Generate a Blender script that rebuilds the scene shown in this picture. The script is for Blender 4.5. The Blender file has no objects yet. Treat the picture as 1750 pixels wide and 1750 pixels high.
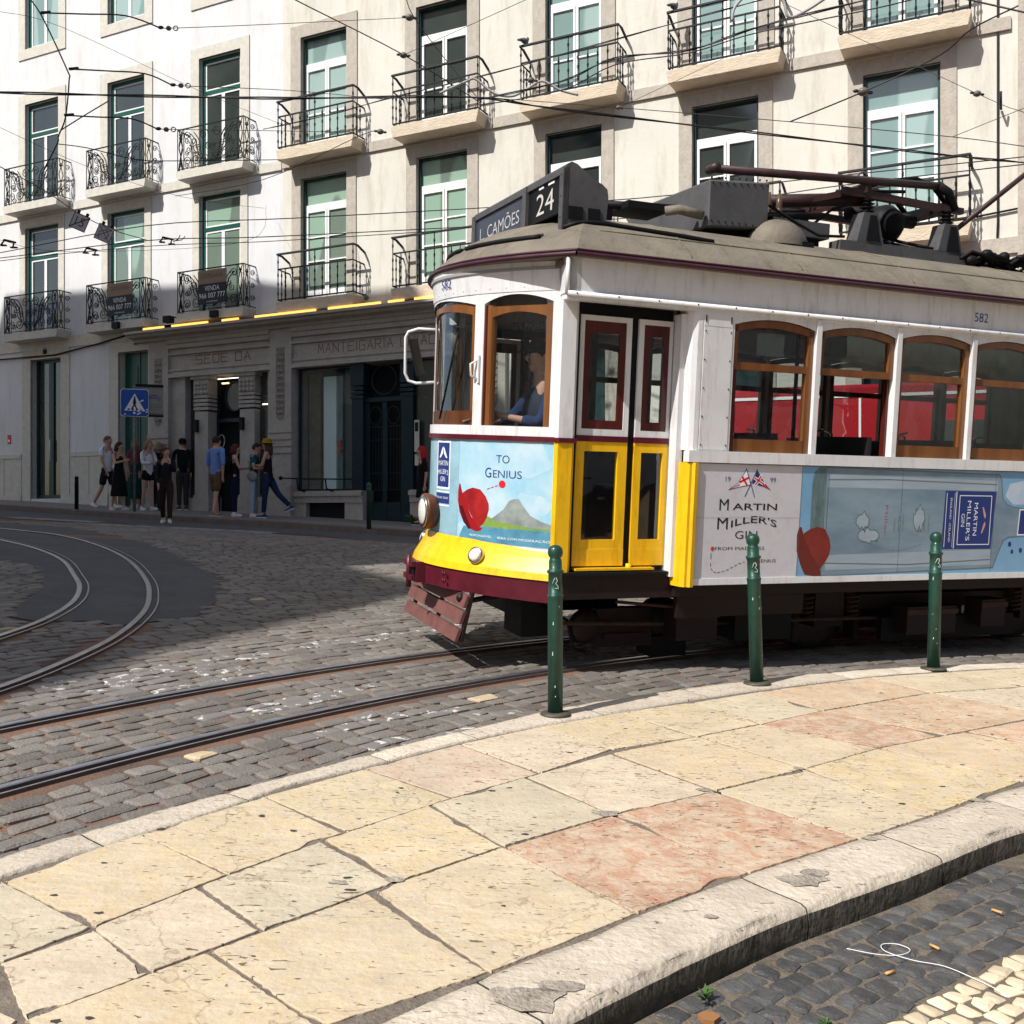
import bpy, bmesh, math, random
from mathutils import Vector, Matrix, noise
from mathutils.geometry import tessellate_polygon
random.seed(7)
R=math.radians; PI=math.pi
SC=bpy.context.scene; COL=SC.collection
# ------------------------------------------------------------------ camera, sky, sun, exposure
cam=bpy.data.cameras.new('camera'); cam.sensor_width=36; cam.lens=36; cam.shift_y=.0057; cam.clip_start=.05; cam.clip_end=500
co=bpy.data.objects.new('camera',cam); COL.objects.link(co); co.location=(0,0,0); co.rotation_euler=(R(90),0,0); SC.camera=co
SUN_AZ,SUN_EL=R(-137),R(47)
S=Vector((math.cos(SUN_AZ)*math.cos(SUN_EL),math.sin(SUN_AZ)*math.cos(SUN_EL),math.sin(SUN_EL)))
w=bpy.data.worlds.new('World'); SC.world=w; w.use_nodes=True
nt=w.node_tree; nt.nodes.clear()
sky=nt.nodes.new('ShaderNodeTexSky'); sky.sky_type='NISHITA'; sky.sun_disc=False; sky.sun_elevation=SUN_EL
sky.sun_rotation=PI/2-SUN_AZ; sky.dust_density=1.5; sky.ozone_density=1.0
bg=nt.nodes.new('ShaderNodeBackground'); bg.inputs['Strength'].default_value=.102
wo=nt.nodes.new('ShaderNodeOutputWorld'); nt.links.new(sky.outputs[0],bg.inputs[0]); nt.links.new(bg.outputs[0],wo.inputs[0])
sl=bpy.data.lights.new('sun','SUN'); sl.energy=5.0; sl.angle=R(.55); sl.color=(1,.962,.905)
so=bpy.data.objects.new('sun',sl); COL.objects.link(so); so.rotation_euler=S.to_track_quat('Z','Y').to_euler()
SC.view_settings.view_transform='Standard'; SC.view_settings.look='None'; SC.view_settings.exposure=0.25; SC.view_settings.gamma=1
SC.render.engine='CYCLES'
# ------------------------------------------------------------------ materials
MATS={}
def mat(name,col,rough=.7,metal=0,var=0,vs=4,bump=0,bs=30,col2=None,spec=.35,hard=False,emit=None,es=0,coat=0,stretch=None,dirt=0,tint=False):
    if name in MATS: return MATS[name]
    m=bpy.data.materials.new(name); m.use_nodes=True; MATS[name]=m
    n=m.node_tree.nodes; l=m.node_tree.links; b=n['Principled BSDF']
    c4=(*col,1); b.inputs['Base Color'].default_value=c4; b.inputs['Roughness'].default_value=rough; b.inputs['Metallic'].default_value=metal
    b.inputs['Specular IOR Level'].default_value=spec; b.inputs['Coat Weight'].default_value=coat
    m.diffuse_color=c4
    tc=n.new('ShaderNodeTexCoord'); src=tc.outputs['Object']
    if stretch:
        mp=n.new('ShaderNodeMapping'); mp.inputs['Scale'].default_value=stretch; l.new(src,mp.inputs[0]); src=mp.outputs[0]
    last=None
    if var or col2:
        t=n.new('ShaderNodeTexNoise'); t.inputs['Scale'].default_value=vs; t.inputs['Detail'].default_value=8; t.inputs['Roughness'].default_value=.65; l.new(src,t.inputs['Vector'])
        r=n.new('ShaderNodeValToRGB'); r.color_ramp.elements[0].position=.32 if not hard else .485; r.color_ramp.elements[1].position=.68 if not hard else .515
        if hard: t.inputs['Detail'].default_value=0
        c2=col2 or tuple(max(0,x*(1-var)) for x in col); c1=col if col2 else tuple(x*(1+var*.5) for x in col)
        r.color_ramp.elements[0].color=(*c2,1); r.color_ramp.elements[1].color=(*c1,1)
        l.new(t.outputs['Fac'],r.inputs[0]); last=r.outputs[0]
        rr=n.new('ShaderNodeMapRange'); rr.inputs[3].default_value=max(0,rough-.12); rr.inputs[4].default_value=min(1,rough+.12); l.new(t.outputs['Fac'],rr.inputs[0]); l.new(rr.outputs[0],b.inputs['Roughness'])
    if dirt:
        t=n.new('ShaderNodeTexNoise'); t.inputs['Scale'].default_value=vs*3.1; t.inputs['Detail'].default_value=10; t.inputs['Roughness'].default_value=.75
        dm=n.new('ShaderNodeMapping'); dm.inputs['Scale'].default_value=(1.6,1.6,.28) if ('plaster' in name or 'tram_' in name) else (1,1,1); l.new(src,dm.inputs[0]); l.new(dm.outputs[0],t.inputs['Vector'])
        r=n.new('ShaderNodeValToRGB'); r.color_ramp.elements[0].position=.50; r.color_ramp.elements[1].position=.72
        r.color_ramp.elements[0].color=(1,1,1,1); q=1-dirt; r.color_ramp.elements[1].color=(q,q*.93,q*.85,1); l.new(t.outputs['Fac'],r.inputs[0])
        mx=n.new('ShaderNodeMix'); mx.data_type='RGBA'; mx.blend_type='MULTIPLY'; mx.inputs[0].default_value=1
        if last: l.new(last,mx.inputs[6])
        else: mx.inputs[6].default_value=c4
        l.new(r.outputs[0],mx.inputs[7]); last=mx.outputs[2]
    if tint:
        a=n.new('ShaderNodeAttribute'); a.attribute_name='tint'
        mx=n.new('ShaderNodeMix'); mx.data_type='RGBA'; mx.blend_type='MULTIPLY'; mx.inputs[0].default_value=1
        if tint=='mottled':
            t=n.new('ShaderNodeTexNoise'); t.inputs['Scale'].default_value=11; t.inputs['Detail'].default_value=9; t.inputs['Roughness'].default_value=.7; t.inputs['Distortion'].default_value=.8; l.new(src,t.inputs['Vector'])
            r=n.new('ShaderNodeMapRange'); r.inputs[1].default_value=.42; r.inputs[2].default_value=.58; r.inputs[3].default_value=.2; r.inputs[4].default_value=1; l.new(t.outputs['Fac'],r.inputs[0]); l.new(r.outputs[0],mx.inputs[0])
        if last: l.new(last,mx.inputs[6])
        else: mx.inputs[6].default_value=c4
        l.new(a.outputs['Color'],mx.inputs[7]); last=mx.outputs[2]
    if last: l.new(last,b.inputs['Base Color'])
    if bump:
        t=n.new('ShaderNodeTexNoise'); t.inputs['Scale'].default_value=bs; t.inputs['Detail'].default_value=6; l.new(src,t.inputs['Vector'])
        bp=n.new('ShaderNodeBump'); bp.inputs['Strength'].default_value=bump; bp.inputs['Distance'].default_value=.02; l.new(t.outputs['Fac'],bp.inputs['Height']); l.new(bp.outputs[0],b.inputs['Normal'])
    if emit: b.inputs['Emission Color'].default_value=(*emit,1); b.inputs['Emission Strength'].default_value=es
    return m
def glass(name,tint,refl=.12,wob=.03,ws=3):
    m=bpy.data.materials.new(name); m.use_nodes=True; MATS[name]=m
    n=m.node_tree.nodes; l=m.node_tree.links; n.clear()
    o=n.new('ShaderNodeOutputMaterial'); mx=n.new('ShaderNodeMixShader'); tr=n.new('ShaderNodeBsdfTransparent'); gl=n.new('ShaderNodeBsdfGlossy')
    tr.inputs[0].default_value=(*tint,1); gl.inputs['Roughness'].default_value=.015; gl.inputs[0].default_value=(.95,.97,1,1)
    ge=n.new('ShaderNodeNewGeometry'); dp=n.new('ShaderNodeVectorMath'); dp.operation='DOT_PRODUCT'; l.new(ge.outputs['Incoming'],dp.inputs[0]); l.new(ge.outputs['Normal'],dp.inputs[1])
    ab=n.new('ShaderNodeMath'); ab.operation='ABSOLUTE'; l.new(dp.outputs['Value'],ab.inputs[0]); om=n.new('ShaderNodeMath'); om.operation='SUBTRACT'; om.inputs[0].default_value=1; l.new(ab.outputs[0],om.inputs[1])
    lw=n.new('ShaderNodeMath'); lw.operation='POWER'; lw.inputs[1].default_value=4.5; l.new(om.outputs[0],lw.inputs[0])
    ad=n.new('ShaderNodeMath'); ad.operation='MULTIPLY_ADD'; ad.inputs[1].default_value=.9; ad.inputs[2].default_value=.06+refl; ad.use_clamp=True
    tc=n.new('ShaderNodeTexCoord'); t=n.new('ShaderNodeTexNoise'); t.inputs['Scale'].default_value=ws; t.inputs['Detail'].default_value=1; l.new(tc.outputs['Object'],t.inputs['Vector'])
    bp=n.new('ShaderNodeBump'); bp.inputs['Strength'].default_value=1; bp.inputs['Distance'].default_value=wob; l.new(t.outputs['Fac'],bp.inputs['Height']); l.new(bp.outputs[0],gl.inputs['Normal'])
    l.new(lw.outputs[0],ad.inputs[0]); l.new(ad.outputs[0],mx.inputs[0]); l.new(tr.outputs[0],mx.inputs[1]); l.new(gl.outputs[0],mx.inputs[2]); l.new(mx.outputs[0],o.inputs[0])
    return m
# ------------------------------------------------------------------ mesh helpers
class MB:
    def __init__(s): s.v=[]; s.f=[]; s.m=[]; s.sm=[]; s.mats=[]; s.T=None; s.col=[]
    def mi(s,m):
        if m not in s.mats: s.mats.append(m)
        return s.mats.index(m)
    def add(s,vs,fs,m=None,smooth=False,col=None):
        o=len(s.v)
        if s.T is not None: vs=[s.T@Vector(p) for p in vs]
        s.v+= [tuple(p) for p in vs]; k=s.mi(m) if m else 0
        for f in fs: s.f.append([i+o for i in f]); s.m.append(k); s.sm.append(smooth); s.col.append(col)
        return s
    def box(s,x0,x1,y0,y1,z0,z1,m=None):
        if x0>x1:x0,x1=x1,x0
        if y0>y1:y0,y1=y1,y0
        if z0>z1:z0,z1=z1,z0
        return s.add([(x0,y0,z0),(x1,y0,z0),(x1,y1,z0),(x0,y1,z0),(x0,y0,z1),(x1,y0,z1),(x1,y1,z1),(x0,y1,z1)],[(0,3,2,1),(4,5,6,7),(0,1,5,4),(1,2,6,5),(2,3,7,6),(3,0,4,7)],m)
    def quad(s,a,b,c,d,m=None): return s.add([a,b,c,d],[(0,1,2,3)],m)
    def tube(s,pts,r,n=6,m=None,smooth=True,caps=True):
        pts=[Vector(p) for p in pts]; N=len(pts); vs=[]; fs=[]
        rr=r if isinstance(r,(list,tuple)) else [r]*N
        up=None
        for i,p in enumerate(pts):
            d=(pts[min(i+1,N-1)]-pts[max(i-1,0)]); 
            if d.length<1e-9: d=Vector((0,0,1))
            d.normalize()
            if up is None:
                up=Vector((0,0,1)) if abs(d.z)<.9 else Vector((1,0,0))
            a=up-d*up.dot(d)
            if a.length<1e-5: a=d.orthogonal()
            a.normalize(); up=a; b=d.cross(a)
            for k in range(n):
                t=2*PI*k/n+PI/n; vs.append(p+(a*math.cos(t)+b*math.sin(t))*rr[i])
        for i in range(N-1):
            for k in range(n):
                k2=(k+1)%n; fs.append((i*n+k,i*n+k2,(i+1)*n+k2,(i+1)*n+k))
        if caps: fs.append(tuple(range(n-1,-1,-1))); fs.append(tuple((N-1)*n+k for k in range(n)))
        return s.add(vs,fs,m,smooth)
    def lathe(s,prof,c=(0,0,0),ax='Z',n=16,m=None,smooth=True,sc=(1,1)):
        # prof: (radius, height)
        vs=[];fs=[];c=Vector(c);N=len(prof)
        for r,h in prof:
            for k in range(n):
                t=2*PI*k/n; a,b=r*math.cos(t)*sc[0],r*math.sin(t)*sc[1]
                vs.append(c+Vector((a,b,h) if ax=='Z' else ((h,a,b) if ax=='X' else (a,h,b))))
        for i in range(N-1):
            for k in range(n):
                k2=(k+1)%n; fs.append((i*n+k,i*n+k2,(i+1)*n+k2,(i+1)*n+k))
        fs.append(tuple(range(n-1,-1,-1))); fs.append(tuple((N-1)*n+k for k in range(n)))
        return s.add(vs,fs,m,smooth)
    def ball(s,c,r,m=None,n=12,k=7):
        if not isinstance(r,(tuple,list)): r=(r,r,r)
        vs=[];fs=[]
        for i in range(k+1):
            a=PI*i/k
            for j in range(n):
                t=2*PI*j/n; vs.append((c[0]+r[0]*math.sin(a)*math.cos(t),c[1]+r[1]*math.sin(a)*math.sin(t),c[2]-r[2]*math.cos(a)))
        for i in range(k):
            for j in range(n): fs.append((i*n+j,i*n+(j+1)%n,(i+1)*n+(j+1)%n,(i+1)*n+j))
        return s.add(vs,fs,m,True)
    def prism(s,poly,h0,h1,fn,m=None):
        # poly 2d, fn(u,v,h)->xyz
        n=len(poly); vs=[fn(u,v,h0) for u,v in poly]+[fn(u,v,h1) for u,v in poly]
        tri=tessellate_polygon([[Vector((u,v,0)) for u,v in poly]])
        fs=[tuple(t) for t in tri]+[tuple(n+i for i in reversed(t)) for t in tri]+[(i,(i+1)%n,n+(i+1)%n,n+i) for i in range(n)]
        return s.add(vs,fs,m)
    def strip(s,A,B,m=None,smooth=True):
        n=len(A); return s.add(list(A)+list(B),[(i,i+1,n+i+1,n+i) for i in range(n-1)],m,smooth)
    def build(s,name,m=None,parent=None,fix=True,merge=False,**kw):
        me=bpy.data.meshes.new(name); me.from_pydata(s.v,[],s.f)
        for x in (s.mats or [m]):
            me.materials.append(x or m)
        me.polygons.foreach_set('material_index',s.m); me.polygons.foreach_set('use_smooth',s.sm)
        if any(c is not None for c in s.col):
            a=me.attributes.new('tint','FLOAT_COLOR','FACE')
            a.data.foreach_set('color',[x for c in s.col for x in ((*c,1) if c else (1,1,1,1))])
        if fix:
            bm=bmesh.new(); bm.from_mesh(me)
            if merge: bmesh.ops.remove_doubles(bm,verts=bm.verts,dist=1e-4)
            bmesh.ops.recalc_face_normals(bm,faces=bm.faces); bm.to_mesh(me); bm.free()
        me.update()
        o=bpy.data.objects.new(name,me); COL.objects.link(o)
        if parent: o.parent=parent
        for k,v in kw.items(): o[k]=v
        return o
def bevel(o,w=.01,seg=2):
    bm=bmesh.new(); bm.from_mesh(o.data)
    es=[e for e in bm.edges if len(e.link_faces)==2 and e.calc_face_angle(0)>.6]
    bmesh.ops.bevel(bm,geom=es,offset=w,segments=seg,profile=.7,affect='EDGES',clamp_overlap=True)
    bm.to_mesh(o.data); bm.free(); return o
def thing(name,label,cat,M=None,group=None):
    o=bpy.data.objects.new(name,None); COL.objects.link(o); o.empty_display_size=.2
    if M is not None: o.matrix_world=M if isinstance(M,Matrix) else Matrix.Translation(M)
    o['label']=label; o['category']=cat
    if group: o['group']=group
    return o
def tag(o,label,cat,group=None):
    o['label']=label; o['category']=cat
    if group: o['group']=group
    return o
def struct(o,kind='structure'): o['kind']=kind; return o
def copy_tree(o,parent=None):
    c=o.copy(); COL.objects.link(c)
    if parent: c.parent=parent; c.matrix_parent_inverse=o.matrix_parent_inverse
    for ch in list(o.children): copy_tree(ch,c)
    return c
TX={}
def text2d(s):
    """flat triangles of a line of lettering, unit cap height, starting at x=0"""
    if s in TX: return TX[s]
    cu=bpy.data.curves.new('t','FONT'); cu.body=s.lstrip('*'); cu.size=1; cu.resolution_u=3; cu.offset=.007 if s[0]=='*' else -.004 if len(s)>1 else 0
    o=bpy.data.objects.new('t',cu); COL.objects.link(o)
    dg=bpy.context.evaluated_depsgraph_get(); me=bpy.data.meshes.new_from_object(o.evaluated_get(dg))
    bm=bmesh.new(); bm.from_mesh(me); bmesh.ops.triangulate(bm,faces=bm.faces)
    vs=[(v.co.x,v.co.y) for v in bm.verts]; fs=[tuple(v.index for v in f.verts) for f in bm.faces]; bm.free()
    bpy.data.objects.remove(o); bpy.data.curves.remove(cu); bpy.data.meshes.remove(me)
    if vs:
        x0=min(v[0] for v in vs); y1=max(v[1] for v in vs); x1=max(v[0] for v in vs)
        y0=0.0
        vs=[((a-x0)/(y1-y0),b/(y1-y0)) for a,b in vs]
        TX[s]=(vs,fs,(x1-x0)/(y1-y0))
    else: TX[s]=([],[],1)
    return TX[s]
def letters(mb,s,fn,u0,v0,width,height,m,arc=0):
    """lettering from (u0,v0) with given width and cap height; fn(u,v)->xyz"""
    vs,fs,wd=text2d(s); out=[]
    for a,b in vs:
        u=u0+a/wd*width; t=(a/wd-.5)*2; v=v0+b*height-arc*t*t; out.append(fn(u,v))
    mb.add(out,fs,m)
STROKE={'S':[[(1,1),(0,1),(0,.5),(1,.5),(1,0),(0,0)]],'E':[[(1,1),(0,1),(0,0),(1,0)],[(0,.55),(.8,.55)]],'D':[[(0,0),(0,1),(1,1),(1,0),(0,0)]],'A':[[(0,0),(.5,1),(1,0)],[(.2,.38),(.8,.38)]],
 'M':[[(0,0),(.15,1),(.5,.35),(.85,1),(1,0)]],'N':[[(0,0),(0,1),(1,0),(1,1)]],'T':[[(0,1),(1,1)],[(.5,1),(.5,0)]],'I':[[(.5,1),(.5,0)]],'G':[[(1,1),(0,1),(0,0),(.9,0),(.9,.5),(.5,.5)]],'C':[[(1,1),(0,1),(0,0),(1,0)]],
 'R':[[(0,0),(0,1),(.9,1),(.9,.5),(0,.5)],[(.4,.5),(1,0)]],'U':[[(0,1),(0,0),(1,0),(1,1)]],'O':[[(0,0),(0,1),(1,1),(1,0),(0,0)]],'~':[[(.1,1.15),(.5,1.3),(.9,1.2)]]}
def stroke_text(mb,s,fn,u0,v0,cw,gap,h,t,m):
    u=u0
    for ch in s:
        if ch==' ': u+=cw*.9; continue
        if ch=='^': # tilde over next
            for a,b in zip(STROKE['~'][0],STROKE['~'][0][1:]): _seg(mb,fn,(u+a[0]*cw,v0+a[1]*h),(u+b[0]*cw,v0+b[1]*h),t,m)
            continue
        cx=cw*(.35 if ch=='I' else 1)
        for line in STROKE[ch]:
            for a,b in zip(line,line[1:]): _seg(mb,fn,(u+a[0]*cx,v0+a[1]*h),(u+b[0]*cx,v0+b[1]*h),t,m)
        u+=cw*(.35 if ch=='I' else 1)+gap
def _seg(mb,fn,a,b,t,m,n=1):
    dx,dy=b[0]-a[0],b[1]-a[1]; L=math.hypot(dx,dy) or 1; px,py=-dy/L*t/2,dx/L*t/2
    ex,ey=dx/L*t/2,dy/L*t/2
    a=(a[0]-ex,a[1]-ey); b=(b[0]+ex,b[1]+ey)
    for i in range(n):
        p=(a[0]+(b[0]-a[0])*i/n,a[1]+(b[1]-a[1])*i/n); q=(a[0]+(b[0]-a[0])*(i+1)/n,a[1]+(b[1]-a[1])*(i+1)/n)
        mb.add([fn(p[0]+px,p[1]+py),fn(p[0]-px,p[1]-py),fn(q[0]-px,q[1]-py),fn(q[0]+px,q[1]+py)],[(0,1,2,3)],m)
def decal(mb,poly,fn,m,cuts=0,maxlen=.06):
    """flat printed shape subdivided so that it can follow a curved surface"""
    bm=bmesh.new(); vs=[bm.verts.new((u,v,0)) for u,v in poly]; bm.faces.new(vs); bmesh.ops.triangulate(bm,faces=bm.faces)
    for _ in range(cuts):
        es=[e for e in bm.edges if e.calc_length()>maxlen]
        if not es: break
        bmesh.ops.subdivide_edges(bm,edges=es,cuts=1); bmesh.ops.triangulate(bm,faces=bm.faces)
    bm.verts.index_update()
    mb.add([fn(v.co.x,v.co.y) for v in bm.verts],[tuple(v.index for v in f.verts) for f in bm.faces],m); bm.free()
def inpoly(x,y,P):
    c=False; n=len(P); j=n-1
    for i in range(n):
        if (P[i][1]>y)!=(P[j][1]>y) and x<(P[j][0]-P[i][0])*(y-P[i][1])/(P[j][1]-P[i][1])+P[i][0]: c=not c
        j=i
    return c
def pdist(x,y,L):
    d=1e9
    for (ax,ay),(bx,by) in zip(L,L[1:]):
        t=max(0,min(1,((x-ax)*(bx-ax)+(y-ay)*(by-ay))/((bx-ax)**2+(by-ay)**2+1e-12))); d=min(d,math.hypot(x-ax-t*(bx-ax),y-ay-t*(by-ay)))
    return d
def smooth_line(P,k=6):
    out=[]
    for i in range(len(P)-1):
        p0=P[max(i-1,0)];p1=P[i];p2=P[i+1];p3=P[min(i+2,len(P)-1)]
        for j in range(k):
            t=j/k
            out.append(tuple(.5*((2*b)+(-a+c)*t+(2*a-5*b+4*c-d)*t*t+(-a+3*b-3*c+d)*t**3) for a,b,c,d in zip(p0,p1,p2,p3)))
    out.append(tuple(P[-1])); return out
RA,RB,RC=-.035,.062,-1.50
def gz(x,y,up=0): return RA*x+RB*y+RC+up-.03*max(0,y-16)
# ================================================================== THE GROUND
KL_OUT=[(-1.686,3.372),(-1.484,3.657),(-1.243,3.954),(-.926,4.323),(-.485,4.853),(-.163,5.189),(.224,5.603),(.775,6.028),(1.552,6.545),(2.278,6.932),(2.941,7.199),(3.728,7.457)]
KL_IN=[(-1.601,3.202),(-1.344,3.526),(-1.064,3.92),(-.885,4.2),(-.646,4.436),(-.264,4.861),(.134,5.217),(.59,5.577),(1.348,6.129),(2.33,6.74),(2.899,6.997),(3.627,7.255)]
KR_OUT=[(0.092, 2.481), (0.183, 2.561), (0.399, 2.761), (0.632, 2.965), (0.839, 3.136), (1.016, 3.262), (1.215, 3.403), (1.396, 3.534), (1.604, 3.699), (1.993, 3.986)]
KR_IN=[(-0.062, 2.714), (0.21, 2.934), (0.381, 3.1), (0.804, 3.449), (1.289, 3.799), (1.695, 4.092), (2.258, 4.515)]
kl=[(-3.6,-.5),(-2.9,1.2),(-2.25,2.45)]+KL_OUT+[(5.6,7.95),(9,8.6),(14,9.0)]
kli=[(-3.45,-.5),(-2.72,1.15),(-2.1,2.35)]+KL_IN+[(5.6,7.75),(9,8.4),(14,8.8)]
kr=[(-1.6,-.5),(-.9,1.2),(-.30,2.15)]+KR_OUT+[(2.75,4.4),(4.6,4.95),(8,5.7),(14,6.3)]
kri=[(-1.8,-.5),(-1.12,1.3),(-.55,2.2)]+KR_IN+[(3.0,4.85),(4.8,5.3),(8,6.0),(14,6.6)]
kl=smooth_line(kl,4); kli=smooth_line(kli,4); kr=smooth_line(kr,4); kri=smooth_line(kri,4)
ISLAND=kl+kr[::-1]
CC=(7.9,-1.96); RN0=11.87
RCo=[(-22,24.4),(-16,21.6),(-11.5,19.2),(-8.53,17.06),(-7.06,15.945),(-5.97,14.718),(-4.878,13.032),(-3.98,11.2),(-3.48,9.915),(-3.18,8.892),(-3.0,7.786),(-2.98,6.82),(-3.05,6.02),(-3.3,4.8),(-3.9,3.2),(-4.7,1.4),(-5.6,-.4)]
RCi=[(-22,23.3),(-16,20.5),(-11.2,17.9),(-8.9,16.2),(-7.452,14.904),(-6.45,13.9),(-5.536,12.664),(-4.75,11.2),(-4.33,10.333),(-4.0,9.383),(-3.83,8.4),(-3.83,7.5),(-3.9,6.3),(-4.2,4.9),(-4.8,3.2),(-5.5,1.6),(-6.3,-.2)]
RCo=smooth_line(RCo,8); RCi=smooth_line(RCi,8)
ASPH=[(-9.4,18.9),(-7.9,18.3),(-6.9,16.9),(-5.4,15.2),(-4.1,13.1),(-3.3,11.55),(-2.85,10.0),(-2.75,8.9),(-3.2,8.33),(-3.52,8.5),(-3.9,8.4),(-4.25,8.6),(-4.75,10.4),(-5.65,12.1),(-6.28,12.55),(-7.6,14),(-9.5,15.6),(-12,17.2)]
FK=[(-30,33.5),(-21,29.2),(-14.9,26.1),(-12.8,25.0),(-9.77,23.2),(-7.42,21.9),(-4.75,20.75),(-1.94,19.1),(3,16.6),(9,13.8),(16,10.8),(24,7.5)]
FKs=smooth_line(FK,5)
far_strip=[(-30,33.6)]+FKs+[(24,6.6),(9,12.9),(3,15.6),(-1.6,17.7),(-3.78,18.65),(-6,18.5),(-9.4,18.9),(-14,20.8),(-22,25.5),(-30,30)]
m_joint=mat('sandy_joint',(.25,.135,.085),.95,col2=(.085,.06,.05),vs=.9,bump=.6,bs=60,var=.3)
m_asph=mat('asphalt',(.098,.098,.10),.85,var=.25,vs=2,bump=.5,bs=160,dirt=.2)
def sheet(name,poly,up,m,step=1.0,**kw):
    b=MB(); n=len(poly); tri=tessellate_polygon([[Vector((x,y,0)) for x,y in poly]])
    b.add([(x,y,gz(x,y,up)) for x,y in poly],[tuple(t) for t in tri],m); return struct(b.build(name,m))
# one sheet of road bed reaching far past the buildings
b=MB(); xs=[-90,-60,-40,-25]+[i for i in range(-20,21,2)]+[25,40,60,90]; ys=[-60,-40,-20,-10,0,4,8,12,16,18,20,22,24,28,32,40,60,90]
b.add([(x,y,gz(x,y,-.013)) for y in ys for x in xs],[(j*len(xs)+i,j*len(xs)+i+1,(j+1)*len(xs)+i+1,(j+1)*len(xs)+i) for j in range(len(ys)-1) for i in range(len(xs)-1)],m_joint)
struct(b.build('road'))
sheet('asphalt_lane',ASPH,-.004,m_asph)
b=MB()
for i in range(len(FKs)-1):
    (x0,y0),(x1,y1)=FKs[i],FKs[i+1]; d=Vector((y1-y0,-(x1-x0))); d.normalize(); d*=-1 if d.y>0 else 1
    w0=2.0+.5*math.sin(i*.7); w1=2.0+.5*math.sin((i+1)*.7)
    if x0>-1: w0=w1=1.5
    b.add([(x0,y0,gz(x0,y0,-.003)),(x1,y1,gz(x1,y1,-.003)),(x1+d.x*w1,y1+d.y*w1,gz(x1+d.x*w1,y1+d.y*w1,-.003)),(x0+d.x*w0,y0+d.y*w0,gz(x0+d.x*w0,y0+d.y*w0,-.003))],[(0,1,2,3)],m_asph)
struct(b.build('asphalt_road'))
# setts
m_sett=mat('granite_setts',(.185,.172,.158),.68,col2=(.150,.132,.117),vs=1.6,bump=.5,bs=70,tint=True,spec=.4)
PAINT=[[(-2.96,5.91),(-2.73,6.33),(-2.26,6.88),(-1.9,7.3)],[(-1.74,7.51),(-1.11,8.24),(-.53,8.83)],[(-2.28,6.19),(-1.76,6.48),(-1.72,6.75)],[(-1.57,5.68),(-1.13,6.26),(-.85,6.62)],[(-1.13,5.26),(-.82,5.62),(-.59,5.9)],[(-.74,5.79),(-.39,5.93),(-.08,5.95)],[(-.8,5.3),(-.45,5.36),(-.2,5.6)],[(-2.03,6.75),(-1.8,6.92)],[(-2.52,6.08),(-2.28,6.48)]]
mp=bpy.data.materials.new('worn_road_paint'); mp.use_nodes=True; MATS['worn']=mp
nn=mp.node_tree.nodes; ll=mp.node_tree.links; pb=nn['Principled BSDF']; pb.inputs['Roughness'].default_value=.8
tc=nn.new('ShaderNodeTexCoord'); t=nn.new('ShaderNodeTexNoise'); t.inputs['Scale'].default_value=13; t.inputs['Detail'].default_value=6; t.inputs['Roughness'].default_value=.65; ll.new(tc.outputs['Object'],t.inputs['Vector'])
rp=nn.new('ShaderNodeValToRGB'); rp.color_ramp.elements[0].position=.585; rp.color_ramp.elements[1].position=.60; rp.color_ramp.elements[0].color=(.17,.155,.145,1); rp.color_ramp.elements[1].color=(.55,.53,.48,1); ll.new(t.outputs['Fac'],rp.inputs[0]); ll.new(rp.outputs[0],pb.inputs['Base Color'])
def sett(b,c,ax,L,W,up=0,m=None,tint=(1,1,1),h=.014,rnd=.006,inset=.010,dep=.02):
    ay=Vector((-ax.y,ax.x)); P=[]; k1=random.uniform(.18,.34); k2=random.uniform(.18,.34)
    tl=(random.uniform(-1,1)*rnd*.22,random.uniform(-1,1)*rnd*.22)
    for sx,sy in ((-1,-1),(1,-1),(1,1),(-1,1)):
        q=(sx*L/2+random.uniform(-rnd,rnd)),(sy*W/2+random.uniform(-rnd,rnd)); a=(q[0]-sx*W*k1*.5,q[1]); c_=(q[0],q[1]-sy*W*k2*.5)
        P+= [c_,a] if sx*sy>0 else [a,c_]
    lo=[];md=[];hi=[]
    for u,v in P:
        q=c+ax*u+ay*v; lo.append((q.x,q.y,gz(q.x,q.y,up-dep)))
        md.append((q.x,q.y,gz(q.x,q.y,up-.006)+tl[0]*u/L*2+tl[1]*v/W*2))
        q=c+ax*(u-math.copysign(inset*1.3,u))+ay*(v-math.copysign(inset,v)); hi.append((q.x,q.y,gz(q.x,q.y,up)+tl[0]*u/L*2+tl[1]*v/W*2))
    b.add(lo+md+hi,[tuple(range(16,24))]+[(8+i,8+(i+1)%8,16+(i+1)%8,16+i) for i in range(8)]+[(i,(i+1)%8,8+(i+1)%8,8+i) for i in range(8)],m,False,tint)
b=MB(); MATS['granite_setts']
far_poly=far_strip
STREAK=[[(-3.9,16.2),(-3.0,15.2),(-2.2,15.0)]]
r=8.2
k=0
rows=[]
while r<31:
    wd=random.uniform(.092,.115)*(1 if r<22 else 1.25); rows.append((r,wd)); r+=wd+.013
rng=random.Random(3)
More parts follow.
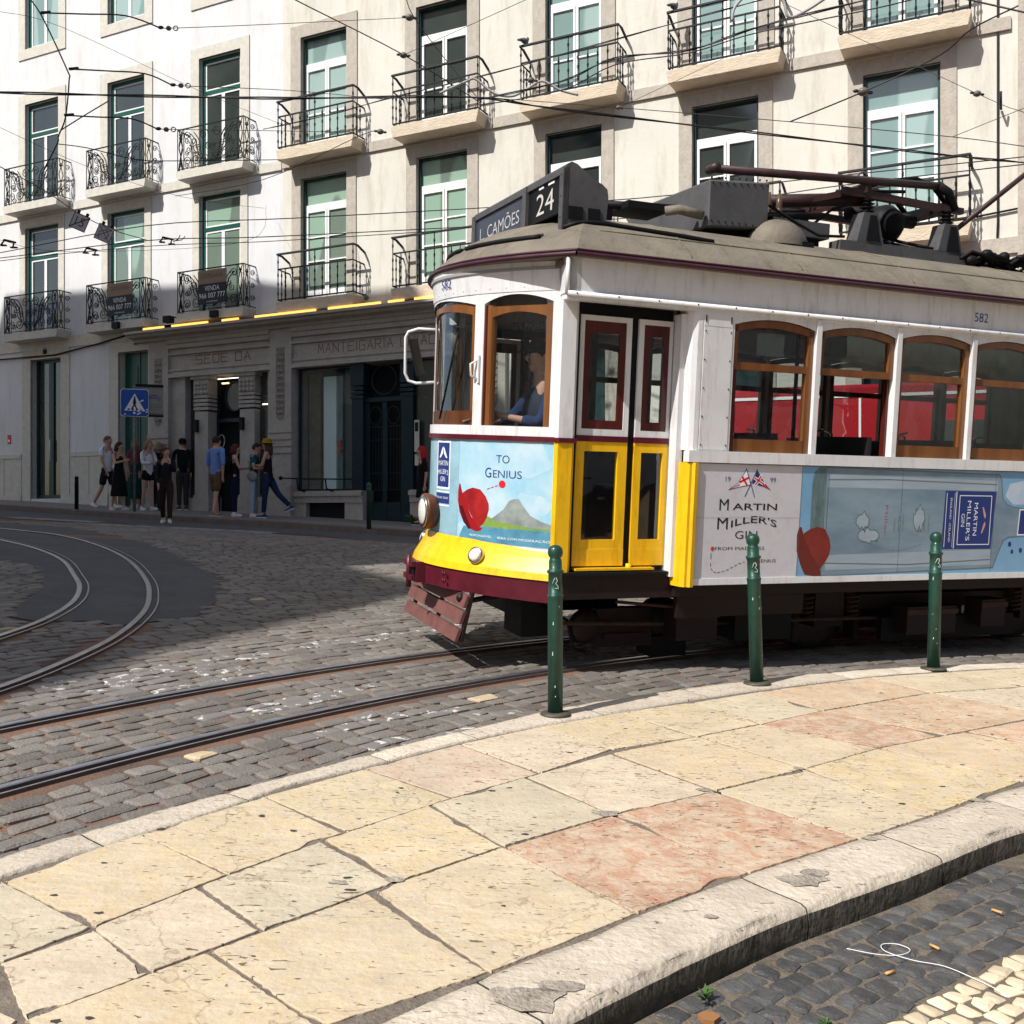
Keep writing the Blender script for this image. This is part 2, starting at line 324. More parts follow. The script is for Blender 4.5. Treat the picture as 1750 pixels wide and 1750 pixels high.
for r,wd in rows:
    rc=r+wd/2
    if abs(rc-RN0)<.10 or abs(rc-(RN0+.9))<.10: continue
    a=R(60)+rng.random()*.02
    while a<R(200):
        L=rng.uniform(.125,.215)*(1 if r<22 else 1.25); da=(L+.013)/rc; am=a+da/2; a+=da
        x=CC[0]+rc*math.cos(am); y=CC[1]+rc*math.sin(am)
        if y<2.2 or y>19.5 or abs(x)>.5*y+1.6: continue
        if x>.5*y+.6: continue
        if inpoly(x,y,ISLAND) or pdist(x,y,kl)<.05: continue
        if inpoly(x,y,ASPH): continue
        fd=min(((x-p[0])**2+(y-p[1])**2) for p in FKs)
        # south-west of the far asphalt only
        yk=np_y=None
        for (ax_,ay_),(bx_,by_) in zip(FKs,FKs[1:]):
            if ax_<=x<=bx_: yk=ay_+(by_-ay_)*(x-ax_)/(bx_-ax_); break
        if yk is not None and y>yk-(2.1 if x<-1 else 1.5): continue
        if y<20 and x<-2 and (pdist(x,y,RCo)<.13 or pdist(x,y,RCi)<.13): continue
        if x<-2 and y<6 and pdist(x,y,RCo)<.2: continue
        # rail side of right kerb (the small-sett lane is built apart)
        if not (y>2.2): continue
        if x>-1.7 and y< 3: continue
        if inpoly(x,y,[(-1.7,-1),(30,-1),(30,6.2)]+kr[::-1]): continue
        if rng.random()<.006 and y<14: m=MATS['cream_sett'] if 'cream_sett' in MATS else mat('cream_sett',(.50,.41,.27),.75,var=.2,vs=10,tint=True)
        else: m=m_sett
        if min(pdist(x,y,p) for p in PAINT)<.10: m=mp
        v=rng.uniform(.72,1.18); wv=noise.noise(Vector((x*.5,y*.5,0)))*.15; v+=wv
        ax=Vector((-math.sin(am),math.cos(am)))
        rot=rng.uniform(-.05,.05)+.12*noise.noise(Vector((x*.35,y*.35,3))); ax=Vector((ax.x*math.cos(rot)-ax.y*math.sin(rot),ax.x*math.sin(rot)+ax.y*math.cos(rot)))
        sett(b,Vector((x,y)),ax,L,wd,0.0+rng.uniform(-.003,.002),m,(v*1.02,v,v*.97),rnd=.012,inset=.014)
        k+=1
struct(b.build('cobblestone_paving',m_sett,fix=False))
print('setts',k)
# small dark basalt setts and the cream ones at the lower right
m_bas=mat('basalt_setts',(.078,.077,.076),.5,var=.35,vs=12,bump=.4,bs=60,tint=True,spec=.5)
m_lime_sm=mat('cream_small_setts',(.60,.50,.35),.7,var=.15,vs=10,tint=True)
def small(name,polytest,m,s=.072,col=lambda x,y:1):
    b=MB(); y=-.2
    ang=R(38); ca,sa=math.cos(ang),math.sin(ang)
    for i in range(-40,90):
        for j in range(-60,60):
            u=i*(s+.008)+(.5*s if j%2 else 0); v=j*(s+.006)
            x=1.4+u*ca-v*sa; y=3+u*sa+v*ca
            if y<1.6 or y>5.4 or x<-.6 or x>.5*y+3.2: continue
            if not polytest(x,y): continue
            c=Vector((x+random.uniform(-.006,.006),y+random.uniform(-.006,.006))); a=ang+random.uniform(-.12,.12)+.25*math.sin(x*2.1)*.3
            t=random.uniform(.7,1.35)*col(x,y)
            sett(b,c,Vector((math.cos(a),math.sin(a))),s*random.uniform(.9,1.1),s*random.uniform(.9,1.05),random.uniform(-.002,.001)+.024,m,(t,t,t),rnd=.008,inset=.010)
    return struct(b.build(name,m,fix=False))
cr_line=[(-.2,1.7),(.6,2.35),(1.058,2.763),(1.566,3.133),(2.6,3.8)]
def below_kr(x,y): return inpoly(x,y,[(-1.6,-1),(40,-1),(40,8)]+kr[::-1]) and pdist(x,y,kr)>.035
def side(x,y): return inpoly(x,y,cr_line+[(6,3.8),(6,0),(-.2,0)])
sheet('lane_bed',[(-1.6,-1),(6,-1),(6,5.2)]+[p for p in kr[::-1] if p[0]<5.0],.016,mat('grey_grit',(.15,.125,.095),.95,var=.4,vs=20,bump=.5,bs=90))
small('dark_basalt_paving',lambda x,y: below_kr(x,y) and not side(x,y),m_bas)
small('cream_mosaic_paving',lambda x,y: below_kr(x,y) and side(x,y),m_lime_sm,.058)
# ------------------------------------------------------------------ rails
m_steel=mat('worn_steel',(.40,.41,.45),.36,metal=.85,var=.3,vs=6); m_rust=mat('rail_rust',(.10,.065,.05),.8,var=.4,vs=9)
def arc_pts(rad,a0=55,a1=188,n=140): return [(CC[0]+rad*math.cos(R(a0+(a1-a0)*i/n)),CC[1]+rad*math.sin(R(a0+(a1-a0)*i/n))) for i in range(n+1)]
def rail(name,pts,label,wide=False):
    b=MB(); w=.035
    prof=[(-.062,-.02),(-.055,.004),(-.048,.008),(-.015 if not wide else -.012,.008),(-.009 if not wide else -.006,.004),(-.006 if not wide else -.003,-.022),(.036 if not wide else .044,-.022),(.038 if not wide else .046,.004),(.052 if not wide else .060,.004),(.056 if not wide else .064,-.02)]
    ms=[m_rust,m_steel,m_steel,m_steel,m_rust,m_rust,m_rust,m_steel,m_rust]
    rings=[]
    for i,(x,y) in enumerate(pts):
        a=pts[max(i-1,0)]; c=pts[min(i+1,len(pts)-1)]; d=Vector((c[0]-a[0],c[1]-a[1])).normalized(); nx,ny=-d.y,d.x
        rings.append([(x+nx*o,y+ny*o,gz(x+nx*o,y+ny*o,.002+h)) for o,h in prof])
    for k in range(len(prof)-1): b.strip([r_[k] for r_ in rings],[r_[k+1] for r_ in rings],ms[k],False)
    return tag(b.build(name,m_steel,fix=False),label,'rail','steel tram rails set in the street')
rail('tram_rail',arc_pts(RN0),'worn steel rail nearest the pavement, passing under the tram')
rail('tram_rail',arc_pts(RN0+.9),'second steel rail from the pavement, running under the far wheels of the tram')
rail('tram_rail',RCo,'outer rail of the sharply curving track on the left of the street',True)
rail('tram_rail',RCi,'inner rail of the sharply curving track on the left of the street',True)
# ------------------------------------------------------------------ island pavement
UP=.12
m_slab=mat('limestone_slabs',(.575,.495,.375),.62,var=.12,vs=3.5,bump=.25,bs=45,tint='mottled',dirt=.0,spec=.35)
# pits and veins in the stone
def stone_detail(m,pit=.648,vein=True,pits=24):
    n=m.node_tree.nodes; l=m.node_tree.links; b=n['Principled BSDF']; lk=b.inputs['Base Color'].links[0]; src=lk.from_socket
    tc=n.new('ShaderNodeTexCoord'); mp_=n.new('ShaderNodeMapping'); mp_.inputs['Scale'].default_value=(1,3.2,1); mp_.inputs['Rotation'].default_value=(0,0,.5); l.new(tc.outputs['Object'],mp_.inputs[0])
    t=n.new('ShaderNodeTexNoise'); t.inputs['Scale'].default_value=pits; t.inputs['Detail'].default_value=3
    wn=n.new('ShaderNodeTexNoise'); wn.inputs['Scale'].default_value=9; l.new(tc.outputs['Object'],wn.inputs['Vector']); ws=n.new('ShaderNodeVectorMath'); ws.operation='SCALE'; ws.inputs['Scale'].default_value=.12; l.new(wn.outputs['Color'],ws.inputs[0]); wa_=n.new('ShaderNodeVectorMath'); wa_.operation='ADD'; l.new(ws.outputs[0],wa_.inputs[0]); l.new(mp_.outputs[0],wa_.inputs[1]); l.new(wa_.outputs[0],t.inputs['Vector'])
    cn=n.new('ShaderNodeTexNoise'); cn.inputs['Scale'].default_value=2.3; cn.inputs['Detail'].default_value=3; l.new(tc.outputs['Object'],cn.inputs['Vector'])
    cm=n.new('ShaderNodeMath'); cm.operation='MULTIPLY_ADD'; cm.inputs[1].default_value=.22; cm.inputs[2].default_value=-.11; l.new(cn.outputs['Fac'],cm.inputs[0]); ca=n.new('ShaderNodeMath'); ca.operation='ADD'; l.new(t.outputs['Fac'],ca.inputs[0]); l.new(cm.outputs[0],ca.inputs[1])
    r=n.new('ShaderNodeValToRGB'); r.color_ramp.elements[0].position=pit; r.color_ramp.elements[1].position=pit+.02; r.color_ramp.elements[0].color=(1,1,1,1); r.color_ramp.elements[1].color=(.30,.26,.23,1); l.new(ca.outputs[0],r.inputs[0])
    mx=n.new('ShaderNodeMix'); mx.data_type='RGBA'; mx.blend_type='MULTIPLY'; mx.inputs[0].default_value=1; l.new(src,mx.inputs[6]); l.new(r.outputs[0],mx.inputs[7]); out=mx.outputs[2]
    t2=n.new('ShaderNodeTexNoise'); t2.inputs['Scale'].default_value=5; t2.inputs['Detail'].default_value=12; t2.inputs['Roughness'].default_value=.8; t2.inputs['Distortion'].default_value=1.2; l.new(mp_.outputs[0],t2.inputs['Vector'])
    r2=n.new('ShaderNodeValToRGB'); r2.color_ramp.elements[0].position=.3; r2.color_ramp.elements[1].position=.7; r2.color_ramp.elements[0].color=(.78,.72,.66,1); r2.color_ramp.elements[1].color=(1.12,1.12,1.12,1); l.new(t2.outputs['Fac'],r2.inputs[0])
    mx2=n.new('ShaderNodeMix'); mx2.data_type='RGBA'; mx2.blend_type='MULTIPLY'; mx2.inputs[0].default_value=.8; l.new(out,mx2.inputs[6]); l.new(r2.outputs[0],mx2.inputs[7]); out=mx2.outputs[2]
    if vein:
        t3=n.new('ShaderNodeTexVoronoi'); t3.feature='DISTANCE_TO_EDGE'; t3.inputs['Scale'].default_value=1.15
        dn=n.new('ShaderNodeTexNoise'); dn.inputs['Scale'].default_value=4; dn.inputs['Detail'].default_value=6; l.new(tc.outputs['Object'],dn.inputs['Vector'])
        av=n.new('ShaderNodeVectorMath'); av.operation='ADD'; sc=n.new('ShaderNodeVectorMath'); sc.operation='SCALE'; sc.inputs['Scale'].default_value=.55; l.new(dn.outputs['Color'],sc.inputs[0]); l.new(sc.outputs[0],av.inputs[0]); l.new(tc.outputs['Object'],av.inputs[1]); l.new(av.outputs[0],t3.inputs['Vector'])
        r3=n.new('ShaderNodeValToRGB'); r3.color_ramp.elements[0].position=.0; r3.color_ramp.elements[1].position=.006; r3.color_ramp.elements[0].color=(.42,.36,.31,1); r3.color_ramp.elements[1].color=(1,1,1,1); l.new(t3.outputs['Distance'],r3.inputs[0])
        mx3=n.new('ShaderNodeMix'); mx3.data_type='RGBA'; mx3.blend_type='MULTIPLY'; mx3.inputs[0].default_value=.6; l.new(out,mx3.inputs[6]); l.new(r3.outputs[0],mx3.inputs[7]); out=mx3.outputs[2]
    l.new(out,b.inputs['Base Color'])
stone_detail(m_slab)
m_mort=mat('mortar',(.18,.148,.12),.95,var=.3,vs=14,bump=.5,bs=80)
SLABS=[[(-1.586,3.19),(-1.311,3.595),(-.925,3.291),(-1.195,2.893)],[(-1.304,3.606),(-.984,4.022),(-.62,3.688),(-.928,3.3)],[(-.971,4.044),(-.644,4.42),(-.255,4.098),(-.607,3.701)],[(-.634,4.437),(-.257,4.842),(.102,4.455),(-.246,4.106)],[(-.241,4.854),(.128,5.194),(.471,4.844),(.112,4.464)],[(.137,5.206),(.58,5.551),(.926,5.144),(.483,4.855)],[(.591,5.565),(1.04,5.853),(1.291,5.404),(.94,5.157)],[(1.056,5.869),(1.465,6.162),(1.75,5.778),(1.316,5.431)],[(1.487,6.18),(2.333,6.705),(2.587,6.331),(1.768,5.794)],[(2.356,6.726),(2.976,6.991),(3.309,6.619),(2.609,6.35)],
[(-1.584,3.169),(-1.2,2.885),(-1.344,2.689),(-1.665,2.843)],[(-1.175,2.905),(-.973,3.177),(-.742,2.931),(-.955,2.682)],[(-.966,3.19),(-.659,3.579),(-.39,3.282),(-.734,2.939)],[(-.651,3.596),(-.316,3.983),(-.039,3.604),(-.38,3.292)],[(-.306,3.997),(.062,4.362),(.356,3.965),(-.029,3.615)],[(.075,4.379),(.483,4.751),(.815,4.283),(.367,3.967)],[(.493,4.762),(.91,5.089),(1.3,4.641),(.83,4.3)],[(.932,5.113),(1.307,5.395),(1.765,5.021),(1.318,4.661)],[(1.332,5.421),(1.737,5.737),(2.208,5.33),(1.787,5.044)],[(1.763,5.767),(2.573,6.298),(3.054,5.841),(2.237,5.356)],[(2.607,6.318),(3.3,6.601),(3.947,6.425),(3.087,5.872)],
[(-1.34,2.68),(-1.181,2.88),(-.959,2.673),(-1.161,2.428)],[(-1.349,2.526),(-1.158,2.415),(-1.069,2.296),(-1.215,2.18)],[(-1.152,2.421),(-.807,2.759),(-.46,2.437),(-.694,2.112)],[(-.8,2.772),(-.435,3.17),(-.065,2.72),(-.452,2.44)],[(-.42,3.192),(-.035,3.588),(.372,3.104),(-.058,2.726)],[(-.023,3.6),(.416,3.939),(.792,3.438),(.382,3.112)],[(.427,3.953),(.864,4.274),(1.281,3.792),(.804,3.449)],[(.88,4.29),(1.335,4.637),(1.671,4.083),(1.294,3.799)],[(1.352,4.647),(1.812,5.017),(2.272,4.565),(1.693,4.099)],[(1.834,5.04),(2.394,5.365),(2.901,4.953),(2.287,4.575)],[(2.421,5.391),(3.075,5.818),(3.576,5.563),(2.928,4.975)]]
Y_=(1.03,.98,.85); G_=(.92,.97,.97); W_=(1.06,1.04,1.04); P_=(.96,.86,.90); RED=(.84,.60,.53)
TINT=[Y_,(1.04,.99,.86),(1.02,.99,.84),P_,W_,(1.04,1,.85),(1.03,1,.88),(.97,1,.95),(.95,.80,.69),(1.03,1,.9), G_,W_,G_,(1.05,1.0,.83),G_,W_,(1.03,.97,.84),(1.03,.98,.88),RED,(.93,.76,.66),W_, W_,W_,(1.03,.98,.86),(1.04,1,.9),(1.04,1,.9),(.83,.58,.52),(.87,.62,.55),(1.02,1,.93),(1.06,1.0,.78),(1.04,.94,.8),(1.04,.8,.7)]
def ragged(poly,up,step=.014,amp=.005,seed=0,shrink=.0028):
    cx=sum(p[0] for p in poly)/len(poly); cy=sum(p[1] for p in poly)/len(poly); out=[]
    n=len(poly); rg=random.Random(seed)
    for i in range(n):
        a=poly[i];c=poly[(i+1)%n]; L=math.hypot(c[0]-a[0],c[1]-a[1]); k=max(2,int(L/step)); nx,ny=-(c[1]-a[1])/L,(c[0]-a[0])/L
        if nx*(cx-a[0])+ny*(cy-a[1])<0: nx,ny=-nx,-ny
        for j in range(k):
            t=j/k; e=shrink+amp*abs(noise.noise(Vector((a[0]*9+t*L*32,a[1]*9+seed,.3))))*2
            q=noise.noise(Vector((seed*3.1+i,t*L*4,1.7)))
            if q>.40: e+=(q-.40)*.12
            cr=min(t,1-t)*L
            if cr<.02: e+=(.02-cr)*rg.random()*.3
            out.append((a[0]+(c[0]-a[0])*t+nx*e,a[1]+(c[1]-a[1])*t+ny*e))
    return out
def close_gaps(SL,reach=.078):
    out=[]
    for i,P in enumerate(SL):
        Q=[]
        for (x,y) in P:
            best=None;bd=0.0
            for j,O in enumerate(SL):
                if j==i: continue
                jb=None;jd=reach
                for a,c in zip(O,O[1:]+O[:1]):
                    t=max(0,min(1,((x-a[0])*(c[0]-a[0])+(y-a[1])*(c[1]-a[1]))/((c[0]-a[0])**2+(c[1]-a[1])**2))); q=(a[0]+t*(c[0]-a[0]),a[1]+t*(c[1]-a[1])); d=math.hypot(q[0]-x,q[1]-y)
                    if d<jd: jd=d;jb=q
                if jb and jd>bd: bd=jd;best=jb
            Q.append((x+(best[0]-x)*.49,y+(best[1]-y)*.49) if best else (x,y))
        out.append(Q)
    return out
SLABS+= [[(2.99,6.99),(3.65,7.23),(3.99,6.85),(3.325,6.62)],[(3.34,6.60),(3.97,6.82),(3.97,6.44)],[(2.92,4.97),(3.58,5.55),(3.97,5.5),(3.97,5.13),(3.0,4.87)],[(3.1,5.87),(3.95,6.42),(3.97,5.52),(3.59,5.58)],[(-1.72,2.80),(-1.37,2.54),(-1.23,2.22),(-2.08,2.22)]]; TINT+=[(1.02,.98,.88),(.98,.9,.84)]; TINT+=[(1.0,.9,.78),(1.0,.97,.9),(1.0,.86,.76)]
SLABS=close_gaps(SLABS)
b=MB()
def add_slab(poly,up,m,tint,seed,th=.03,inset=.0012):
    P=ragged(poly,up,seed=seed); n=len(P); cx=sum(p[0] for p in P)/n; cy=sum(p[1] for p in P)/n
    tri=tessellate_polygon([[Vector((x,y,0)) for x,y in P]])
    dz=random.uniform(-.0015,.0015)
    I=[(x+(cx-x)*inset/max(.1,math.hypot(cx-x,cy-y)),y+(cy-y)*inset/max(.1,math.hypot(cx-x,cy-y))) for x,y in P]
    b.add([(x,y,gz(x,y,up+dz)) for x,y in I],[tuple(t) for t in tri],m,False,tint)
    b.add([(x,y,gz(x,y,up+dz)) for x,y in I]+[(x,y,gz(x,y,up+dz-.0012)) for x,y in P]+[(x,y,gz(x,y,up-th)) for x,y in P],[(i,(i+1)%n,n+(i+1)%n,n+i) for i in range(n)]+[(n+i,n+(i+1)%n,2*n+(i+1)%n,2*n+i) for i in range(n)],m,False,tint)
for i,(p,t) in enumerate(zip(SLABS,TINT)): add_slab(p,UP,m_slab,t,i+11)
# further courses outside the traced part, laid the same way
ext=[]
for i in range(-1,9):
    for j in range(0,3):
        pass
for k in range(10):
    x0=4.0+k*.95; 
    def at(L,x):
        for a,c in zip(L,L[1:]):
            if a[0]<=x<=c[0]: return a[1]+(c[1]-a[1])*(x-a[0])/(c[0]-a[0])
        return L[-1][1]
    for j in range(4):
        def Q(x,t): lo=at(kri,x+.0); hi=at(kli,x); return (x,lo+(hi-lo)*t)
        xa=x0+(.3*(j%2) if k else 0); xb=x0+.95+.3*(j%2)-.012
        poly=[Q(xa,j/4+.008),Q(xa,(j+1)/4-.008),Q(xb,(j+1)/4-.008),Q(xb,j/4+.008)]
        add_slab(poly,UP,m_slab,random.choice([W_,Y_,G_,P_,(1.04,.85,.75)]),k*7+j+200)
for k in range(6):
    for j in range(3):
        ya=2.2-k*.5; 
        def xl(y):
            L=kli
            for a,c in zip(L,L[1:]):
                if a[1]<=y<=c[1]: return a[0]+(c[0]-a[0])*(y-a[1])/(c[1]-a[1])
            return L[0][0]
        def xr(y):
            L=kri
            for a,c in zip(L,L[1:]):
                if a[1]<=y<=c[1]: return a[0]+(c[0]-a[0])*(y-a[1])/(c[1]-a[1])
            return L[0][0]
        if ya-.5<-.5: continue
        f=lambda y,t: (xl(y)+.01+(xr(y)-xl(y)-.02)*t,y)
        add_slab([f(ya-.49,j/3+.01),f(ya,j/3+.01),f(ya,(j+1)/3-.01),f(ya-.49,(j+1)/3-.01)],UP,m_slab,random.choice([W_,Y_,G_]),k*7+j+400)
m_gum=mat('trodden_gum',(.05,.045,.04),.7); m_patch=mat('cement_patch',(.36,.315,.26),.95,var=.35,vs=22,bump=.7,bs=70)
rgm=random.Random(21)
def blot(x,y,r,m,up=.0012,sd=0,n=18):
    P=[(x+r*math.cos(2*PI*k/n)*(1+.7*noise.noise(Vector((math.cos(2*PI*k/n)*1.7+sd,math.sin(2*PI*k/n)*1.7,sd)))),y+r*.6*math.sin(2*PI*k/n)*(1+.7*noise.noise(Vector((math.cos(2*PI*k/n)*1.7,sd,math.sin(2*PI*k/n)*1.7))))) for k in range(n)]
    b.add([(u,v,gz(u,v,UP+up)) for u,v in P],[tuple(range(n))],m)
for k in range(120):
    x=rgm.uniform(-1.5,4.5); y=rgm.uniform(2.3,7.2)
    if inpoly(x,y,[(p[0],p[1]) for p in kli+kri[::-1]]): blot(x,y,rgm.choice((.006,.008,.012,.016)),m_gum,.0016,k*1.3,10)
for (x,y,r,sd) in ((.04,2.60,.10,3),(.12,2.66,.06,8),(.96,3.40,.085,5),(1.03,3.46,.05,11),(.60,3.10,.022,2),(1.33,3.80,.03,4),(1.96,4.28,.04,9),(-.55,3.25,.03,1),(.37,3.97,.05,6),(-.38,3.29,.035,12),(1.3,4.64,.03,13),(.8,4.29,.03,14)): blot(x,y,r,m_patch,.003,sd)
slab_o=struct(b.build('sidewalk',m_slab,fix=False))
# mortar bed under the slabs
b=MB(); n=len(kli)
IS2=kli+kri[::-1]; tri=tessellate_polygon([[Vector((x,y,0)) for x,y in IS2]])
b.add([(x,y,gz(x,y,UP-.006)) for x,y in IS2],[tuple(t) for t in tri],m_mort); struct(b.build('sidewalk_bed',m_mort))
# kerbs
m_kerb=mat('kerb_stone',(.60,.535,.44),.7,var=.13,vs=6,bump=.5,bs=40,tint=True); stone_detail(m_kerb,.66,False,26)
m_kface=mat('kerb_grime_shade',(.115,.10,.08),.9,col2=(.03,.026,.02),vs=16,bump=1,bs=60,stretch=(1,1,.55))  # brown-black dirt, with the shade of the kerb face painted in
def resample(L,step):
    out=[L[0]]; acc=0
    for a,c in zip(L,L[1:]):
        d=math.hypot(c[0]-a[0],c[1]-a[1]); k=max(1,int(d/step))
        for i in range(1,k+1): out.append((a[0]+(c[0]-a[0])*i/k,a[1]+(c[1]-a[1])*i/k))
    return out
def kerb(name,outer,inner,stone,label,drop=.16,rough=.006,grime_shade=True,face=None):
    b=MB(); o=resample(outer,.035)
    def closest(p):
        best=None;bd=1e9
        for a,c in zip(inner,inner[1:]):
            t=max(0,min(1,((p[0]-a[0])*(c[0]-a[0])+(p[1]-a[1])*(c[1]-a[1]))/((c[0]-a[0])**2+(c[1]-a[1])**2+1e-12))); q=(a[0]+t*(c[0]-a[0]),a[1]+t*(c[1]-a[1])); d=math.hypot(q[0]-p[0],q[1]-p[1])
            if d<bd: bd=d;best=q
        return best
    acc=0; prev=None; lens=stone*random.uniform(.6,1.1); tint=random.uniform(.9,1.06); groups=[]
    cur=[]
    for i,p in enumerate(o):
        q=closest(p)
        if prev: acc+=math.hypot(p[0]-prev[0],p[1]-prev[1])
        prev=p; cur.append((p,q,acc))
        if acc>=lens: groups.append((cur,tint)); cur=[(p,q,0)]; acc=0; lens=stone*random.uniform(.75,1.3); tint=random.uniform(.88,1.08)
    if len(cur)>1: groups.append((cur,tint))
    for g,tn in groups:
        if len(g)<3: continue
        rows=[]; n=len(g)
        for i,(p,q,s) in enumerate(g):
            d=Vector((p[0]-q[0],p[1]-q[1])); W=d.length; d.normalize()
            e=rough*(.5+noise.noise(Vector((p[0]*9,p[1]*9,2)))+.5*noise.noise(Vector((p[0]*31,p[1]*31,5))))
            bite=max(0,noise.noise(Vector((p[0]*3.3,p[1]*3.3,8)))-.35)*.03
            e2=e+bite
            P=lambda w,h: (q[0]+d.x*w,q[1]+d.y*w,gz(q[0]+d.x*w,q[1]+d.y*w,UP+h))
            row=[P(.006,-.02),P(.008,0)]
            for t in (.2,.4,.6,.78,.9): row.append(P(W*t,.003*noise.noise(Vector((p[0]*12,p[1]*12,t*5)))))
            row+= [P(W-.022-e2,-.002),P(W-.008-e2,-.010),P(W-.003-e2*.6,-.026),P(W+.002*noise.noise(Vector((p[0]*25,p[1]*25,1))),-.055),P(W-.004+.004*noise.noise(Vector((p[0]*25,p[1]*25,4))),-.09),P(W,-drop)]
            if i in(0,n-1): row=[(x,y,z-(.004 if 0<k<8 else 0)) for k,(x,y,z) in enumerate(row)]
            rows.append(row)
        # leave a thin joint between stones
        K=len(rows[0]); base=len(b.v); vs=[v for r_ in rows for v in r_]
        a0=Vector(rows[0][0]);a1=Vector(rows[1][0]); 
        for k in range(K):
            v0=Vector(rows[0][k]);v1=Vector(rows[1][k]); vs[k]=tuple(v0+(v1-v0)*.07)
            v0=Vector(rows[-1][k]);v1=Vector(rows[-2][k]); vs[(n-1)*K+k]=tuple(v0+(v1-v0)*.07)
        top=[(i*K+k,i*K+k+1,(i+1)*K+k+1,(i+1)*K+k) for i in range(n-1) for k in range(K-1) if k<9]
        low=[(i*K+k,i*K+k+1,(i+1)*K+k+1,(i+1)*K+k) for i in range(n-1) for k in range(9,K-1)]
        b.add(vs,top,m_kerb,True,(tn,tn,tn)); b.add(vs,low,m_kface if grime_shade else m_kerb,True,(tn,tn,tn))
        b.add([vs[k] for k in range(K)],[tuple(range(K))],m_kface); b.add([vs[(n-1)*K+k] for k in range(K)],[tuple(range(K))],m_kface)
    return struct(b.build(name,m_kerb,fix=True))
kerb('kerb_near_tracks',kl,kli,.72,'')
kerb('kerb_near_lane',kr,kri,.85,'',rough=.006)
# ------------------------------------------------------------------ far pavement
m_calc=mat('limestone_mosaic',(.24,.22,.195),.85,var=.35,vs=22,bump=.6,bs=40)
m_fk=mat('far_kerb_stone',(.17,.13,.105),.85,var=.25,vs=5,bump=.4,bs=25)
b=MB(); WDx,WDy=.8944,-.4472
inner=[]
for (x,y) in FKs:
    # far edge: behind the wall line
    inner.append((x+.4472*9,y+.8944*9))
n=len(FKs)
ko=[(x-.02,y-.02) for x,y in FKs]; ki=[(x+.4472*.22,y+.8944*.22) for x,y in FKs]
b.add([(x,y,gz(x,y,.115)) for x,y in ki]+[(x,y,gz(x,y,.115)) for x,y in inner],[(i,i+1,n+i+1,n+i) for i in range(n-1)],m_calc)
struct(b.build('far_sidewalk',m_calc))
b=MB()
b.add([(x,y,gz(x,y,-.05)) for x,y in ko]+[(x+.01,y+.02,gz(x,y,.105)) for x,y in ko]+[(x+.02,y+.04,gz(x,y,.12)) for x,y in ko]+[(x,y,gz(x,y,.12)) for x,y in ki]+[(x,y,gz(x,y,.06)) for x,y in ki],[(k*n+i,k*n+i+1,(k+1)*n+i+1,(k+1)*n+i) for k in range(4) for i in range(n-1)],m_fk)
struct(b.build('far_kerb',m_fk))
# worn white zebra paint far left on the asphalt
b=MB(); m_pt=mat('road_marking',(.36,.36,.36),.8,col2=(.075,.075,.08),vs=7)
for (x,y,L,W_a,a) in ((-9.2,20.6,2.2,.5,-18),(-5.4,18.9,2.2,.5,-16),(-7.6,19.4,1.9,.4,-16)):
    ca,sa=math.cos(R(a)),math.sin(R(a))
    b.add([(x+u*ca-v*sa,y+u*sa+v*ca,gz(x+u*ca-v*sa,y+u*sa+v*ca,.001)) for u,v in ((-L/2,-W_a/2),(L/2,-W_a/2),(L/2,W_a/2),(-L/2,W_a/2))],[(0,1,2,3)],m_pt)
struct(b.build('road_marking',m_pt))
# ================================================================== THE BUILDINGS ACROSS THE STREET
FM=Matrix.Translation((-5.1,24.0,0))@Matrix.Rotation(math.atan2(-.4472,.8944),4,'Z')
m_white=mat('white_plaster',(.675,.68,.69),.85,var=.08,vs=.7,bump=.15,bs=8,dirt=.12)
m_cream=mat('cream_plaster',(.68,.655,.585),.85,col2=(.59,.57,.505),vs=.55,bump=.2,bs=9,dirt=.24)
m_wst=mat('pale_limestone',(.60,.57,.50),.8,var=.14,vs=7,bump=.25,bs=30)
m_cst=mat('aged_limestone',(.50,.45,.385),.85,col2=(.38,.34,.29),vs=11,bump=.5,bs=35,stretch=(1,1,.6))
m_slabst=mat('balcony_stone',(.66,.57,.44),.85,col2=(.52,.43,.32),vs=4,bump=.6,bs=16,stretch=(1,1,2.5))
m_shop=mat('shop_stone',(.44,.41,.37),.8,col2=(.35,.32,.285),vs=3,bump=.3,bs=25,dirt=.2)
m_grn=mat('green_paint',(.012,.085,.062),.35,var=.2,vs=5); m_dgrn=mat('dark_green_paint',(.01,.04,.037),.35,var=.2,vs=5)
m_wfr=mat('white_window_paint',(.80,.80,.80),.4); m_iron=mat('wrought_iron',(.013,.016,.018),.65,metal=0,spec=.2,var=.3,vs=20)
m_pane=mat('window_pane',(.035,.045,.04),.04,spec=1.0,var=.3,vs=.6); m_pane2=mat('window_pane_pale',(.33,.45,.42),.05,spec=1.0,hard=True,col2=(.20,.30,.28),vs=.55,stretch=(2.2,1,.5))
m_pane3=mat('window_pane_green',(.27,.40,.31),.05,spec=1.0,hard=True,col2=(.15,.20,.16),vs=.6,stretch=(2.2,1,.5))  # pale and green panes: hard tones paint in curtain and reflection edges
m_dark=mat('dark_interior',(.012,.013,.015),.9); m_roof=mat('terracotta_roof',(.32,.13,.07),.9,var=.3,vs=20)
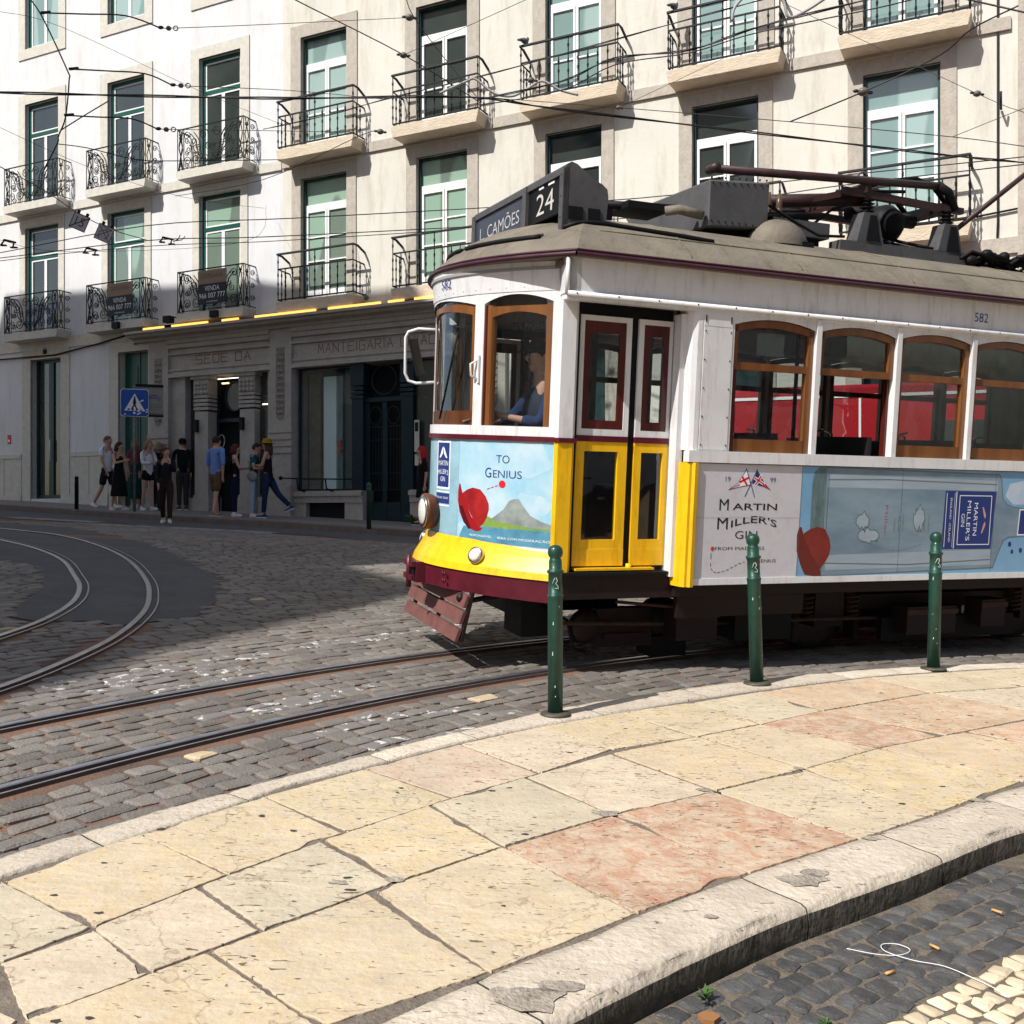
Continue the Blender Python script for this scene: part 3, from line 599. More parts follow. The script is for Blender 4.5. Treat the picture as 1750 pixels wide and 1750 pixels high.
def wall_holes(b,s0,s1,z0,z1,holes,m,y=0,depth=.24,mr=None):
    ss=sorted({s0,s1}|{h[0] for h in holes}|{h[1] for h in holes}); zs=sorted({z0,z1}|{h[2] for h in holes}|{h[3] for h in holes})
    ss=[v for v in ss if s0<=v<=s1]; zs=[v for v in zs if z0<=v<=z1]
    for a,c in zip(ss,ss[1:]):
        for d,e in zip(zs,zs[1:]):
            mx_,mz=(a+c)/2,(d+e)/2
            if any(h[0]<mx_<h[1] and h[2]<mz<h[3] for h in holes): continue
            b.add([(a,y,d),(c,y,d),(c,y,e),(a,y,e)],[(0,1,2,3)],m)
    for h in holes:
        a,c,d,e=h[:4]; d=max(d,z0); e=min(e,z1); mm=mr or m
        b.quad((a,y,d),(a,y+depth,d),(a,y+depth,e),(a,y,e),mm); b.quad((c,y,d),(c,y+depth,d),(c,y+depth,e),(c,y,e),mm)
        b.quad((a,y,e),(a,y+depth,e),(c,y+depth,e),(c,y,e),mm); b.quad((a,y,d),(a,y+depth,d),(c,y+depth,d),(c,y,d),mm)
def surround(b,a,c,d,e,w,m,bottom=True,y=-.03):
    b.box(a-w,a,y,.05,d-(w if bottom else 0),e,m); b.box(c,c+w,y,.05,d-(w if bottom else 0),e,m); b.box(a-w,c+w,y,.05,e,e+w,m)
    if bottom: b.box(a,c,y,.05,d-w,d,m)
def french_green(parent,a,c,d,e,pm,transom=True):
    """green outer frame, narrow white leaf frames, fanlight"""
    g=MB(); y0,y1=.10,.17; t=.10
    g.box(a,a+t,y0,y1,d,e,m_grn); g.box(c-t,c,y0,y1,d,e,m_grn); g.box(a+t,c-t,y0,y1,e-t,e,m_grn)
    zt=e-.78; g.box(a+t,c-t,y0,y1,zt-.1,zt,m_grn); g.box(a+t,c-t,y0,y1,d,d+.06,m_grn)
    def leaf(x0,x1,z0,z1,q=.035):
        g.box(x0,x0+q,y0+.01,y1-.005,z0,z1,m_wfr); g.box(x1-q,x1,y0+.01,y1-.005,z0,z1,m_wfr); g.box(x0+q,x1-q,y0+.01,y1-.005,z1-q,z1,m_wfr); g.box(x0+q,x1-q,y0+.01,y1-.005,z0,z0+q,m_wfr)
    leaf(a+t,c-t,zt,e-t); mid=(a+c)/2; leaf(a+t,mid-.003,d+.06,zt-.1,.045); leaf(mid+.003,c-t,d+.06,zt-.1,.045)
    f=g.build('window',m_grn,parent)
    for (x0,x1,z0,z1) in ((a+t+.03,c-t-.03,zt+.03,e-t-.03),(a+t+.04,mid-.04,d+.10,zt-.14),(mid+.04,c-t-.04,d+.10,zt-.14)):
        p=MB(); p.quad((x0,y0+.03,z0),(x1,y0+.03+random.uniform(-.004,.004),z0),(x1,y0+.03,z1),(x0,y0+.03+random.uniform(-.004,.004),z1),pm); p.build('pane',pm,f)
    return f
def french_white(parent,a,c,d,e,pm):
    g=MB(); y0,y1=.12,.19
    g.box(a,a+.05,y0-.04,y1,d,e,m_dgrn); g.box(c-.05,c,y0-.04,y1,d,e,m_dgrn); g.box(a+.05,c-.05,y0-.04,y1,e-.045,e,m_dgrn)
    a+=.05;c-=.05;e-=.045; t=.06; zt=e-.55
    g.box(a,c,y0,y1,zt-.13,zt,m_wfr); mid=(a+c)/2; g.box(mid-.055,mid+.055,y0,y1,d,zt-.13,m_wfr); g.box(a,a+t,y0,y1,d,zt-.13,m_wfr); g.box(c-t,c,y0,y1,d,zt-.13,m_wfr)
    for x0,x1 in ((a+t,mid-.055),(mid+.055,c-t)):
        g.box(x0,x1,y0,y1,zt-.18,zt-.13,m_wfr); g.box(x0,x1,y0,y1,d,d+.30,m_wfr); g.box(mid-.007,mid+.007,y0-.004,y0,d,zt-.13,m_cst)
        for k in (.36,.68): zz=d+.35+(zt-.2-d-.35)*k; g.box(x0,x1,y0+.01,y1-.02,zz-.015,zz+.015,m_wfr)
    f=g.build('window',m_wfr,parent)
    for (x0,x1,z0,z1) in ((a,c,zt,e),(a+t,mid-.05,d+.30,zt-.18),(mid+.05,c-t,d+.30,zt-.18)):
        p=MB(); p.quad((x0,y0+.04,z0),(x1,y0+.04+random.uniform(-.006,.006),z0),(x1,y0+.04,z1),(x0,y0+.04+random.uniform(-.006,.006),z1),pm); p.build('pane',pm,f)
    return f
def spiral(b,cx,cz,r0,a0,turns,fn,r=.0105,flip=1):
    pts=[]
    for i in range(15):
        t=i/14; rr=r0*(1-.78*t); a=a0+flip*turns*2*PI*t; pts.append(fn(cx+rr*math.cos(a),cz+rr*math.sin(a)))
    b.tube(pts,r,4,m_iron)
def scroll_railing(W,D=.42,H=1.02):
    b=MB(); h=.02
    def P(u,z): return (u,-D,z)
    for z,r in ((H,.018),(.05,.012)):
        b.tube([(-W/2,0,z),(-W/2,-D,z),(W/2,-D,z),(W/2,0,z)],r,4,m_iron,False)
    for u in (-W/2,-W/2+.2,W/2-.2,W/2): b.tube([P(u,0),P(u,H)],.011,4,m_iron,False)
    for sx in (-1,1):
        # corner panels: long crossed bars with curls
        c=sx*(W/2-.1)
        b.tube([P(c-.07,.05),P(c-.01,.35),P(c+.06,.62),P(c+.02,.82),P(c-.06,H-.02)],.011,4,m_iron)
        b.tube([P(c+.07,.05),P(c+.01,.35),P(c-.06,.62),P(c-.02,.82),P(c+.06,H-.02)],.011,4,m_iron)
        spiral(b,c,.18,.055,0,1.2,P); spiral(b,c,.88,.05,PI,1.2,P,flip=-1)
        # sweeping stems
        for k in range(3):
            u0=sx*(.10+.12*k); u1=sx*(.52+.11*k)
            pts=[P(u0+(u1-u0)*(t/10)**1.0+sx*.05*math.sin(t/10*PI*2),.10+.10*k+(.80-.12*k)*(t/10)) for t in range(11)]
            b.tube(pts,.012,4,m_iron)
        for (cx,cz,r,a,f_) in ((.16,.2,.12,0,1),(.20,.80,.14,PI,-1),(.44,.24,.14,PI,1),(.52,.66,.13,0,-1),(.72,.22,.12,0,1),(.74,.84,.11,PI,-1),(.68,.50,.10,PI/2,1),(.36,.50,.09,0,1),(.05,.5,.10,PI/2,-1)):
            spiral(b,sx*cx,cz,r,a if sx>0 else PI-a,1.5,P,flip=f_*sx)
        # return
        def Q(u,z): return (sx*W/2,-D+u,z)
        b.tube([Q(.21,0),Q(.21,H)],.009,4,m_iron,False)
        b.tube([Q(.05,.05),Q(.12,.35),Q(.04,.6),Q(.1,.8),Q(.05,H)],.011,4,m_iron); b.tube([Q(.16,.05),Q(.09,.35),Q(.17,.6),Q(.11,.8),Q(.17,H)],.011,4,m_iron)
        for (cx,cz,r) in ((.1,.2,.07),(.1,.85,.06),(.31,.25,.08),(.31,.55,.07),(.31,.85,.08)): spiral(b,cx,cz,r,0,1.3,Q)
    return b
def bal_railing(W,D=.43,H=1.10):
    b=MB()
    b.tube([(-W/2-.02,.0,H-.10),(-W/2-.02,-D+.16,H),(-W/2-.02,-D-.02,H),(W/2+.02,-D-.02,H),(W/2+.02,-D+.16,H),(W/2+.02,0,H-.10)],.027,4,m_iron,False)
    b.tube([(-W/2,0,.74),(-W/2,-D,.76),(W/2,-D,.76),(W/2,0,.74)],.020,4,m_iron,False)
    b.tube([(-W/2,0,.05),(-W/2,-D,.05),(W/2,-D,.05),(W/2,0,.05)],.020,4,m_iron,False)
    def bal(x,y,h,knobs):
        pr=[(.013,.05)]
        for z in knobs: pr+=[(.013,z-.04),(.023,z-.025),(.015,z-.01),(.029,z),(.015,z+.01),(.023,z+.025),(.013,z+.04)]
        pr.append((.013,h)); b.lathe(pr,(x,y,0),n=6,m=m_iron)
    n=10
    for i in range(n+1):
        x=-W/2+W*i/n
        full=i in (0,n,n//2)
        bal(x,-D,H if full else .76,(.2,.42,.62,.93) if full else (.22,.45,.64))
    for sx in (-1,1):
        for y in (-D+.13,-D+.27): bal(sx*W/2,y,.76,(.22,.45,.64))
    return b
# ---------------- white building
wb=thing('apartment_building','white apartment house with green French windows and scrolled iron balconies at the left','building',FM)
WC=[(-18.7,-17.4),(-15.53,-14.22),(-12.38,-11.07),(-9.23,-7.92),(-6.075,-4.765),(-2.93,-1.61)]
holes=[]
for a,c in WC: holes+=[(a,c,5.02,7.95),(a,c,8.48,11.33),(a,c,12.85,15.3)]
D1=(-9.02,-7.83,.52,4.31); D2=(-5.70,-4.64,.12,4.28)
gh=[D1,D2,(-12.4,-11.2,.7,4.3),(-15.5,-14.3,.9,4.3)]
b=MB(); wall_holes(b,-24,-.33,4.86,17.5,[h for h in holes],m_white); wall_holes(b,-24,-4.58,-1,4.86,gh,m_white,depth=.26,mr=m_wst)
b.box(-24,-.33,-.55,-.0,17.5,17.8,m_wst)
b.add([(-24,0,-1),(-24,10,-1),(-24,10,17.5),(-24,0,17.5)],[(0,1,2,3)],m_white); b.add([(-.33,0.3,4.8),(-.33,10,4.8),(-.33,10,17.5),(-.33,.3,17.5)],[(0,1,2,3)],m_white); b.add([(-24,10,-1),(-.33,10,-1),(-.33,10,17.5),(-24,10,17.5)],[(0,1,2,3)],m_white)
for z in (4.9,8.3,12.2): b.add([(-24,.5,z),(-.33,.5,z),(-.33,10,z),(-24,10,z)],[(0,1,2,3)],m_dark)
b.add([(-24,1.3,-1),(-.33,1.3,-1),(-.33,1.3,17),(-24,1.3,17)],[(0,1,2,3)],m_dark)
b.build('wall',m_white,wb)
b=MB(); b.add([(-24.3,-.6,17.8),(-.33,-.6,17.8),(-.33,5,20.5),(-24.3,5,20.5),(-.33,10.3,17.8),(-24.3,10.3,17.8)],[(0,1,2,3),(3,2,4,5)],m_roof); b.build('roof',m_roof,wb)
b=MB()
for a,c in WC:
    surround(b,a,c,8.48,11.33,.27,m_wst,False); surround(b,a,c,5.02,7.93,.22,m_wst,False); surround(b,a,c,12.85,15.3,.27,m_wst)
b.box(-24,-.36,-.045,.02,8.20,8.42,m_wst); b.box(-24,-4.6,-.04,.02,4.56,4.86,m_wst)
for h in gh:
    surround(b,h[0],h[1],h[2]-.35,h[3],.33,m_wst,False,-.025)
# dado panels
for s0,s1 in ((-24,-15.9),(-13.9,-12.8),(-10.8,-9.38),(-7.47,-6.05)):
    k=max(2,int((s1-s0)/.55)); 
    for i in range(k): b.box(s0+(s1-s0)*i/k+.012,s0+(s1-s0)*(i+1)/k-.012,-.02,.02,-1,1.62,m_wst)
    b.box(s0,s1,-.035,.02,1.63,1.75,m_wst); b.box(s0,s1,-.05,.0,-1,.62 if s0<-7 else .42,m_wst)
b.build('stone_trim',m_wst,wb)
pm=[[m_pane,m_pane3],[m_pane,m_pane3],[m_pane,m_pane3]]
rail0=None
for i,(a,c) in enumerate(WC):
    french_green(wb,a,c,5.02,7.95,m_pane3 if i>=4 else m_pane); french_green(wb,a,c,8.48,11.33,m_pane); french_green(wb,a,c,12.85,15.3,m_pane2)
    for z in (4.98,8.46):
        mid=(a+c)/2+.07; q=MB(); q.prism([(-1.06,0),(1.06,0),(1.06,-.03),(1.02,-.2),(-1.02,-.2),(-1.06,-.03)],0,-.46,lambda u,v,h,mid=mid,z=z:(mid+u,h,z+v),m_wst)
        so_=q.build('balcony',m_wst,wb)
        if rail0 is None: rail0=scroll_railing(2.08).build('railing',m_iron,so_); rail0.location=(mid,0,z)
        else:
            r_=rail0.copy(); COL.objects.link(r_); r_.parent=so_; r_.location=(mid,0,z)
# doors
def door_glass(parent,h):
    a,c,d,e=h; g=MB(); y0,y1=.40,.47
    y0,y1=.18,.25; t=.08; g.box(a,a+t,y0,y1,d,e,m_dgrn); g.box(c-t,c,y0,y1,d,e,m_dgrn); g.box(a+t,c-t,y0,y1,e-t,e,m_dgrn); g.box(a+t,c-t,y0,y1,d,d+.1,m_dgrn); mid=(a+c)/2; g.box(mid-.09,mid+.09,y0-.01,y1,d+.1,e-t,m_dgrn)
    f=g.build('door',m_dgrn,parent)
    for x0,x1 in ((a+t,mid-.09),(mid+.09,c-t)):
        p=MB(); p.quad((x0,y0+.03,d+.1),(x1,y0+.03,d+.1),(x1,y0+.035,e-t),(x0,y0+.03,e-t),m_pane); p.build('pane',m_pane,f)
    p=MB(); p.tube([(mid+.02,y0-.08,d+1.0),(mid+.02,y0-.08,d+1.6)],.014,6,m_wfr); p.build('handle',m_wfr,f)
for h in (D1,gh[2],gh[3]): door_glass(wb,h)
g=MB(); a,c,d,e=D2; g.box(a,c,.22,.27,d,e,m_grn); mid=(a+c)/2
for x0,x1 in ((a+.08,mid-.05),(mid+.05,c-.08)):
    for z0,z1 in ((d+.2,d+1.0),(d+1.1,d+2.6),(d+2.7,e-.35)): g.box(x0+.02,x1-.02,.205,.225,z0,z1,m_grn)
g.box(mid-.02,mid+.02,.20,.22,d,e,m_grn); g.build('door',m_grn,wb)
b=MB()
for x in (-8.43,-5.05): b.box(x-.07,x+.07,-.04,-.02,4.44,4.62,m_dark)
b.build('house_number_plate',m_dark,wb)
b=MB(); m_red=mat('red_sign',(.55,.05,.03),.5); b.box(-9.95,-9.83,-.02,0,2.05,2.3,m_red); b.box(-9.93,-9.85,-.024,-.02,2.10,2.17,m_wfr); b.build('hydrant_sign',m_red,wb)
b=MB(); b.tube([(-24,-.05,4.42),(-12,-.05,4.44),(-9.9,-.06,4.40),(-8.0,-.06,4.38),(-6.4,-.06,4.55),(-5.2,-.06,4.72)],.022,5,m_iron); b.build('cable',m_iron,wb)
# ---------------- cream building
cb=thing('apartment_building','cream apartment house with white French windows and plain baluster balconies, right of the white house','building',FM)
CCOL=[(.20,1.50),(3.36,4.64),(6.48,7.72),(9.58,10.86),(12.72,14.0),(17.0,18.3),(20.2,21.5)]
holes=[]
for a,c in CCOL: holes+=[(a,c,5.0,7.9),(a,c,8.5,11.2),(a,c,12.85,15.3)]
gr=[(6.6,7.8,-.6,3.6),(9.6,10.9,-.6,3.6),(12.7,14.0,-.6,3.6),(17,18.3,-.6,3.6)]
b=MB(); wall_holes(b,-.33,28,4.70,17.5,holes,m_cream); wall_holes(b,5.3,28,-3,4.70,gr,m_cream,depth=.35,mr=m_cst)
b.box(-.33,28,-.55,0,17.5,17.8,m_cst); b.add([(28,0,-3),(28,10,-3),(28,10,17.5),(28,0,17.5)],[(0,1,2,3)],m_cream); b.add([(-.33,10,-1),(28,10,-3),(28,10,17.5),(-.33,10,17.5)],[(0,1,2,3)],m_cream)
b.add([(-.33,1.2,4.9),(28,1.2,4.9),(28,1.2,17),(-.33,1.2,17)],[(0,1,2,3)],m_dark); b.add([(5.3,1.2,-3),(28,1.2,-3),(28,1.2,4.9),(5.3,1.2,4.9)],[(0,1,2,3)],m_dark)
b.build('wall',m_cream,cb)
b=MB(); b.add([(-.33,-.6,17.8),(28.3,-.6,17.8),(28.3,5,20.5),(-.33,5,20.5),(28.3,10.3,17.8),(-.33,10.3,17.8)],[(0,1,2,3),(3,2,4,5)],m_roof); b.build('roof',m_roof,cb)
b=MB()
for a,c in CCOL: surround(b,a,c,8.5,11.2,.29,m_cst,False); surround(b,a,c,5.0,7.9,.26,m_cst,False); surround(b,a,c,12.85,15.3,.28,m_cst)
for h in gr: surround(b,h[0],h[1],h[2],h[3],.28,m_cst,False)
b.box(-.33,15.1,-.05,.02,8.22,8.44,m_cst); b.box(5.3,28,-.05,.02,4.45,4.72,m_cst); b.box(15.2,15.85,-.06,.02,-3,17.5,m_cst); b.box(15.9,28,-.05,.02,8.22,8.44,m_cst)
b.build('stone_trim',m_cst,cb)
br=None
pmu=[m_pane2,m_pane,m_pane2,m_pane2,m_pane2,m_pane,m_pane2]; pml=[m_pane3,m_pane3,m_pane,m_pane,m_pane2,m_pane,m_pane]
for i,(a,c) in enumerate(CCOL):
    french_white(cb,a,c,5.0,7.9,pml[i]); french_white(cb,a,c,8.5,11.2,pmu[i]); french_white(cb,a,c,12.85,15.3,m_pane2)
    for z in (4.98,8.5):
        mid=(a+c)/2+.07; q=MB(); q.prism([(-1.08,0),(1.08,0),(1.08,-.05),(1.03,-.26),(-1.03,-.26),(-1.08,-.05)],0,-.47,lambda u,v,h,mid=mid,z=z:(mid+u,h,z+v),m_slabst)
        so_=q.build('balcony',m_slabst,cb); bevel(so_,.01,1)
        if br is None: br=bal_railing(2.1).build('railing',m_iron,so_); br.location=(mid,0,z)
        else:
            r_=br.copy(); COL.objects.link(r_); r_.parent=so_; r_.location=(mid,0,z)
for h in gr:
    g=MB(); g.box(h[0],h[1],.28,.33,h[2],h[3],m_dgrn); g.build('door',m_dgrn,cb)
# cable run and bracket at the right of the facade
b=MB(); b.tube([(14.9,-.03,11.0),(14.9,-.03,5.0),(14.85,-.03,3.6)],.018,5,m_iron); b.tube([(13.3,-.03,5.12),(14.2,-.04,5.1),(15.6,-.04,5.22)],.018,5,m_iron); b.tube([(14.95,-.03,6.9),(14.95,-.25,6.9),(14.95,-.3,7.1)],.02,5,m_iron); b.build('cable',m_iron,cb)
# ---------------- stone shopfront of the butter shop
sf=thing('shopfront','carved grey stone shopfront with lettered frieze, pilasters and dark glazed doors','shopfront',FM)
b=MB(); ZT=4.62
# frieze + cornice
def mould(b,s0,s1,prof,m):  # prof: list of (y,z) closed, extruded along s
    n=len(prof); b.add([(s0,y,z) for y,z in prof]+[(s1,y,z) for y,z in prof],[tuple(range(n)),tuple(range(2*n-1,n-1,-1))]+[(i,(i+1)%n,n+(i+1)%n,n+i) for i in range(n)],m)
mould(b,-4.95,5.6,[(0,4.66),(-.53,4.66),(-.53,4.60),(-.44,4.58),(-.40,4.53),(-.22,4.50),(-.20,4.44),(0,4.44)],m_shop)
for s0,s1 in ((-3.86,-.64),(.0,5.0)):
    mould(b,s0,s1,[(0,4.44),(-.16,4.44),(-.16,4.34),(-.12,4.32),(-.14,4.26),(-.14,4.22),(-.06,4.20),(-.06,4.14),(-.11,4.12),(-.11,4.06),(-.04,4.05),(-.04,3.72),(-.10,3.71),(-.10,3.66),(-.07,3.64),(-.07,3.60),(-.12,3.58),(-.12,3.50),(0,3.50)],m_shop)
    b.box(s0,s1,0,.5,3.50,4.44,m_shop)
for s0,s1 in ((-4.52,-3.86),(-.64,.0),(5.0,5.6)):
    b.box(s0,s1,-.12,.5,-.6,4.44,m_shop)
    for z in (1.52,1.68,1.84,2.00): b.box(s0-.03,s1+.03,-.15,-.12,z,z+.10,m_shop)
    b.box(s0-.04,s1+.04,-.2,-.0,-.6,.75,m_shop); b.box(s0-.06,s1+.06,-.23,-.2,-.6,.35,m_shop)
    # sunk ornament panel with a ladder of knots
    c=(s0+s1)/2; m_orn=mat('carved_recess',(.25,.215,.185),.9,var=.3,vs=20)
    b.prism([(c-.13,4.0),(c+.13,4.0),(c+.13,2.45),(c+.08,2.33),(c,2.28),(c-.08,2.33),(c-.13,2.45)],-.125,-.118,lambda u,v,h:(u,h,v),m_orn)
    for k in range(11):
        z=3.9-k*.14
        for e in (-.055,.055): b.tube([(c+e,-.13,z),(c+e+.045,-.145,z-.035),(c+e,-.13,z-.07),(c+e-.045,-.145,z-.035),(c+e,-.13,z)],.012,4,m_shop)
b.box(-4.58,-4.52,-.05,.5,-.3,4.44,m_shop)
# first bay: jamb, two columns with capitals
b.box(-3.86,-3.41,.0,.5,-.4,3.5,m_shop); b.box(-.79,-.64,.0,.5,-.4,3.5,m_shop)
for s0,s1 in ((-3.09,-2.66),(-1.65,-1.2)):
    b.box(s0,s1,.0,.40,.55,2.62,m_shop); b.box(s0-.05,s1+.05,-.04,.42,-.4,.5,m_shop); b.box(s0-.03,s1+.03,-.02,.41,.5,.56,m_shop)
    for z in (2.66,2.76,2.86,2.96): b.box(s0-.02,s1+.02,-.02,.41,z,z+.07,m_shop)
    b.box(s0-.02,s1+.02,-.02,.41,3.04,3.42,m_shop); b.box(s0-.08,s1+.08,-.07,.42,3.42,3.50,m_shop)
    for k in range(4):
        for z in (3.08,3.2,3.3): b.ball((s0+.05+k*(s1-s0-.1)/3,-.03,z),(.05,.04,.05),m_shop,6,4)
for s0,s1 in ((-3.41,-3.09),(-1.2,-.79)): b.box(s0,s1,.05,.45,-.4,.5,m_shop)
# second bay sills
def bench(s0,s1,open_):
    b.box(s0,s1,-.05,.4,.35,.62,m_cst); b.box(s0,s1,-.10,.0,.50,.60,m_cst)
    o0,o1=open_; b.box(s0,o0,-.02,.4,-.6,.35,m_cst); b.box(o1,s1,-.02,.4,-.6,.35,m_cst); b.box(o0,o1,.12,.4,-.6,.35,m_dark)
bench(.0,1.95,(.35,1.45)); bench(3.2,5.0,(3.75,4.6))
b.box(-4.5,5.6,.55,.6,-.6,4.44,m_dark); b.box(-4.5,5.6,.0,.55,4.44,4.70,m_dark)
b.build('stone_front',m_shop,sf)
m_let=mat('incised_lettering',(.20,.105,.085),.9)
b=MB(); fn=lambda u,v:(u,-.0455,v)
stroke_text(b,'SEDE DA',fn,-3.0,3.80,.19,.08,.20,.022,m_let)
stroke_text(b,'MANTEIGARIA UNI^AO',fn,.72,3.79,.155,.055,.21,.018,m_let); b.build('frieze_lettering',m_let,sf)
# dark green timber of the second bay
b=MB(); m_dk=mat('near_black_green_paint',(.008,.026,.034),.4,var=.2,vs=8)
for s0,s1 in ((1.62,1.92),(2.95,3.25)):
    b.box(s0,s1,.02,.3,.55 if s0<2 else -.2,2.7,m_dk); b.box(s0-.03,s1+.03,0,.3,3.0,3.5,m_dk)
    for z in (2.7,2.8,2.9): b.box(s0-.02,s1+.02,.0,.3,z,z+.07,m_dk)
b.box(1.92,2.95,.12,.2,2.62,2.72,m_dk); b.box(1.92,2.02,.15,.2,-.1,2.6,m_dk); b.box(2.85,2.95,.15,.2,-.1,2.6,m_dk); b.box(2.38,2.50,.13,.2,-.1,2.6,m_dk); b.box(2.02,2.85,.14,.2,-.1,.35,m_dk)
b.tube([(2.43+.33*math.cos(R(a)),.12,3.1+.33*math.sin(R(a))) for a in range(0,361,20)],.018,5,m_dk)
for s in (2.2,2.68):
    b.tube([(s+.16*math.cos(R(a)),.12,2.3+.2*math.sin(R(a))) for a in range(0,361,24)],.012,4,m_dk)
    for z in (2.05,1.75,.62,1.0): b.box(s-.19,s+.19,.12,.14,z,z+.02,m_dk)
    for k in range(-2,3): b.box(s+k*.08-.006,s+k*.08+.006,.12,.135,.62,2.05,m_dk)
b.build('door',m_dk,sf)
b=MB(); b.box(.05,.10,.1,.15,.62,3.5,m_dk); b.box(.05,1.62,.1,.15,.62,.67,m_dk); b.box(.05,1.62,.1,.15,3.45,3.5,m_dk); fw=b.build('shop_window',m_dk,sf)
gs=glass('shop_glass',(.85,.9,.9),.0,.004,2)
b=MB(); b.quad((.1,.12,.67),(1.62,.12,.67),(1.62,.125,3.45),(.1,.12,3.45),gs); b.build('pane',gs,fw)
# what shows inside the window: pale post, panelled wall
m_in1=mat('pale_post',(.72,.82,.82),.7); m_in2=mat('inner_wall',(.16,.145,.11),.8,var=.3,vs=5); b=MB()
b.box(.62,.98,.3,.5,.62,3.3,m_in1); b.box(.10,.45,.42,.5,.62,3.4,m_in2); b.box(1.15,1.6,.42,.5,.62,3.45,mat('inner_panel',(.13,.15,.13),.7)); b.box(.98,1.12,.36,.5,.62,3.3,mat('grey_post',(.2,.25,.25),.7)); b.box(1.0,1.1,.33,.36,1.65,1.8,m_red); b.box(1.02,1.11,.33,.36,1.5,1.6,m_red); b.build('window_display',m_in1,sf)
b=MB(); b.quad((3.28,.12,.62),(5.0,.12,.62),(5.0,.12,3.5),(3.28,.12,3.5),m_pane); b.build('shop_window',m_pane,sf)
# first bay doorway and glass
b=MB(); b.box(-2.66,-1.65,.30,.36,2.36,2.46,m_dk); b.box(-2.66,-2.60,.30,.36,.1,3.5,m_dk); b.box(-1.71,-1.65,.30,.36,.1,3.5,m_dk)
b.tube([(-2.05+.3*math.cos(R(a)),.28,2.98+.36*math.sin(R(a))) for a in range(0,361,20)],.02,5,m_dk); b.prism([(-2.05+.28*math.cos(R(a)),2.98+.34*math.sin(R(a))) for a in range(0,360,20)],.30,.31,lambda u,v,h:(u,h,v),mat('etched_glass',(.09,.10,.095),.3,spec=.8))
b.tube([(-2.48+.1*math.cos(R(a)),.28,1.9+.16*math.sin(R(a))) for a in range(0,361,24)],.012,4,m_wst)
for k in range(3): b.box(-2.58+k*.07,-2.57+k*.07,.28,.3,1.2,1.7,m_wst)
b.build('door',m_dk,sf)
b=MB(); b.quad((-3.41,.2,.5),(-3.09,.2,.5),(-3.09,.2,3.5),(-3.41,.2,3.5),m_pane); b.build('shop_window',m_pane,sf); b=MB(); b.quad((-1.2,.2,.5),(-.79,.2,.5),(-.79,.2,3.5),(-1.2,.2,3.5),m_pane); b.build('shop_window',m_pane,sf)
m_glow=mat('lamp_glow',(1,.8,.5),.5,emit=(1,.62,.25),es=3.0); m_glw=mat('white_lamp_glow',(1,1,1),.5,emit=(1,.95,.85),es=2.0)
b=MB(); b.box(-2.4,-2.2,.2,.24,3.30,3.33,m_glow); b.box(-1.1,-.82,.17,.19,2.72,2.745,m_glw); b.box(-2.55,-1.75,.22,.23,3.42,3.44,m_glw); b.build('ceiling_lamp',m_glow,sf)
for s in (-2.88,-1.43):
    b=MB(); b.box(s-.17,s-.07,-.09,0.0,2.12,2.42,m_iron); b.build('wall_lamp',m_iron,sf)
# brass hand rail on brackets in front of the window
b=MB(); b.tube([(-.1,-.35,.92),(.4,-.35,.90),(1.9,-.35,.86)],.018,6,m_iron); 
for s in (.35,1.15): b.tube([(s,-.05,.6),(s,-.3,.66),(s,-.35,.88)],.02,5,m_iron)
b.ball((-.12,-.35,.92),.05,m_iron,8,5); b.build('hand_rail',m_iron,sf)
b=MB(); b.box(3.3,3.42,-.0,.02,1.45,2.15,m_wst); b.box(3.32,3.40,-.01,0,1.9,2.1,m_dark); b.box(3.31,3.42,0,.02,1.15,1.4,m_wst); b.build('notice_plate',m_wst,sf)
# glowing strip lamps on top of the cornice, and spotlights
m_led=mat('amber_strip',(1,.6,.15),.5,emit=(1,.50,.10),es=1.5)
for s0,s1 in ((-4.3,-3.62),(-3.35,-2.2),(-1.75,-1.25),(-.75,1.0),(1.35,2.75),(2.95,3.35),(3.62,4.7)):
    b=MB(); b.box(s0,s1,-.52,-.48,4.664,4.715,m_led); tag(b.build('strip_lamp',m_led),'amber strip lamp glowing on the shop cornice','lamp','amber strip lamps along the shop cornice').matrix_world=FM
for s,nm in ((-5.25,'black floodlight on an arm at the left end of the shop cornice'),(-3.5,'small floodlight over the first amber strip lamps'),(-2.0,'small floodlight above the frieze word sede')):
    t=thing('floodlight',nm,'floodlight',FM@Matrix.Translation((s,0,4.85))); t['group']='floodlights above the shop cornice'
    b=MB(); b.box(-.11,.11,-.55,-.38,-.06,.10,m_iron); b.build('lamp_head',m_iron,t); b=MB(); b.tube([(0,0,.05),(0,-.25,.12),(0,-.42,.06)],.018,5,m_iron); b.build('arm',m_iron,t)
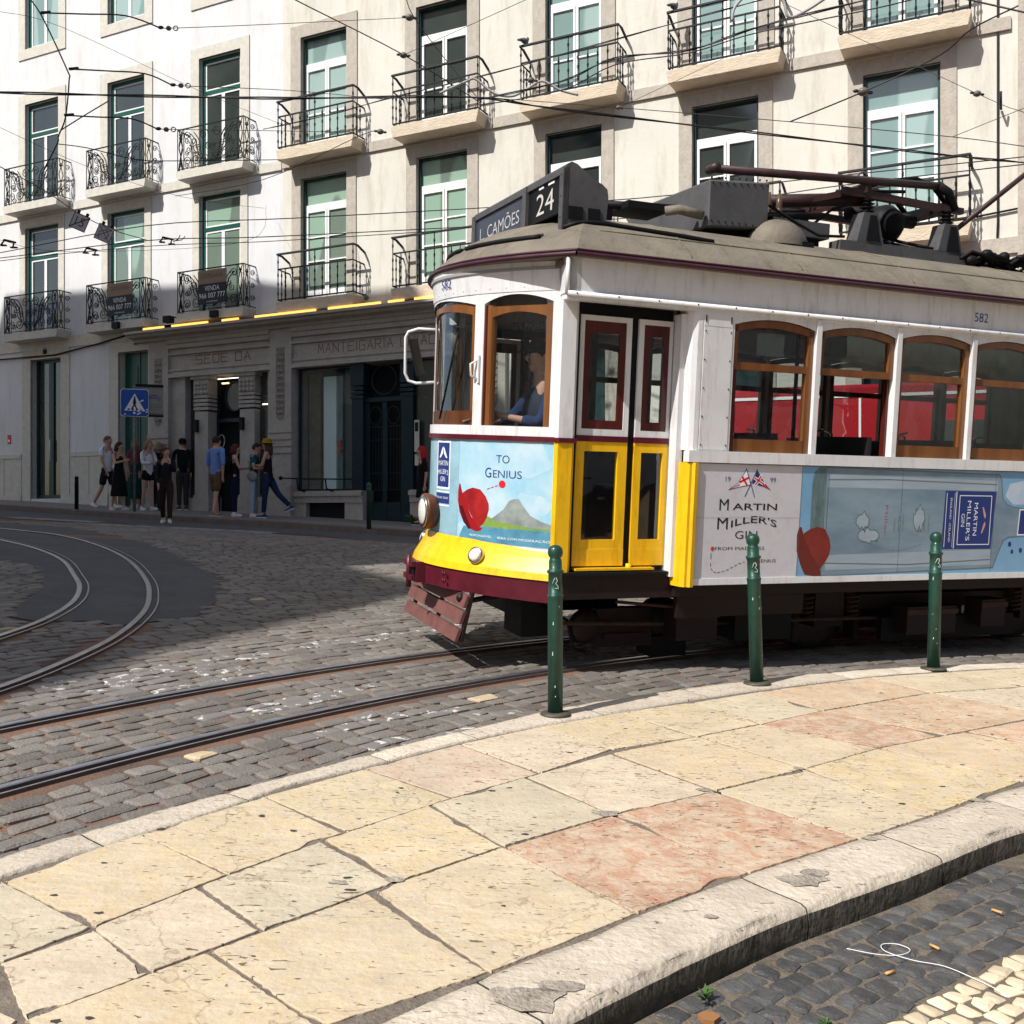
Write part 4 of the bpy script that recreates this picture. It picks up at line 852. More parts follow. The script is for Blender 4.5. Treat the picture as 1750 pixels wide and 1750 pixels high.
# estate agent boards tied to two balconies
m_tan=mat('tan_board',(.28,.19,.13),.7); m_navy=mat('navy_board',(.02,.022,.032),.6); m_txt=mat('white_lettering',(.78,.78,.76),.6); m_brt=mat('brown_lettering',(.12,.07,.05),.7)
for (s,nm) in ((-5.10,'tan and black for sale board on the lower balcony above the green door'),(-2.05,'tan and black for sale board on the lower balcony nearest the cream house')):
    t=thing('sale_sign',nm,'sign',FM@Matrix.Translation((s,-.50,5.12))@Matrix.Scale(.88,4),group='for sale boards on the balconies')
    b=MB(); b.box(-.5,.5,-.02,0,0,.55,m_navy); b.box(-.5,.5,-.021,0,.551,.92,m_tan); b.build('board',m_navy,t)
    b=MB(); f2=lambda u,v:(u,-.0235,v); letters(b,'VENDA',f2,-.26,.36,.52,.13,m_txt); letters(b,'966 007 777',f2,-.46,.16,.92,.14,m_txt); letters(b,'castelhana.pt',f2,-.2,.05,.4,.04,m_txt); letters(b,'CASTELHANA',f2,-.38,.70,.76,.12,m_brt); b.build('lettering',m_txt,t)
# pigeons
def pigeon(M,label):
    b=MB(); m=mat('pigeon_grey',(.10,.105,.12),.7,var=.3,vs=30); b.ball((0,0,.09),(.10,.055,.06),m,10,6); b.ball((.085,0,.165),(.03,.026,.03),m,8,5); b.tube([(.06,0,.11),(.085,0,.16)],[.04,.025],6,m); b.tube([(-.08,0,.09),(-.19,0,.055)],[.035,.02],6,m); b.tube([(.11,0,.165),(.135,0,.158)],[.008,.003],4,m)
    for y in (-.02,.02): b.tube([(0,y,.05),(0,y,0)],.006,4,m)
    o=b.build('pigeon',m); o.matrix_world=M; return tag(o,label,'pigeon')
pigeon(FM@Matrix.Translation((2.22,-.28,4.80))@Matrix.Rotation(2.4,4,'Z'),'grey pigeon on the ledge beside the lower baluster balcony over the shop')
pigeon(FM@Matrix.Translation((6.2,-.42,9.62))@Matrix.Rotation(1.2,4,'Z'),'grey pigeon perched on the top rail of the third cream balcony')
pigeon(FM@Matrix.Translation((9.35,-.42,9.62))@Matrix.Rotation(1.2,4,'Z'),'grey pigeon perched on the top rail of the fourth cream balcony')
# ---------------- tall block behind the camera's left, whose roof line shades the street
nb=thing('apartment_building','tall cream apartment block at the left end of the street, out of the view','building',Matrix.Identity(4))
FP=[(-17.27,-7.54),(-17.0,-6.96),(-16.8,-5.9),(-16.2,-4.7),(-15.5,-3.2),(-15.0,-2.0),(-15.4,-1.3),(-16.4,.4),(-17.0,3.9),(-15.2,4.3),(-11.5,4.3),(-12.4,13.1),(-13.8,13.8),(-15.9,15.4),(-23.5,19.7),(-36,14),(-36,-10)]
b=MB(); n=len(FP); tri=tessellate_polygon([[Vector((x,y,0)) for x,y in FP]])
b.add([(x,y,-3) for x,y in FP]+[(x,y,20) for x,y in FP],[(i,(i+1)%n,n+(i+1)%n,n+i) for i in range(n)]+[tuple(n+k for k in t) for t in tri],m_cream)
b.build('wall',m_cream,nb)
for (xa,ya),(xb,yb) in zip(FP,FP[1:]):
    L=math.hypot(xb-xa,yb-ya)
    if L<3.5: continue
    k=int(L/2.6); d=Vector(((xb-xa)/L,(yb-ya)/L)); nrm=Vector((d.y,-d.x))
    for i in range(k):
        for z in (2,5.5,9,12.5,16):
            c=Vector((xa,ya))+d*(L*(i+.5)/k); b=MB(); p0=c-d*.6+nrm*.03; p1=c+d*.6+nrm*.03
            b.quad((p0.x,p0.y,z),(p1.x,p1.y,z),(p1.x,p1.y,z+2.3),(p0.x,p0.y,z+2.3),m_pane); b.build('window',m_pane,nb)
# row of houses behind the camera (they close the street and are mirrored in the glass)
rb=thing('apartment_building','terrace of cream houses on the near side of the street, behind the viewpoint','building',Matrix.Translation((0,-9,0))@Matrix.Rotation(math.atan2(-.4472,.8944)+.5,4,'Z'))
b=MB(); b.box(-2,30,-8,0,-4,13,m_cream); b.build('wall',m_cream,rb)
b=MB(); b.box(-2.3,30.3,-8.3,.4,13,13.5,m_roof); b.build('roof',m_roof,rb)
for i in range(11):
    for z in (-1.2,2.4,5.9,9.3):
        b=MB(); x=-.6+i*2.7; b.box(x,x+1.2,0,.04,z,z+2.4,m_pane); b.box(x-.2,x,0,.07,z-.2,z+2.6,m_cst); b.box(x+1.2,x+1.4,0,.07,z-.2,z+2.6,m_cst); b.box(x,x+1.2,0,.07,z+2.4,z+2.6,m_cst); b.build('window',m_pane,rb)
# ================================================================== THE TRAM
Tf=Vector((-.9281,-.3731,.0041)).normalized(); Tn=Vector((.0348,-.0770,.9964)); Tn=(Tn-Tf*Tn.dot(Tf)).normalized(); Tl=Tn.cross(Tf)
TM=Matrix(((Tf.x,Tl.x,Tn.x,1.2126),(Tf.y,Tl.y,Tn.y,8.3933),(Tf.z,Tl.z,Tn.z,-1.0153),(0,0,0,1)))
tram=thing('tram','yellow and white tram with blue advertisement panels and a grey roof on the near track','tram',TM)
XC=-2.19
m_tw=mat('tram_white_paint',(.70,.705,.72),.42,var=.07,vs=3,bump=.08,bs=7,dirt=.26,coat=.1)
m_ty=mat('tram_yellow_paint',(.84,.48,.008),.36,var=.10,vs=3,bump=.10,bs=6,dirt=.30,coat=.2)
m_tm=mat('tram_maroon_paint',(.10,.010,.020),.35,var=.3,vs=5,dirt=.2)
m_tmd=mat('underframe_maroon',(.014,.005,.006),.6,var=.5,vs=6,dirt=.4)
m_mul=mat('dark_mullion',(.035,.012,.015),.5)
m_wd=mat('varnished_wood',(.22,.085,.022),.35,col2=(.12,.042,.012),vs=9,stretch=(1,1,.12),coat=.4)
m_wdd=mat('dark_red_wood',(.085,.012,.008),.35,var=.4,vs=9,stretch=(1,1,.12),coat=.4)
m_wdb=mat('brown_wood',(.10,.035,.012),.4,var=.4,vs=9,stretch=(1,1,.15))
m_rf=mat('tram_roof_canvas',(.215,.185,.14),.7,col2=(.135,.118,.095),vs=2.2,bump=.25,bs=30,dirt=.35)
m_gb=mat('roof_box_grey',(.085,.085,.088),.6,var=.2,vs=4,dirt=.3); m_blk=mat('black_iron',(.007,.007,.008),.6,var=.3,vs=8,spec=.2)
m_chr=mat('tarnished_chrome',(.55,.53,.5),.25,metal=1,var=.2,vs=12); m_lens=mat('lamp_lens',(.75,.74,.68),.08,spec=1,coat=.6,bump=.5,bs=60)
m_int=mat('tram_interior',(.10,.065,.04),.6,var=.3,vs=4); m_seat=mat('seat_leather',(.016,.014,.014),.4)
gt=glass('tram_glass',(.80,.84,.83),.02,.002,5); gt2=glass('tram_glass_wavy',(.72,.76,.75),.10,.0022,6); gt3=glass('tram_glass_tinted',(.45,.49,.49),.05,.002,5)
m_blkt=mat('black_print',(.012,.014,.02),.4); m_nav=mat('navy_print',(.015,.035,.17),.4); m_whp=mat('white_print',(.78,.80,.84),.4); m_redp=mat('red_print',(.62,.02,.03),.4)
def FX(Y): return 1.965-.51*abs(Y)**1.9
RMP=[(-1.0,-1.0),(-.1,-.11),(0,-.017),(.1,.076),(.2,.161),(.3,.246),(.4,.337),(.5,.433),(.6,.536),(.7,.645),(.8,.759),(.9,.879),(1.0,1.004),(1.1,1.1)]
def RM(u):
    for (a,p),(c,q) in zip(RMP,RMP[1:]):
        if a<=u<=c: return p+(q-p)*(u-a)/(c-a)
    return u
def curve(Y0,Y1,n=14): return [Y0+(Y1-Y0)*i/n for i in range(n+1)]
ENDS=[]
def both(fn):
    """build the same part at either end of the car; the rear one is turned about"""
    fn(1); fn(-1)
def E(e):
    return Matrix.Identity(4) if e==1 else Matrix.Translation((2*XC,0,0))@Matrix.Rotation(PI,4,'Z')
def FP3(off=0): return lambda u,v:(FX(RM(u))+.0006+off*.22,RM(u),v)
def cband(b,Y0,Y1,z0,z1,off0,off1,m,n=14,fx=FX,th=.03):
    Y=curve(Y0,Y1,n); A=[(fx(y)+off0,y,z0) for y in Y]; B=[(fx(y)+off1,y,z1) for y in Y]; C=[(fx(y)+off0-th,y*.985,z0) for y in Y]; D=[(fx(y)+off1-th,y*.985,z1) for y in Y]
    b.strip(A,B,m); b.strip(C,D,m); b.strip(A,C,m,False); b.strip(B,D,m,False)
    b.quad(A[0],B[0],D[0],C[0],m); b.quad(A[-1],B[-1],D[-1],C[-1],m)
for e in (1,-1):
    T=E(e)
    # dash panel and belt
    b=MB(); b.T=T; cband(b,-1.0,1.0,.86,1.60,0,0,m_tw); b.build('dash_panel',m_tw,tram)
    b=MB(); b.T=T; cband(b,-1.0,1.0,1.635,1.70,.012,.012,m_tw); cband(b,-1.005,1.005,1.60,1.635,.02,.02,m_tm); b.build('belt_rail',m_tw,tram)
    b=MB(); b.T=T; cband(b,-1.0,1.0,2.60,2.80,.01,.03,m_tw,n=20); cband(b,-1.0,1.0,2.735,2.755,.035,.035,mat('grey_trim',(.3,.3,.3),.5),n=20)
    for k in range(-8,9): b.ball((FX(k*.115)+.012,k*.115,2.63),.006,m_tw,5,3)
    for i,Yv in enumerate((-.95,-.58,-.46,.46,.58,.95)): pass
    b.build('fascia',m_tw,tram)
    # window posts
    for (y0,y1) in ((-1.0,-.965),(-.53,-.455),(.455,.53),(.965,1.0)):
        b=MB(); b.T=T; cband(b,y0,y1,1.70,2.60,.005,.005,m_tw,n=3,th=.05); b.build('window_post',m_tw,tram)
    # corner posts between dash and door opening
    for s in (-1,1):
        b=MB(); b.T=T; 
        for z0,z1,m in ((1.60,2.56,m_tw),(.66,1.60,m_ty)):
            b.prism([(1.45,1.0),(1.475,1.02),(1.46,1.05),(1.36,1.055),(1.335,1.03),(1.335,.97),(1.42,.96)],z0,z1,lambda u,v,h,s=s:(u,v*s,h),m)
        b.prism([(1.452,1.012),(1.48,1.028),(1.46,1.062),(1.33,1.062),(1.33,.96),(1.42,.95)],1.60,1.632,lambda u,v,h,s=s:(u,v*s,h),m_tm)
        b.build('corner_post',m_tw,tram)
    # windscreens
    def archy(y,a,c,zt,rise): t=(y-(a+c)/2)/((c-a)/2); return zt-rise*t*t
    for (a,c,kind) in ((-.965,-.53,'side'),(-.455,.455,'mid'),(.53,.965,'side')):
        b=MB(); b.T=T; Y=curve(a,c,12); mw=m_wd
        # white arched head above the opening
        b.strip([(FX(y)+.004,y,2.61) for y in Y],[(FX(y)+.004,y,archy(y,a,c,2.585,.055)) for y in Y],m_tw)
        zt=2.52 if kind=='side' else 2.56
        t=.045
        def bar(y0,y1,z0,z1,o=.0,m=mw):
            Yb=curve(y0,y1,6); q=MB()
            b.strip([(FX(y)-.012+o,y,z0) for y in Yb],[(FX(y)-.012+o,y,z1) for y in Yb],m,False); b.strip([(FX(y)-.05,y,z1) for y in Yb],[(FX(y)-.05,y,z0) for y in Yb],m,False)
            b.quad((FX(y0)-.012+o,y0,z0),(FX(y0)-.012+o,y0,z1),(FX(y0)-.05,y0,z1),(FX(y0)-.05,y0,z0),m); b.quad((FX(y1)-.012+o,y1,z0),(FX(y1)-.012+o,y1,z1),(FX(y1)-.05,y1,z1),(FX(y1)-.05,y1,z0),m)
            b.strip([(FX(y)-.012+o,y,z0) for y in Yb],[(FX(y)-.05,y,z0) for y in Yb],m,False); b.strip([(FX(y)-.012+o,y,z1) for y in Yb],[(FX(y)-.05,y,z1) for y in Yb],m,False)
        zb=1.70 if kind=='side' else 1.80
        bar(a,a+t,zb,zt); bar(c-t,c,zb,zt)
        if kind=='mid': bar(a,c,1.70,1.80,0,m_wdb)
        else: bar(a,a+.012,zb,zt,.012,m_wdd)
        # arched head of the sash
        Yh=curve(a+t,c-t,10); lo=[zt-.05-.055*((y-(a+c)/2)/((c-a)/2))**2-.0 for y in Yh]
        b.strip([(FX(y)-.012,y,zt-.01) for y in Yh],[(FX(y)-.012,y,l) for y,l in zip(Yh,lo)],mw); b.strip([(FX(y)-.05,y,zt-.01) for y in Yh],[(FX(y)-.05,y,l) for y,l in zip(Yh,lo)],mw)
        b.strip([(FX(y)-.012,y,l) for y,l in zip(Yh,lo)],[(FX(y)-.05,y,l) for y,l in zip(Yh,lo)],mw)
        wnd=b.build('windscreen_frame',mw,tram)
        b=MB(); b.T=T; Yg=curve(a,c,10); b.strip([(FX(y)-.03,y,1.70) for y in Yg],[(FX(y)-.03,y,2.60) for y in Yg],gt2 if kind=='mid' else gt); b.build('pane',gt,wnd)
    # flared yellow skirt and maroon bumper
    def fsk(Y): return 2.09-.53*abs(Y)**1.9
    b=MB(); b.T=T; Y=curve(-1.06,1.06,24)
    prev=[(FX(y)+.012,y*.965,.915-.02*abs(y)) for y in Y]
    for k,(t,z) in enumerate(((.2,.885),(.45,.84),(.7,.79),(.9,.745),(1,.70))):
        cur=[((FX(y)+.012)*(1-t)+fsk(y)*t+ .015*math.sin(PI*t)*(-1),y*(.965+.035*t),z-.02*abs(y)) for y in Y]; b.strip(prev,cur,m_ty); prev=cur
    b.strip(prev,[(x-.05,y,z) for x,y,z in prev],m_ty,False)
    for s in (0,-1):
        pass
    b.build('bumper_skirt',m_ty,tram)
    b=MB(); b.T=T
    Y=curve(-1.05,1.05,24); A=[(fsk(y)-.015,y,.695-.02*abs(y)) for y in Y]; B=[(fsk(y)-.02,y,.55-.02*abs(y)) for y in Y]; b.strip(A,B,m_tm); b.strip([(x-.06,y,z) for x,y,z in A],[(x-.06,y,z) for x,y,z in B],m_tm); b.strip(B,[(x-.06,y,z) for x,y,z in B],m_tm,False); b.strip(A,[(x-.06,y,z) for x,y,z in A],m_tm,False)
    for yy in (.36,-.36):
        for dz in (0,.05):
            for dy in (0,.045): b.ball((fsk(yy)-.01,yy+dy,.60+dz),.012,m_tm,6,4)
    b.box(1.4,1.75,-1.05,-.98,.53,.68,m_tm); b.build('bumper_beam',m_tm,tram)
    b=MB(); b.T=T; x=fsk(0)-.05; b.box(x,x+.09,-.13,.13,.55,.70,m_tm); b.box(x+.08,x+.12,-.11,.11,.56,.60,m_tm); b.box(x+.08,x+.12,-.11,.11,.66,.70,m_tm); b.box(x+.095,x+.10,-.1,.1,.60,.66,m_blk); b.tube([(x+.11,0,.5),(x+.11,0,.74)],.02,8,m_tm); b.build('coupler',m_tm,tram)
    # head lamp
    b=MB(); b.T=T@Matrix.Translation((FX(0),.0,1.06)); b.lathe([(.10,-.02),(.125,.02),(.135,.07),(.132,.085),(.115,.09)],ax='X',n=28,m=m_wdb); hl=b.build('headlamp',m_wdb,tram)
    b=MB(); b.T=T@Matrix.Translation((FX(0)+.085,.0,1.06)); b.lathe([(.118,0),(.12,.01),(.112,.014)],ax='X',n=28,m=m_chr); b.lathe([(.104,.006),(.09,.016),(.06,.024),(.03,.028),(.001,.03)],ax='X',n=24,m=m_lens); b.build('lens',m_lens,hl)
    for s in (-1,1):
        b=MB(); yy=.60*s; nx=Vector((1,.7*s,.35)).normalized(); M_=Matrix.Translation((fsk(.6)*.6+FX(.6)*.4-.0,yy,.80))@nx.to_track_quat('X','Z').to_matrix().to_4x4(); b.T=T@M_; b.lathe([(.058,-.03),(.06,.02),(.052,.028)],ax='X',n=20,m=m_chr); fl=b.build('fog_lamp',m_chr,tram)
        b=MB(); b.T=T@M_; b.lathe([(.050,.022),(.04,.036),(.02,.042),(.001,.043)],ax='X',n=18,m=m_lens); b.build('lens',m_lens,fl)
    # lifeguard of three slats
    b=MB(); b.T=T
    for k,(z,x) in enumerate(((.53,1.92),(.42,1.945),(.30,1.975))):
        for j in range(1):
            b.add([(x,-.62,z),(x,.66,z),(x+.03,.66,z-.085),(x+.03,-.62,z-.085),(x-.025,-.62,z),(x-.025,.66,z),(x+.005,.66,z-.085),(x+.005,-.62,z-.085)],[(0,1,2,3),(4,7,6,5),(0,4,5,1),(3,2,6,7),(1,5,6,2),(0,3,7,4)],mat('faded_maroon',(.15,.06,.052),.7,var=.3,vs=8,dirt=.3))
    for y in (-.55,.05,.62):
        b.add([(1.89,y,.55),(1.89,y+.05,.55),(1.965,y+.05,.21),(1.965,y,.21),(1.87,y,.55),(1.87,y+.05,.55),(1.945,y+.05,.21),(1.945,y,.21)],[(0,1,2,3),(4,7,6,5),(0,4,5,1),(3,2,6,7),(1,5,6,2),(0,3,7,4)],m_tmd)
    for y in (-.5,.5): b.tube([(1.5,y,.52),(1.9,y,.46)],.02,6,m_tmd)
    b.tube([(1.90,-.6,.5),(1.90,.66,.5)],.018,6,m_tmd); b.ball((1.93,.55,.50),.035,m_tmd,8,5); b.build('lifeguard',m_tmd,tram)
    # advertisement on the dash: sky, hat, hill (only print, wrapped on the curved plate)
    F=FP3
    if e==1:
        m_sky=mat('printed_sky',(.22,.50,.66),.35,col2=(.55,.66,.72),vs=2.2,coat=.3); nt_=m_sky.node_tree
        m_blu=mat('printed_pale_blue',(.28,.47,.56),.35,var=.2,vs=6,coat=.3)
        b=MB(); decal(b,[(-.9,.90),(.40,.90),(.40,1.60),(-.9,1.60)],F(.003),m_blu,5,.08); decal(b,[(.402,.90),(1.0,.885),(1.0,1.60),(.402,1.60)],F(.004),m_sky,5,.07)
        m_cl=mat('printed_cloud',(.52,.64,.71),.35,col2=(.30,.54,.68),vs=5,coat=.3)
        def blob(cx,cy,rx,ry,n=28,a=.18,sd=0): return [(cx+rx*math.cos(2*PI*k/n)*(1+a*noise.noise(Vector((math.cos(2*PI*k/n)*1.6+sd,math.sin(2*PI*k/n)*1.6,sd)))),cy+ry*math.sin(2*PI*k/n)*(1+a*noise.noise(Vector((math.cos(2*PI*k/n)*1.6,math.sin(2*PI*k/n)*1.6+sd,sd+4))))) for k in range(n)]
        def clip(P,u1=.995,v1=1.595,u0=.405,v0=.9): return [(min(u1,max(u0,u)),min(v1,max(v0,v))) for u,v in P]
        decal(b,clip(blob(.84,1.50,.15,.13,sd=1,a=.5)),F(.006),m_cl,3,.05); decal(b,clip(blob(.90,1.16,.09,.09,sd=5,a=.5)),F(.0058),m_cl,3,.05); decal(b,clip(blob(.50,.98,.09,.05,sd=3,a=.5)),F(.0056),m_cl,3,.05)
        m_hill=mat('printed_grey_hill',(.17,.20,.20),.4,col2=(.32,.36,.33),vs=9); m_grs=mat('printed_meadow',(.25,.35,.06),.4,col2=(.12,.25,.08),vs=12); m_wat=mat('printed_water',(.06,.18,.27),.4,col2=(.10,.32,.45),vs=8)
        decal(b,[(.62,1.02),(.70,1.07),(.76,1.13),(.79,1.19),(.815,1.205),(.84,1.21),(.86,1.17),(.90,1.10),(.95,1.065),(.995,1.045),(.995,1.0),(.62,1.0)],F(.007),m_hill,3,.05)
        decal(b,[(.56,.99),(.60,1.06),(.65,1.08),(.72,1.045),(.82,1.03),(.93,1.015),(.995,1.02),(.995,.99)],F(.008),m_grs,3,.05)
        decal(b,[(.42,.90),(.47,.99),(.62,1.0),(.80,1.0),(.995,1.005),(.995,.889),(.75,.893)],F(.0088),m_wat,3,.05)
        # bowler hat, brim upright at the left
        m_hat=mat('printed_red_hat',(.42,.02,.02),.4,col2=(.17,.006,.01),vs=7); m_hat2=mat('printed_red_brim',(.30,.008,.012),.4); m_hat3=mat('printed_brim_shadow',(.07,.006,.01),.4)
        decal(b,[(.455,1.225),(.50,1.25),(.545,1.265),(.605,1.255),(.645,1.21),(.667,1.16),(.669,1.12),(.655,1.06),(.635,1.02),(.60,.985),(.55,1.05),(.49,1.14),(.44,1.19)],F(.010),m_hat,3,.05)
        decal(b,[(.406,1.24),(.412,1.285),(.425,1.285),(.445,1.23),(.485,1.15),(.54,1.06),(.60,.995),(.63,.99),(.615,.968),(.58,.96),(.53,.975),(.47,1.015),(.425,1.085),(.405,1.16)],F(.0115),m_hat2,3,.05)
        decal(b,[(.42,1.13),(.455,1.13),(.50,1.05),(.54,.98),(.52,.97),(.47,1.02)],F(.0125),m_hat3,2,.05)
        f=F(.012); letters(b,'TO',f,.708,1.445,.078,.055,m_nav); letters(b,'ENIUS',f,.690,1.345,.163,.052,m_nav); letters(b,'G',f,.636,1.343,.042,.068,m_nav)
        decal(b,[(.748+.020*math.cos(a*PI/9),1.302+.026*math.sin(a*PI/9)) for a in range(18)],f,m_redp)
        for k in range(3): _seg(b,f,(.655+k*.026,1.262+k*.011),(.668+k*.026,1.268+k*.011),.006,m_redp)
        letters(b,'RESPONSÁVEL',f,.53,.926,.165,.018,m_whp); letters(b,'BEBA COM MODERAÇÃO',f,.73,.924,.26,.019,m_whp)
        # blue label on the middle plate
        decal(b,[(.06,1.235),(.29,1.235),(.29,1.585),(.06,1.585)],F(.006),m_whp,2,.08); decal(b,[(.075,1.25),(.275,1.25),(.275,1.57),(.075,1.57)],F(.008),m_nav,2,.08)
        decal(b,[(.06,1.13),(.29,1.13),(.29,1.205),(.06,1.205)],F(.006),m_nav,2,.08); decal(b,[(.06,1.21),(.29,1.21),(.29,1.22),(.06,1.22)],F(.006),m_whp,2,.08); decal(b,[(.06,1.112),(.29,1.112),(.29,1.122),(.06,1.122)],F(.006),m_whp,2,.08)
        f=F(.0105); letters(b,'MARTIN',f,.09,1.405,.17,.035,m_whp); letters(b,"MILLER'S",f,.085,1.345,.18,.035,m_whp,.01); letters(b,'GIN',f,.135,1.29,.08,.035,m_whp); letters(b,'ENGLAND · ICELAND',f,.075,1.165,.2,.015,m_whp)
        for s in (-1,1): decal(b,[(.175,1.54),(.175+s*.02,1.53),(.175+s*.07,1.46),(.175+s*.05,1.46),(.175+s*.01,1.49)],f,m_whp)
        b.build('front_advertisement',m_sky,tram)
        b=MB(); f=lambda u,v:(FX(u)+.024,u,v); letters(b,'582',f,.075,2.665,.14,.062,m_nav); b.build('fleet_number',m_nav,tram)
        # handle and wiper
        b=MB(); b.tube([(FX(.49)+.005,.49,2.02),(FX(.49)+.05,.48,2.04),(FX(.49)+.055,.48,2.12),(FX(.49)+.005,.49,2.15)],.009,6,m_tw); b.box(FX(.5)+.005,FX(.5)+.015,.49,.515,1.99,2.18,m_tw); b.build('grab_handle',m_tw,tram)
        b=MB(); b.tube([(FX(.1)+.02,.1,1.74),(FX(.25)+.03,.25,2.1),(FX(.3)+.02,.32,2.35)],.008,5,m_blk); b.build('wiper',m_blk,tram)
    # mirror on its bow
    b=MB(); b.T=T; X0,Y0=1.72,-.78; pts=[(X0,Y0,2.46),(X0+.10,Y0+.0,2.47)]
    b=MB(); b.T=T; b.tube([(1.74,-.78,2.47),(1.86,-.90,2.48),(1.93,-.95,2.455),(1.95,-.96,2.41),(1.945,-.965,2.12),(1.92,-.96,2.06),(1.86,-.92,2.04),(1.74,-.80,2.05)],.013,8,m_tw); mr=b.build('mirror_bow',m_tw,tram)
    b=MB(); b.T=T@Matrix.Translation((1.87,-.9,2.25))@Matrix.Rotation(.25,4,'Y')@Matrix.Rotation(-.6,4,'Z'); b.box(-.012,.012,-.09,.09,-.15,.15,m_blk); b.tube([(0,0,-.02),(.09,-.05,-.02)],.02,6,m_blk); b.build('mirror',m_blk,mr)
# ---- sides (near +Y, far -Y)
ZB,ZP,ZW=.67,1.50,1.58
m_adw=mat('white_print_ground',(.56,.56,.61),.35,var=.05,vs=3,coat=.25,dirt=.08)
wins=[(.225-.728*k-.685,.225-.728*k) for k in range(7)]
for s in (1,-1):
    T=Matrix.Identity(4) if s==1 else Matrix.Translation((2*XC,0,0))@Matrix.Rotation(PI,4,'Z')
    xr=2*XC-.48
    b=MB(); b.T=T; b.box(xr,.48,1.16,1.19,ZB,ZP,m_adw); b.box(xr,.48,1.16,1.196,ZB-.02,ZB+.025,m_tw); b.build('side_panel',m_adw,tram)
    b=MB(); b.T=T; b.box(xr-.07,.55,1.13,1.205,ZP,ZW,m_tw); b.box(xr-.07,.55,1.15,1.2,ZP-.006,ZP,m_mul); b.build('belt_rail',m_tw,tram)
    # end posts, rounded white above and yellow below
    for e in (0,1):
        b=MB(); 
        fnm=(lambda u,v,h:(u,v,h)) if e==0 else (lambda u,v,h:(2*XC-u,v,h))
        pw=[(.48,1.19),(.515,1.188),(.545,1.17),(.56,1.13),(.565,1.06),(.55,1.0),(.5,1.0)]
        b.T=T; b.prism(pw,ZW,2.56,fnm,m_tw); py=[(.475,1.212),(.505,1.218),(.52,1.20),(.54,1.20),(.56,1.17),(.575,1.10),(.565,1.0),(.5,1.0)]; b.prism(py,.64,ZP-.004,fnm,m_ty); b.build('end_post',m_tw,tram)
        b=MB(); b.T=T
        for (x0,x1,z0,z1) in ((.245,.47,1.59,2.42),(.245,.47,2.425,2.52)):
            x0_,x1_=(x0,x1) if e==0 else (2*XC-x1,2*XC-x0); b.box(x0_,x1_,1.15,1.192,z0,z1,m_tw)
            for k in range(5):
                for x in (x0_+.012,x1_-.012): b.ball((x,1.193,z0+.03+(z1-z0-.06)*k/4),.006,m_blk,5,3)
        x0_,x1_=(.225,.48) if e==0 else (2*XC-.48,2*XC-.225); b.box(x0_,x1_,1.13,1.188,1.58,2.53,m_tw); b.build('corner_plate',m_tw,tram)
    # cornice above windows and doors
    b=MB(); b.T=T; X1=1.50; X0=2*XC-1.50
    b.box(X0,X1,1.155,1.185,2.56,2.79,m_tw); b.build('side_fascia',m_tw,tram)
    for e in (0,1):
        fe=lambda x: x if e==0 else 2*XC-x
        b=MB(); b.T=T; b.prism([(1.40,.9),(1.462,.99),(1.49,1.08),(1.505,1.185),(1.40,1.185)],2.56,2.79,lambda u,v,h:(fe(u),v,h),m_tw); b.box(fe(.55),fe(.60),1.0,1.11,.7,2.5,m_tw); b.build('corner_fascia',m_tw,tram)
    b=MB(); b.T=T; b.tube([(X0,1.195,2.555),(X1,1.195,2.555)],.018,8,m_tw); b.tube([(X1,1.19,2.555),(X1,1.19,2.78)],.014,8,m_tw); b.box(X0,X1,1.11,1.19,2.52,2.548,m_tw)
    for k in range(24): b.ball((X1-.06-k*.3,1.212,2.557),.006,m_blk,5,3)
    b.build('drip_moulding',m_tw,tram)
    # pillars and windows
    for i,(x0,x1) in enumerate(wins):
        b=MB(); b.T=T; b.box(x0-.0425,x0-.0005,1.12,1.197,ZW,2.53,m_tw); b.build('pillar',m_tw,tram)
        b=MB(); b.T=T; t=.045; y0,y1=1.12,1.165; zt=2.50; xm=(x0+x1)/2; hw=(x1-x0)/2
        arc=lambda x,z,r: z-r*((x-xm)/hw)**2
        def bx(a,c,d,e_,m=m_wd,dy=0): b.box(a,c,y0-dy,y1-dy,d,e_,m)
        opn=(i==1 and s==1)
        # fixed toplight
        bx(x0,x0+t,2.15,arc(x0,zt,.05)-.0,m_wd); bx(x1-t,x1,2.15,arc(x1,zt,.05),m_wd); bx(x0+t,x1-t,2.15,2.20,m_wd)
        X=[x0+(x1-x0)*k/10 for k in range(11)]
        b.strip([(x,y1,arc(x,zt,.05)) for x in X],[(x,y1,arc(x,zt,.05)-.05) for x in X],m_wd); b.strip([(x,y0,arc(x,zt,.05)) for x in X],[(x,y0,arc(x,zt,.05)-.05) for x in X],m_wd); b.strip([(x,y0,arc(x,zt,.05)-.05) for x in X],[(x,y1,arc(x,zt,.05)-.05) for x in X],m_wd); b.strip([(x,y0,arc(x,zt,.05)) for x in X],[(x,y1,arc(x,zt,.05)) for x in X],m_wd)
        b.strip([(x,y1+.015,2.56) for x in X],[(x,y1+.015,arc(x,zt,.05)+.002) for x in X],m_tw,False)
        if not opn:
            dy=.0; bx(x0,x0+t+.01,ZW,2.15,m_wd,dy); bx(x1-t,x1,ZW,2.15,m_wd if i else m_wdd,dy); bx(x0+t,x1-t,ZW,ZW+.09,m_wd,dy)
        else:
            bx(x0,x0+.02,ZW,2.15,m_wdd,.03); bx(x1-.02,x1,ZW,2.15,m_wdd,.03)
        f=b.build('side_window',m_wd,tram)
        b=MB(); b.T=T; b.quad((x0+t,1.14,2.20),(x1-t,1.14,2.20),(x1-t,1.14,2.46),(x0+t,1.14,2.46),gt3)
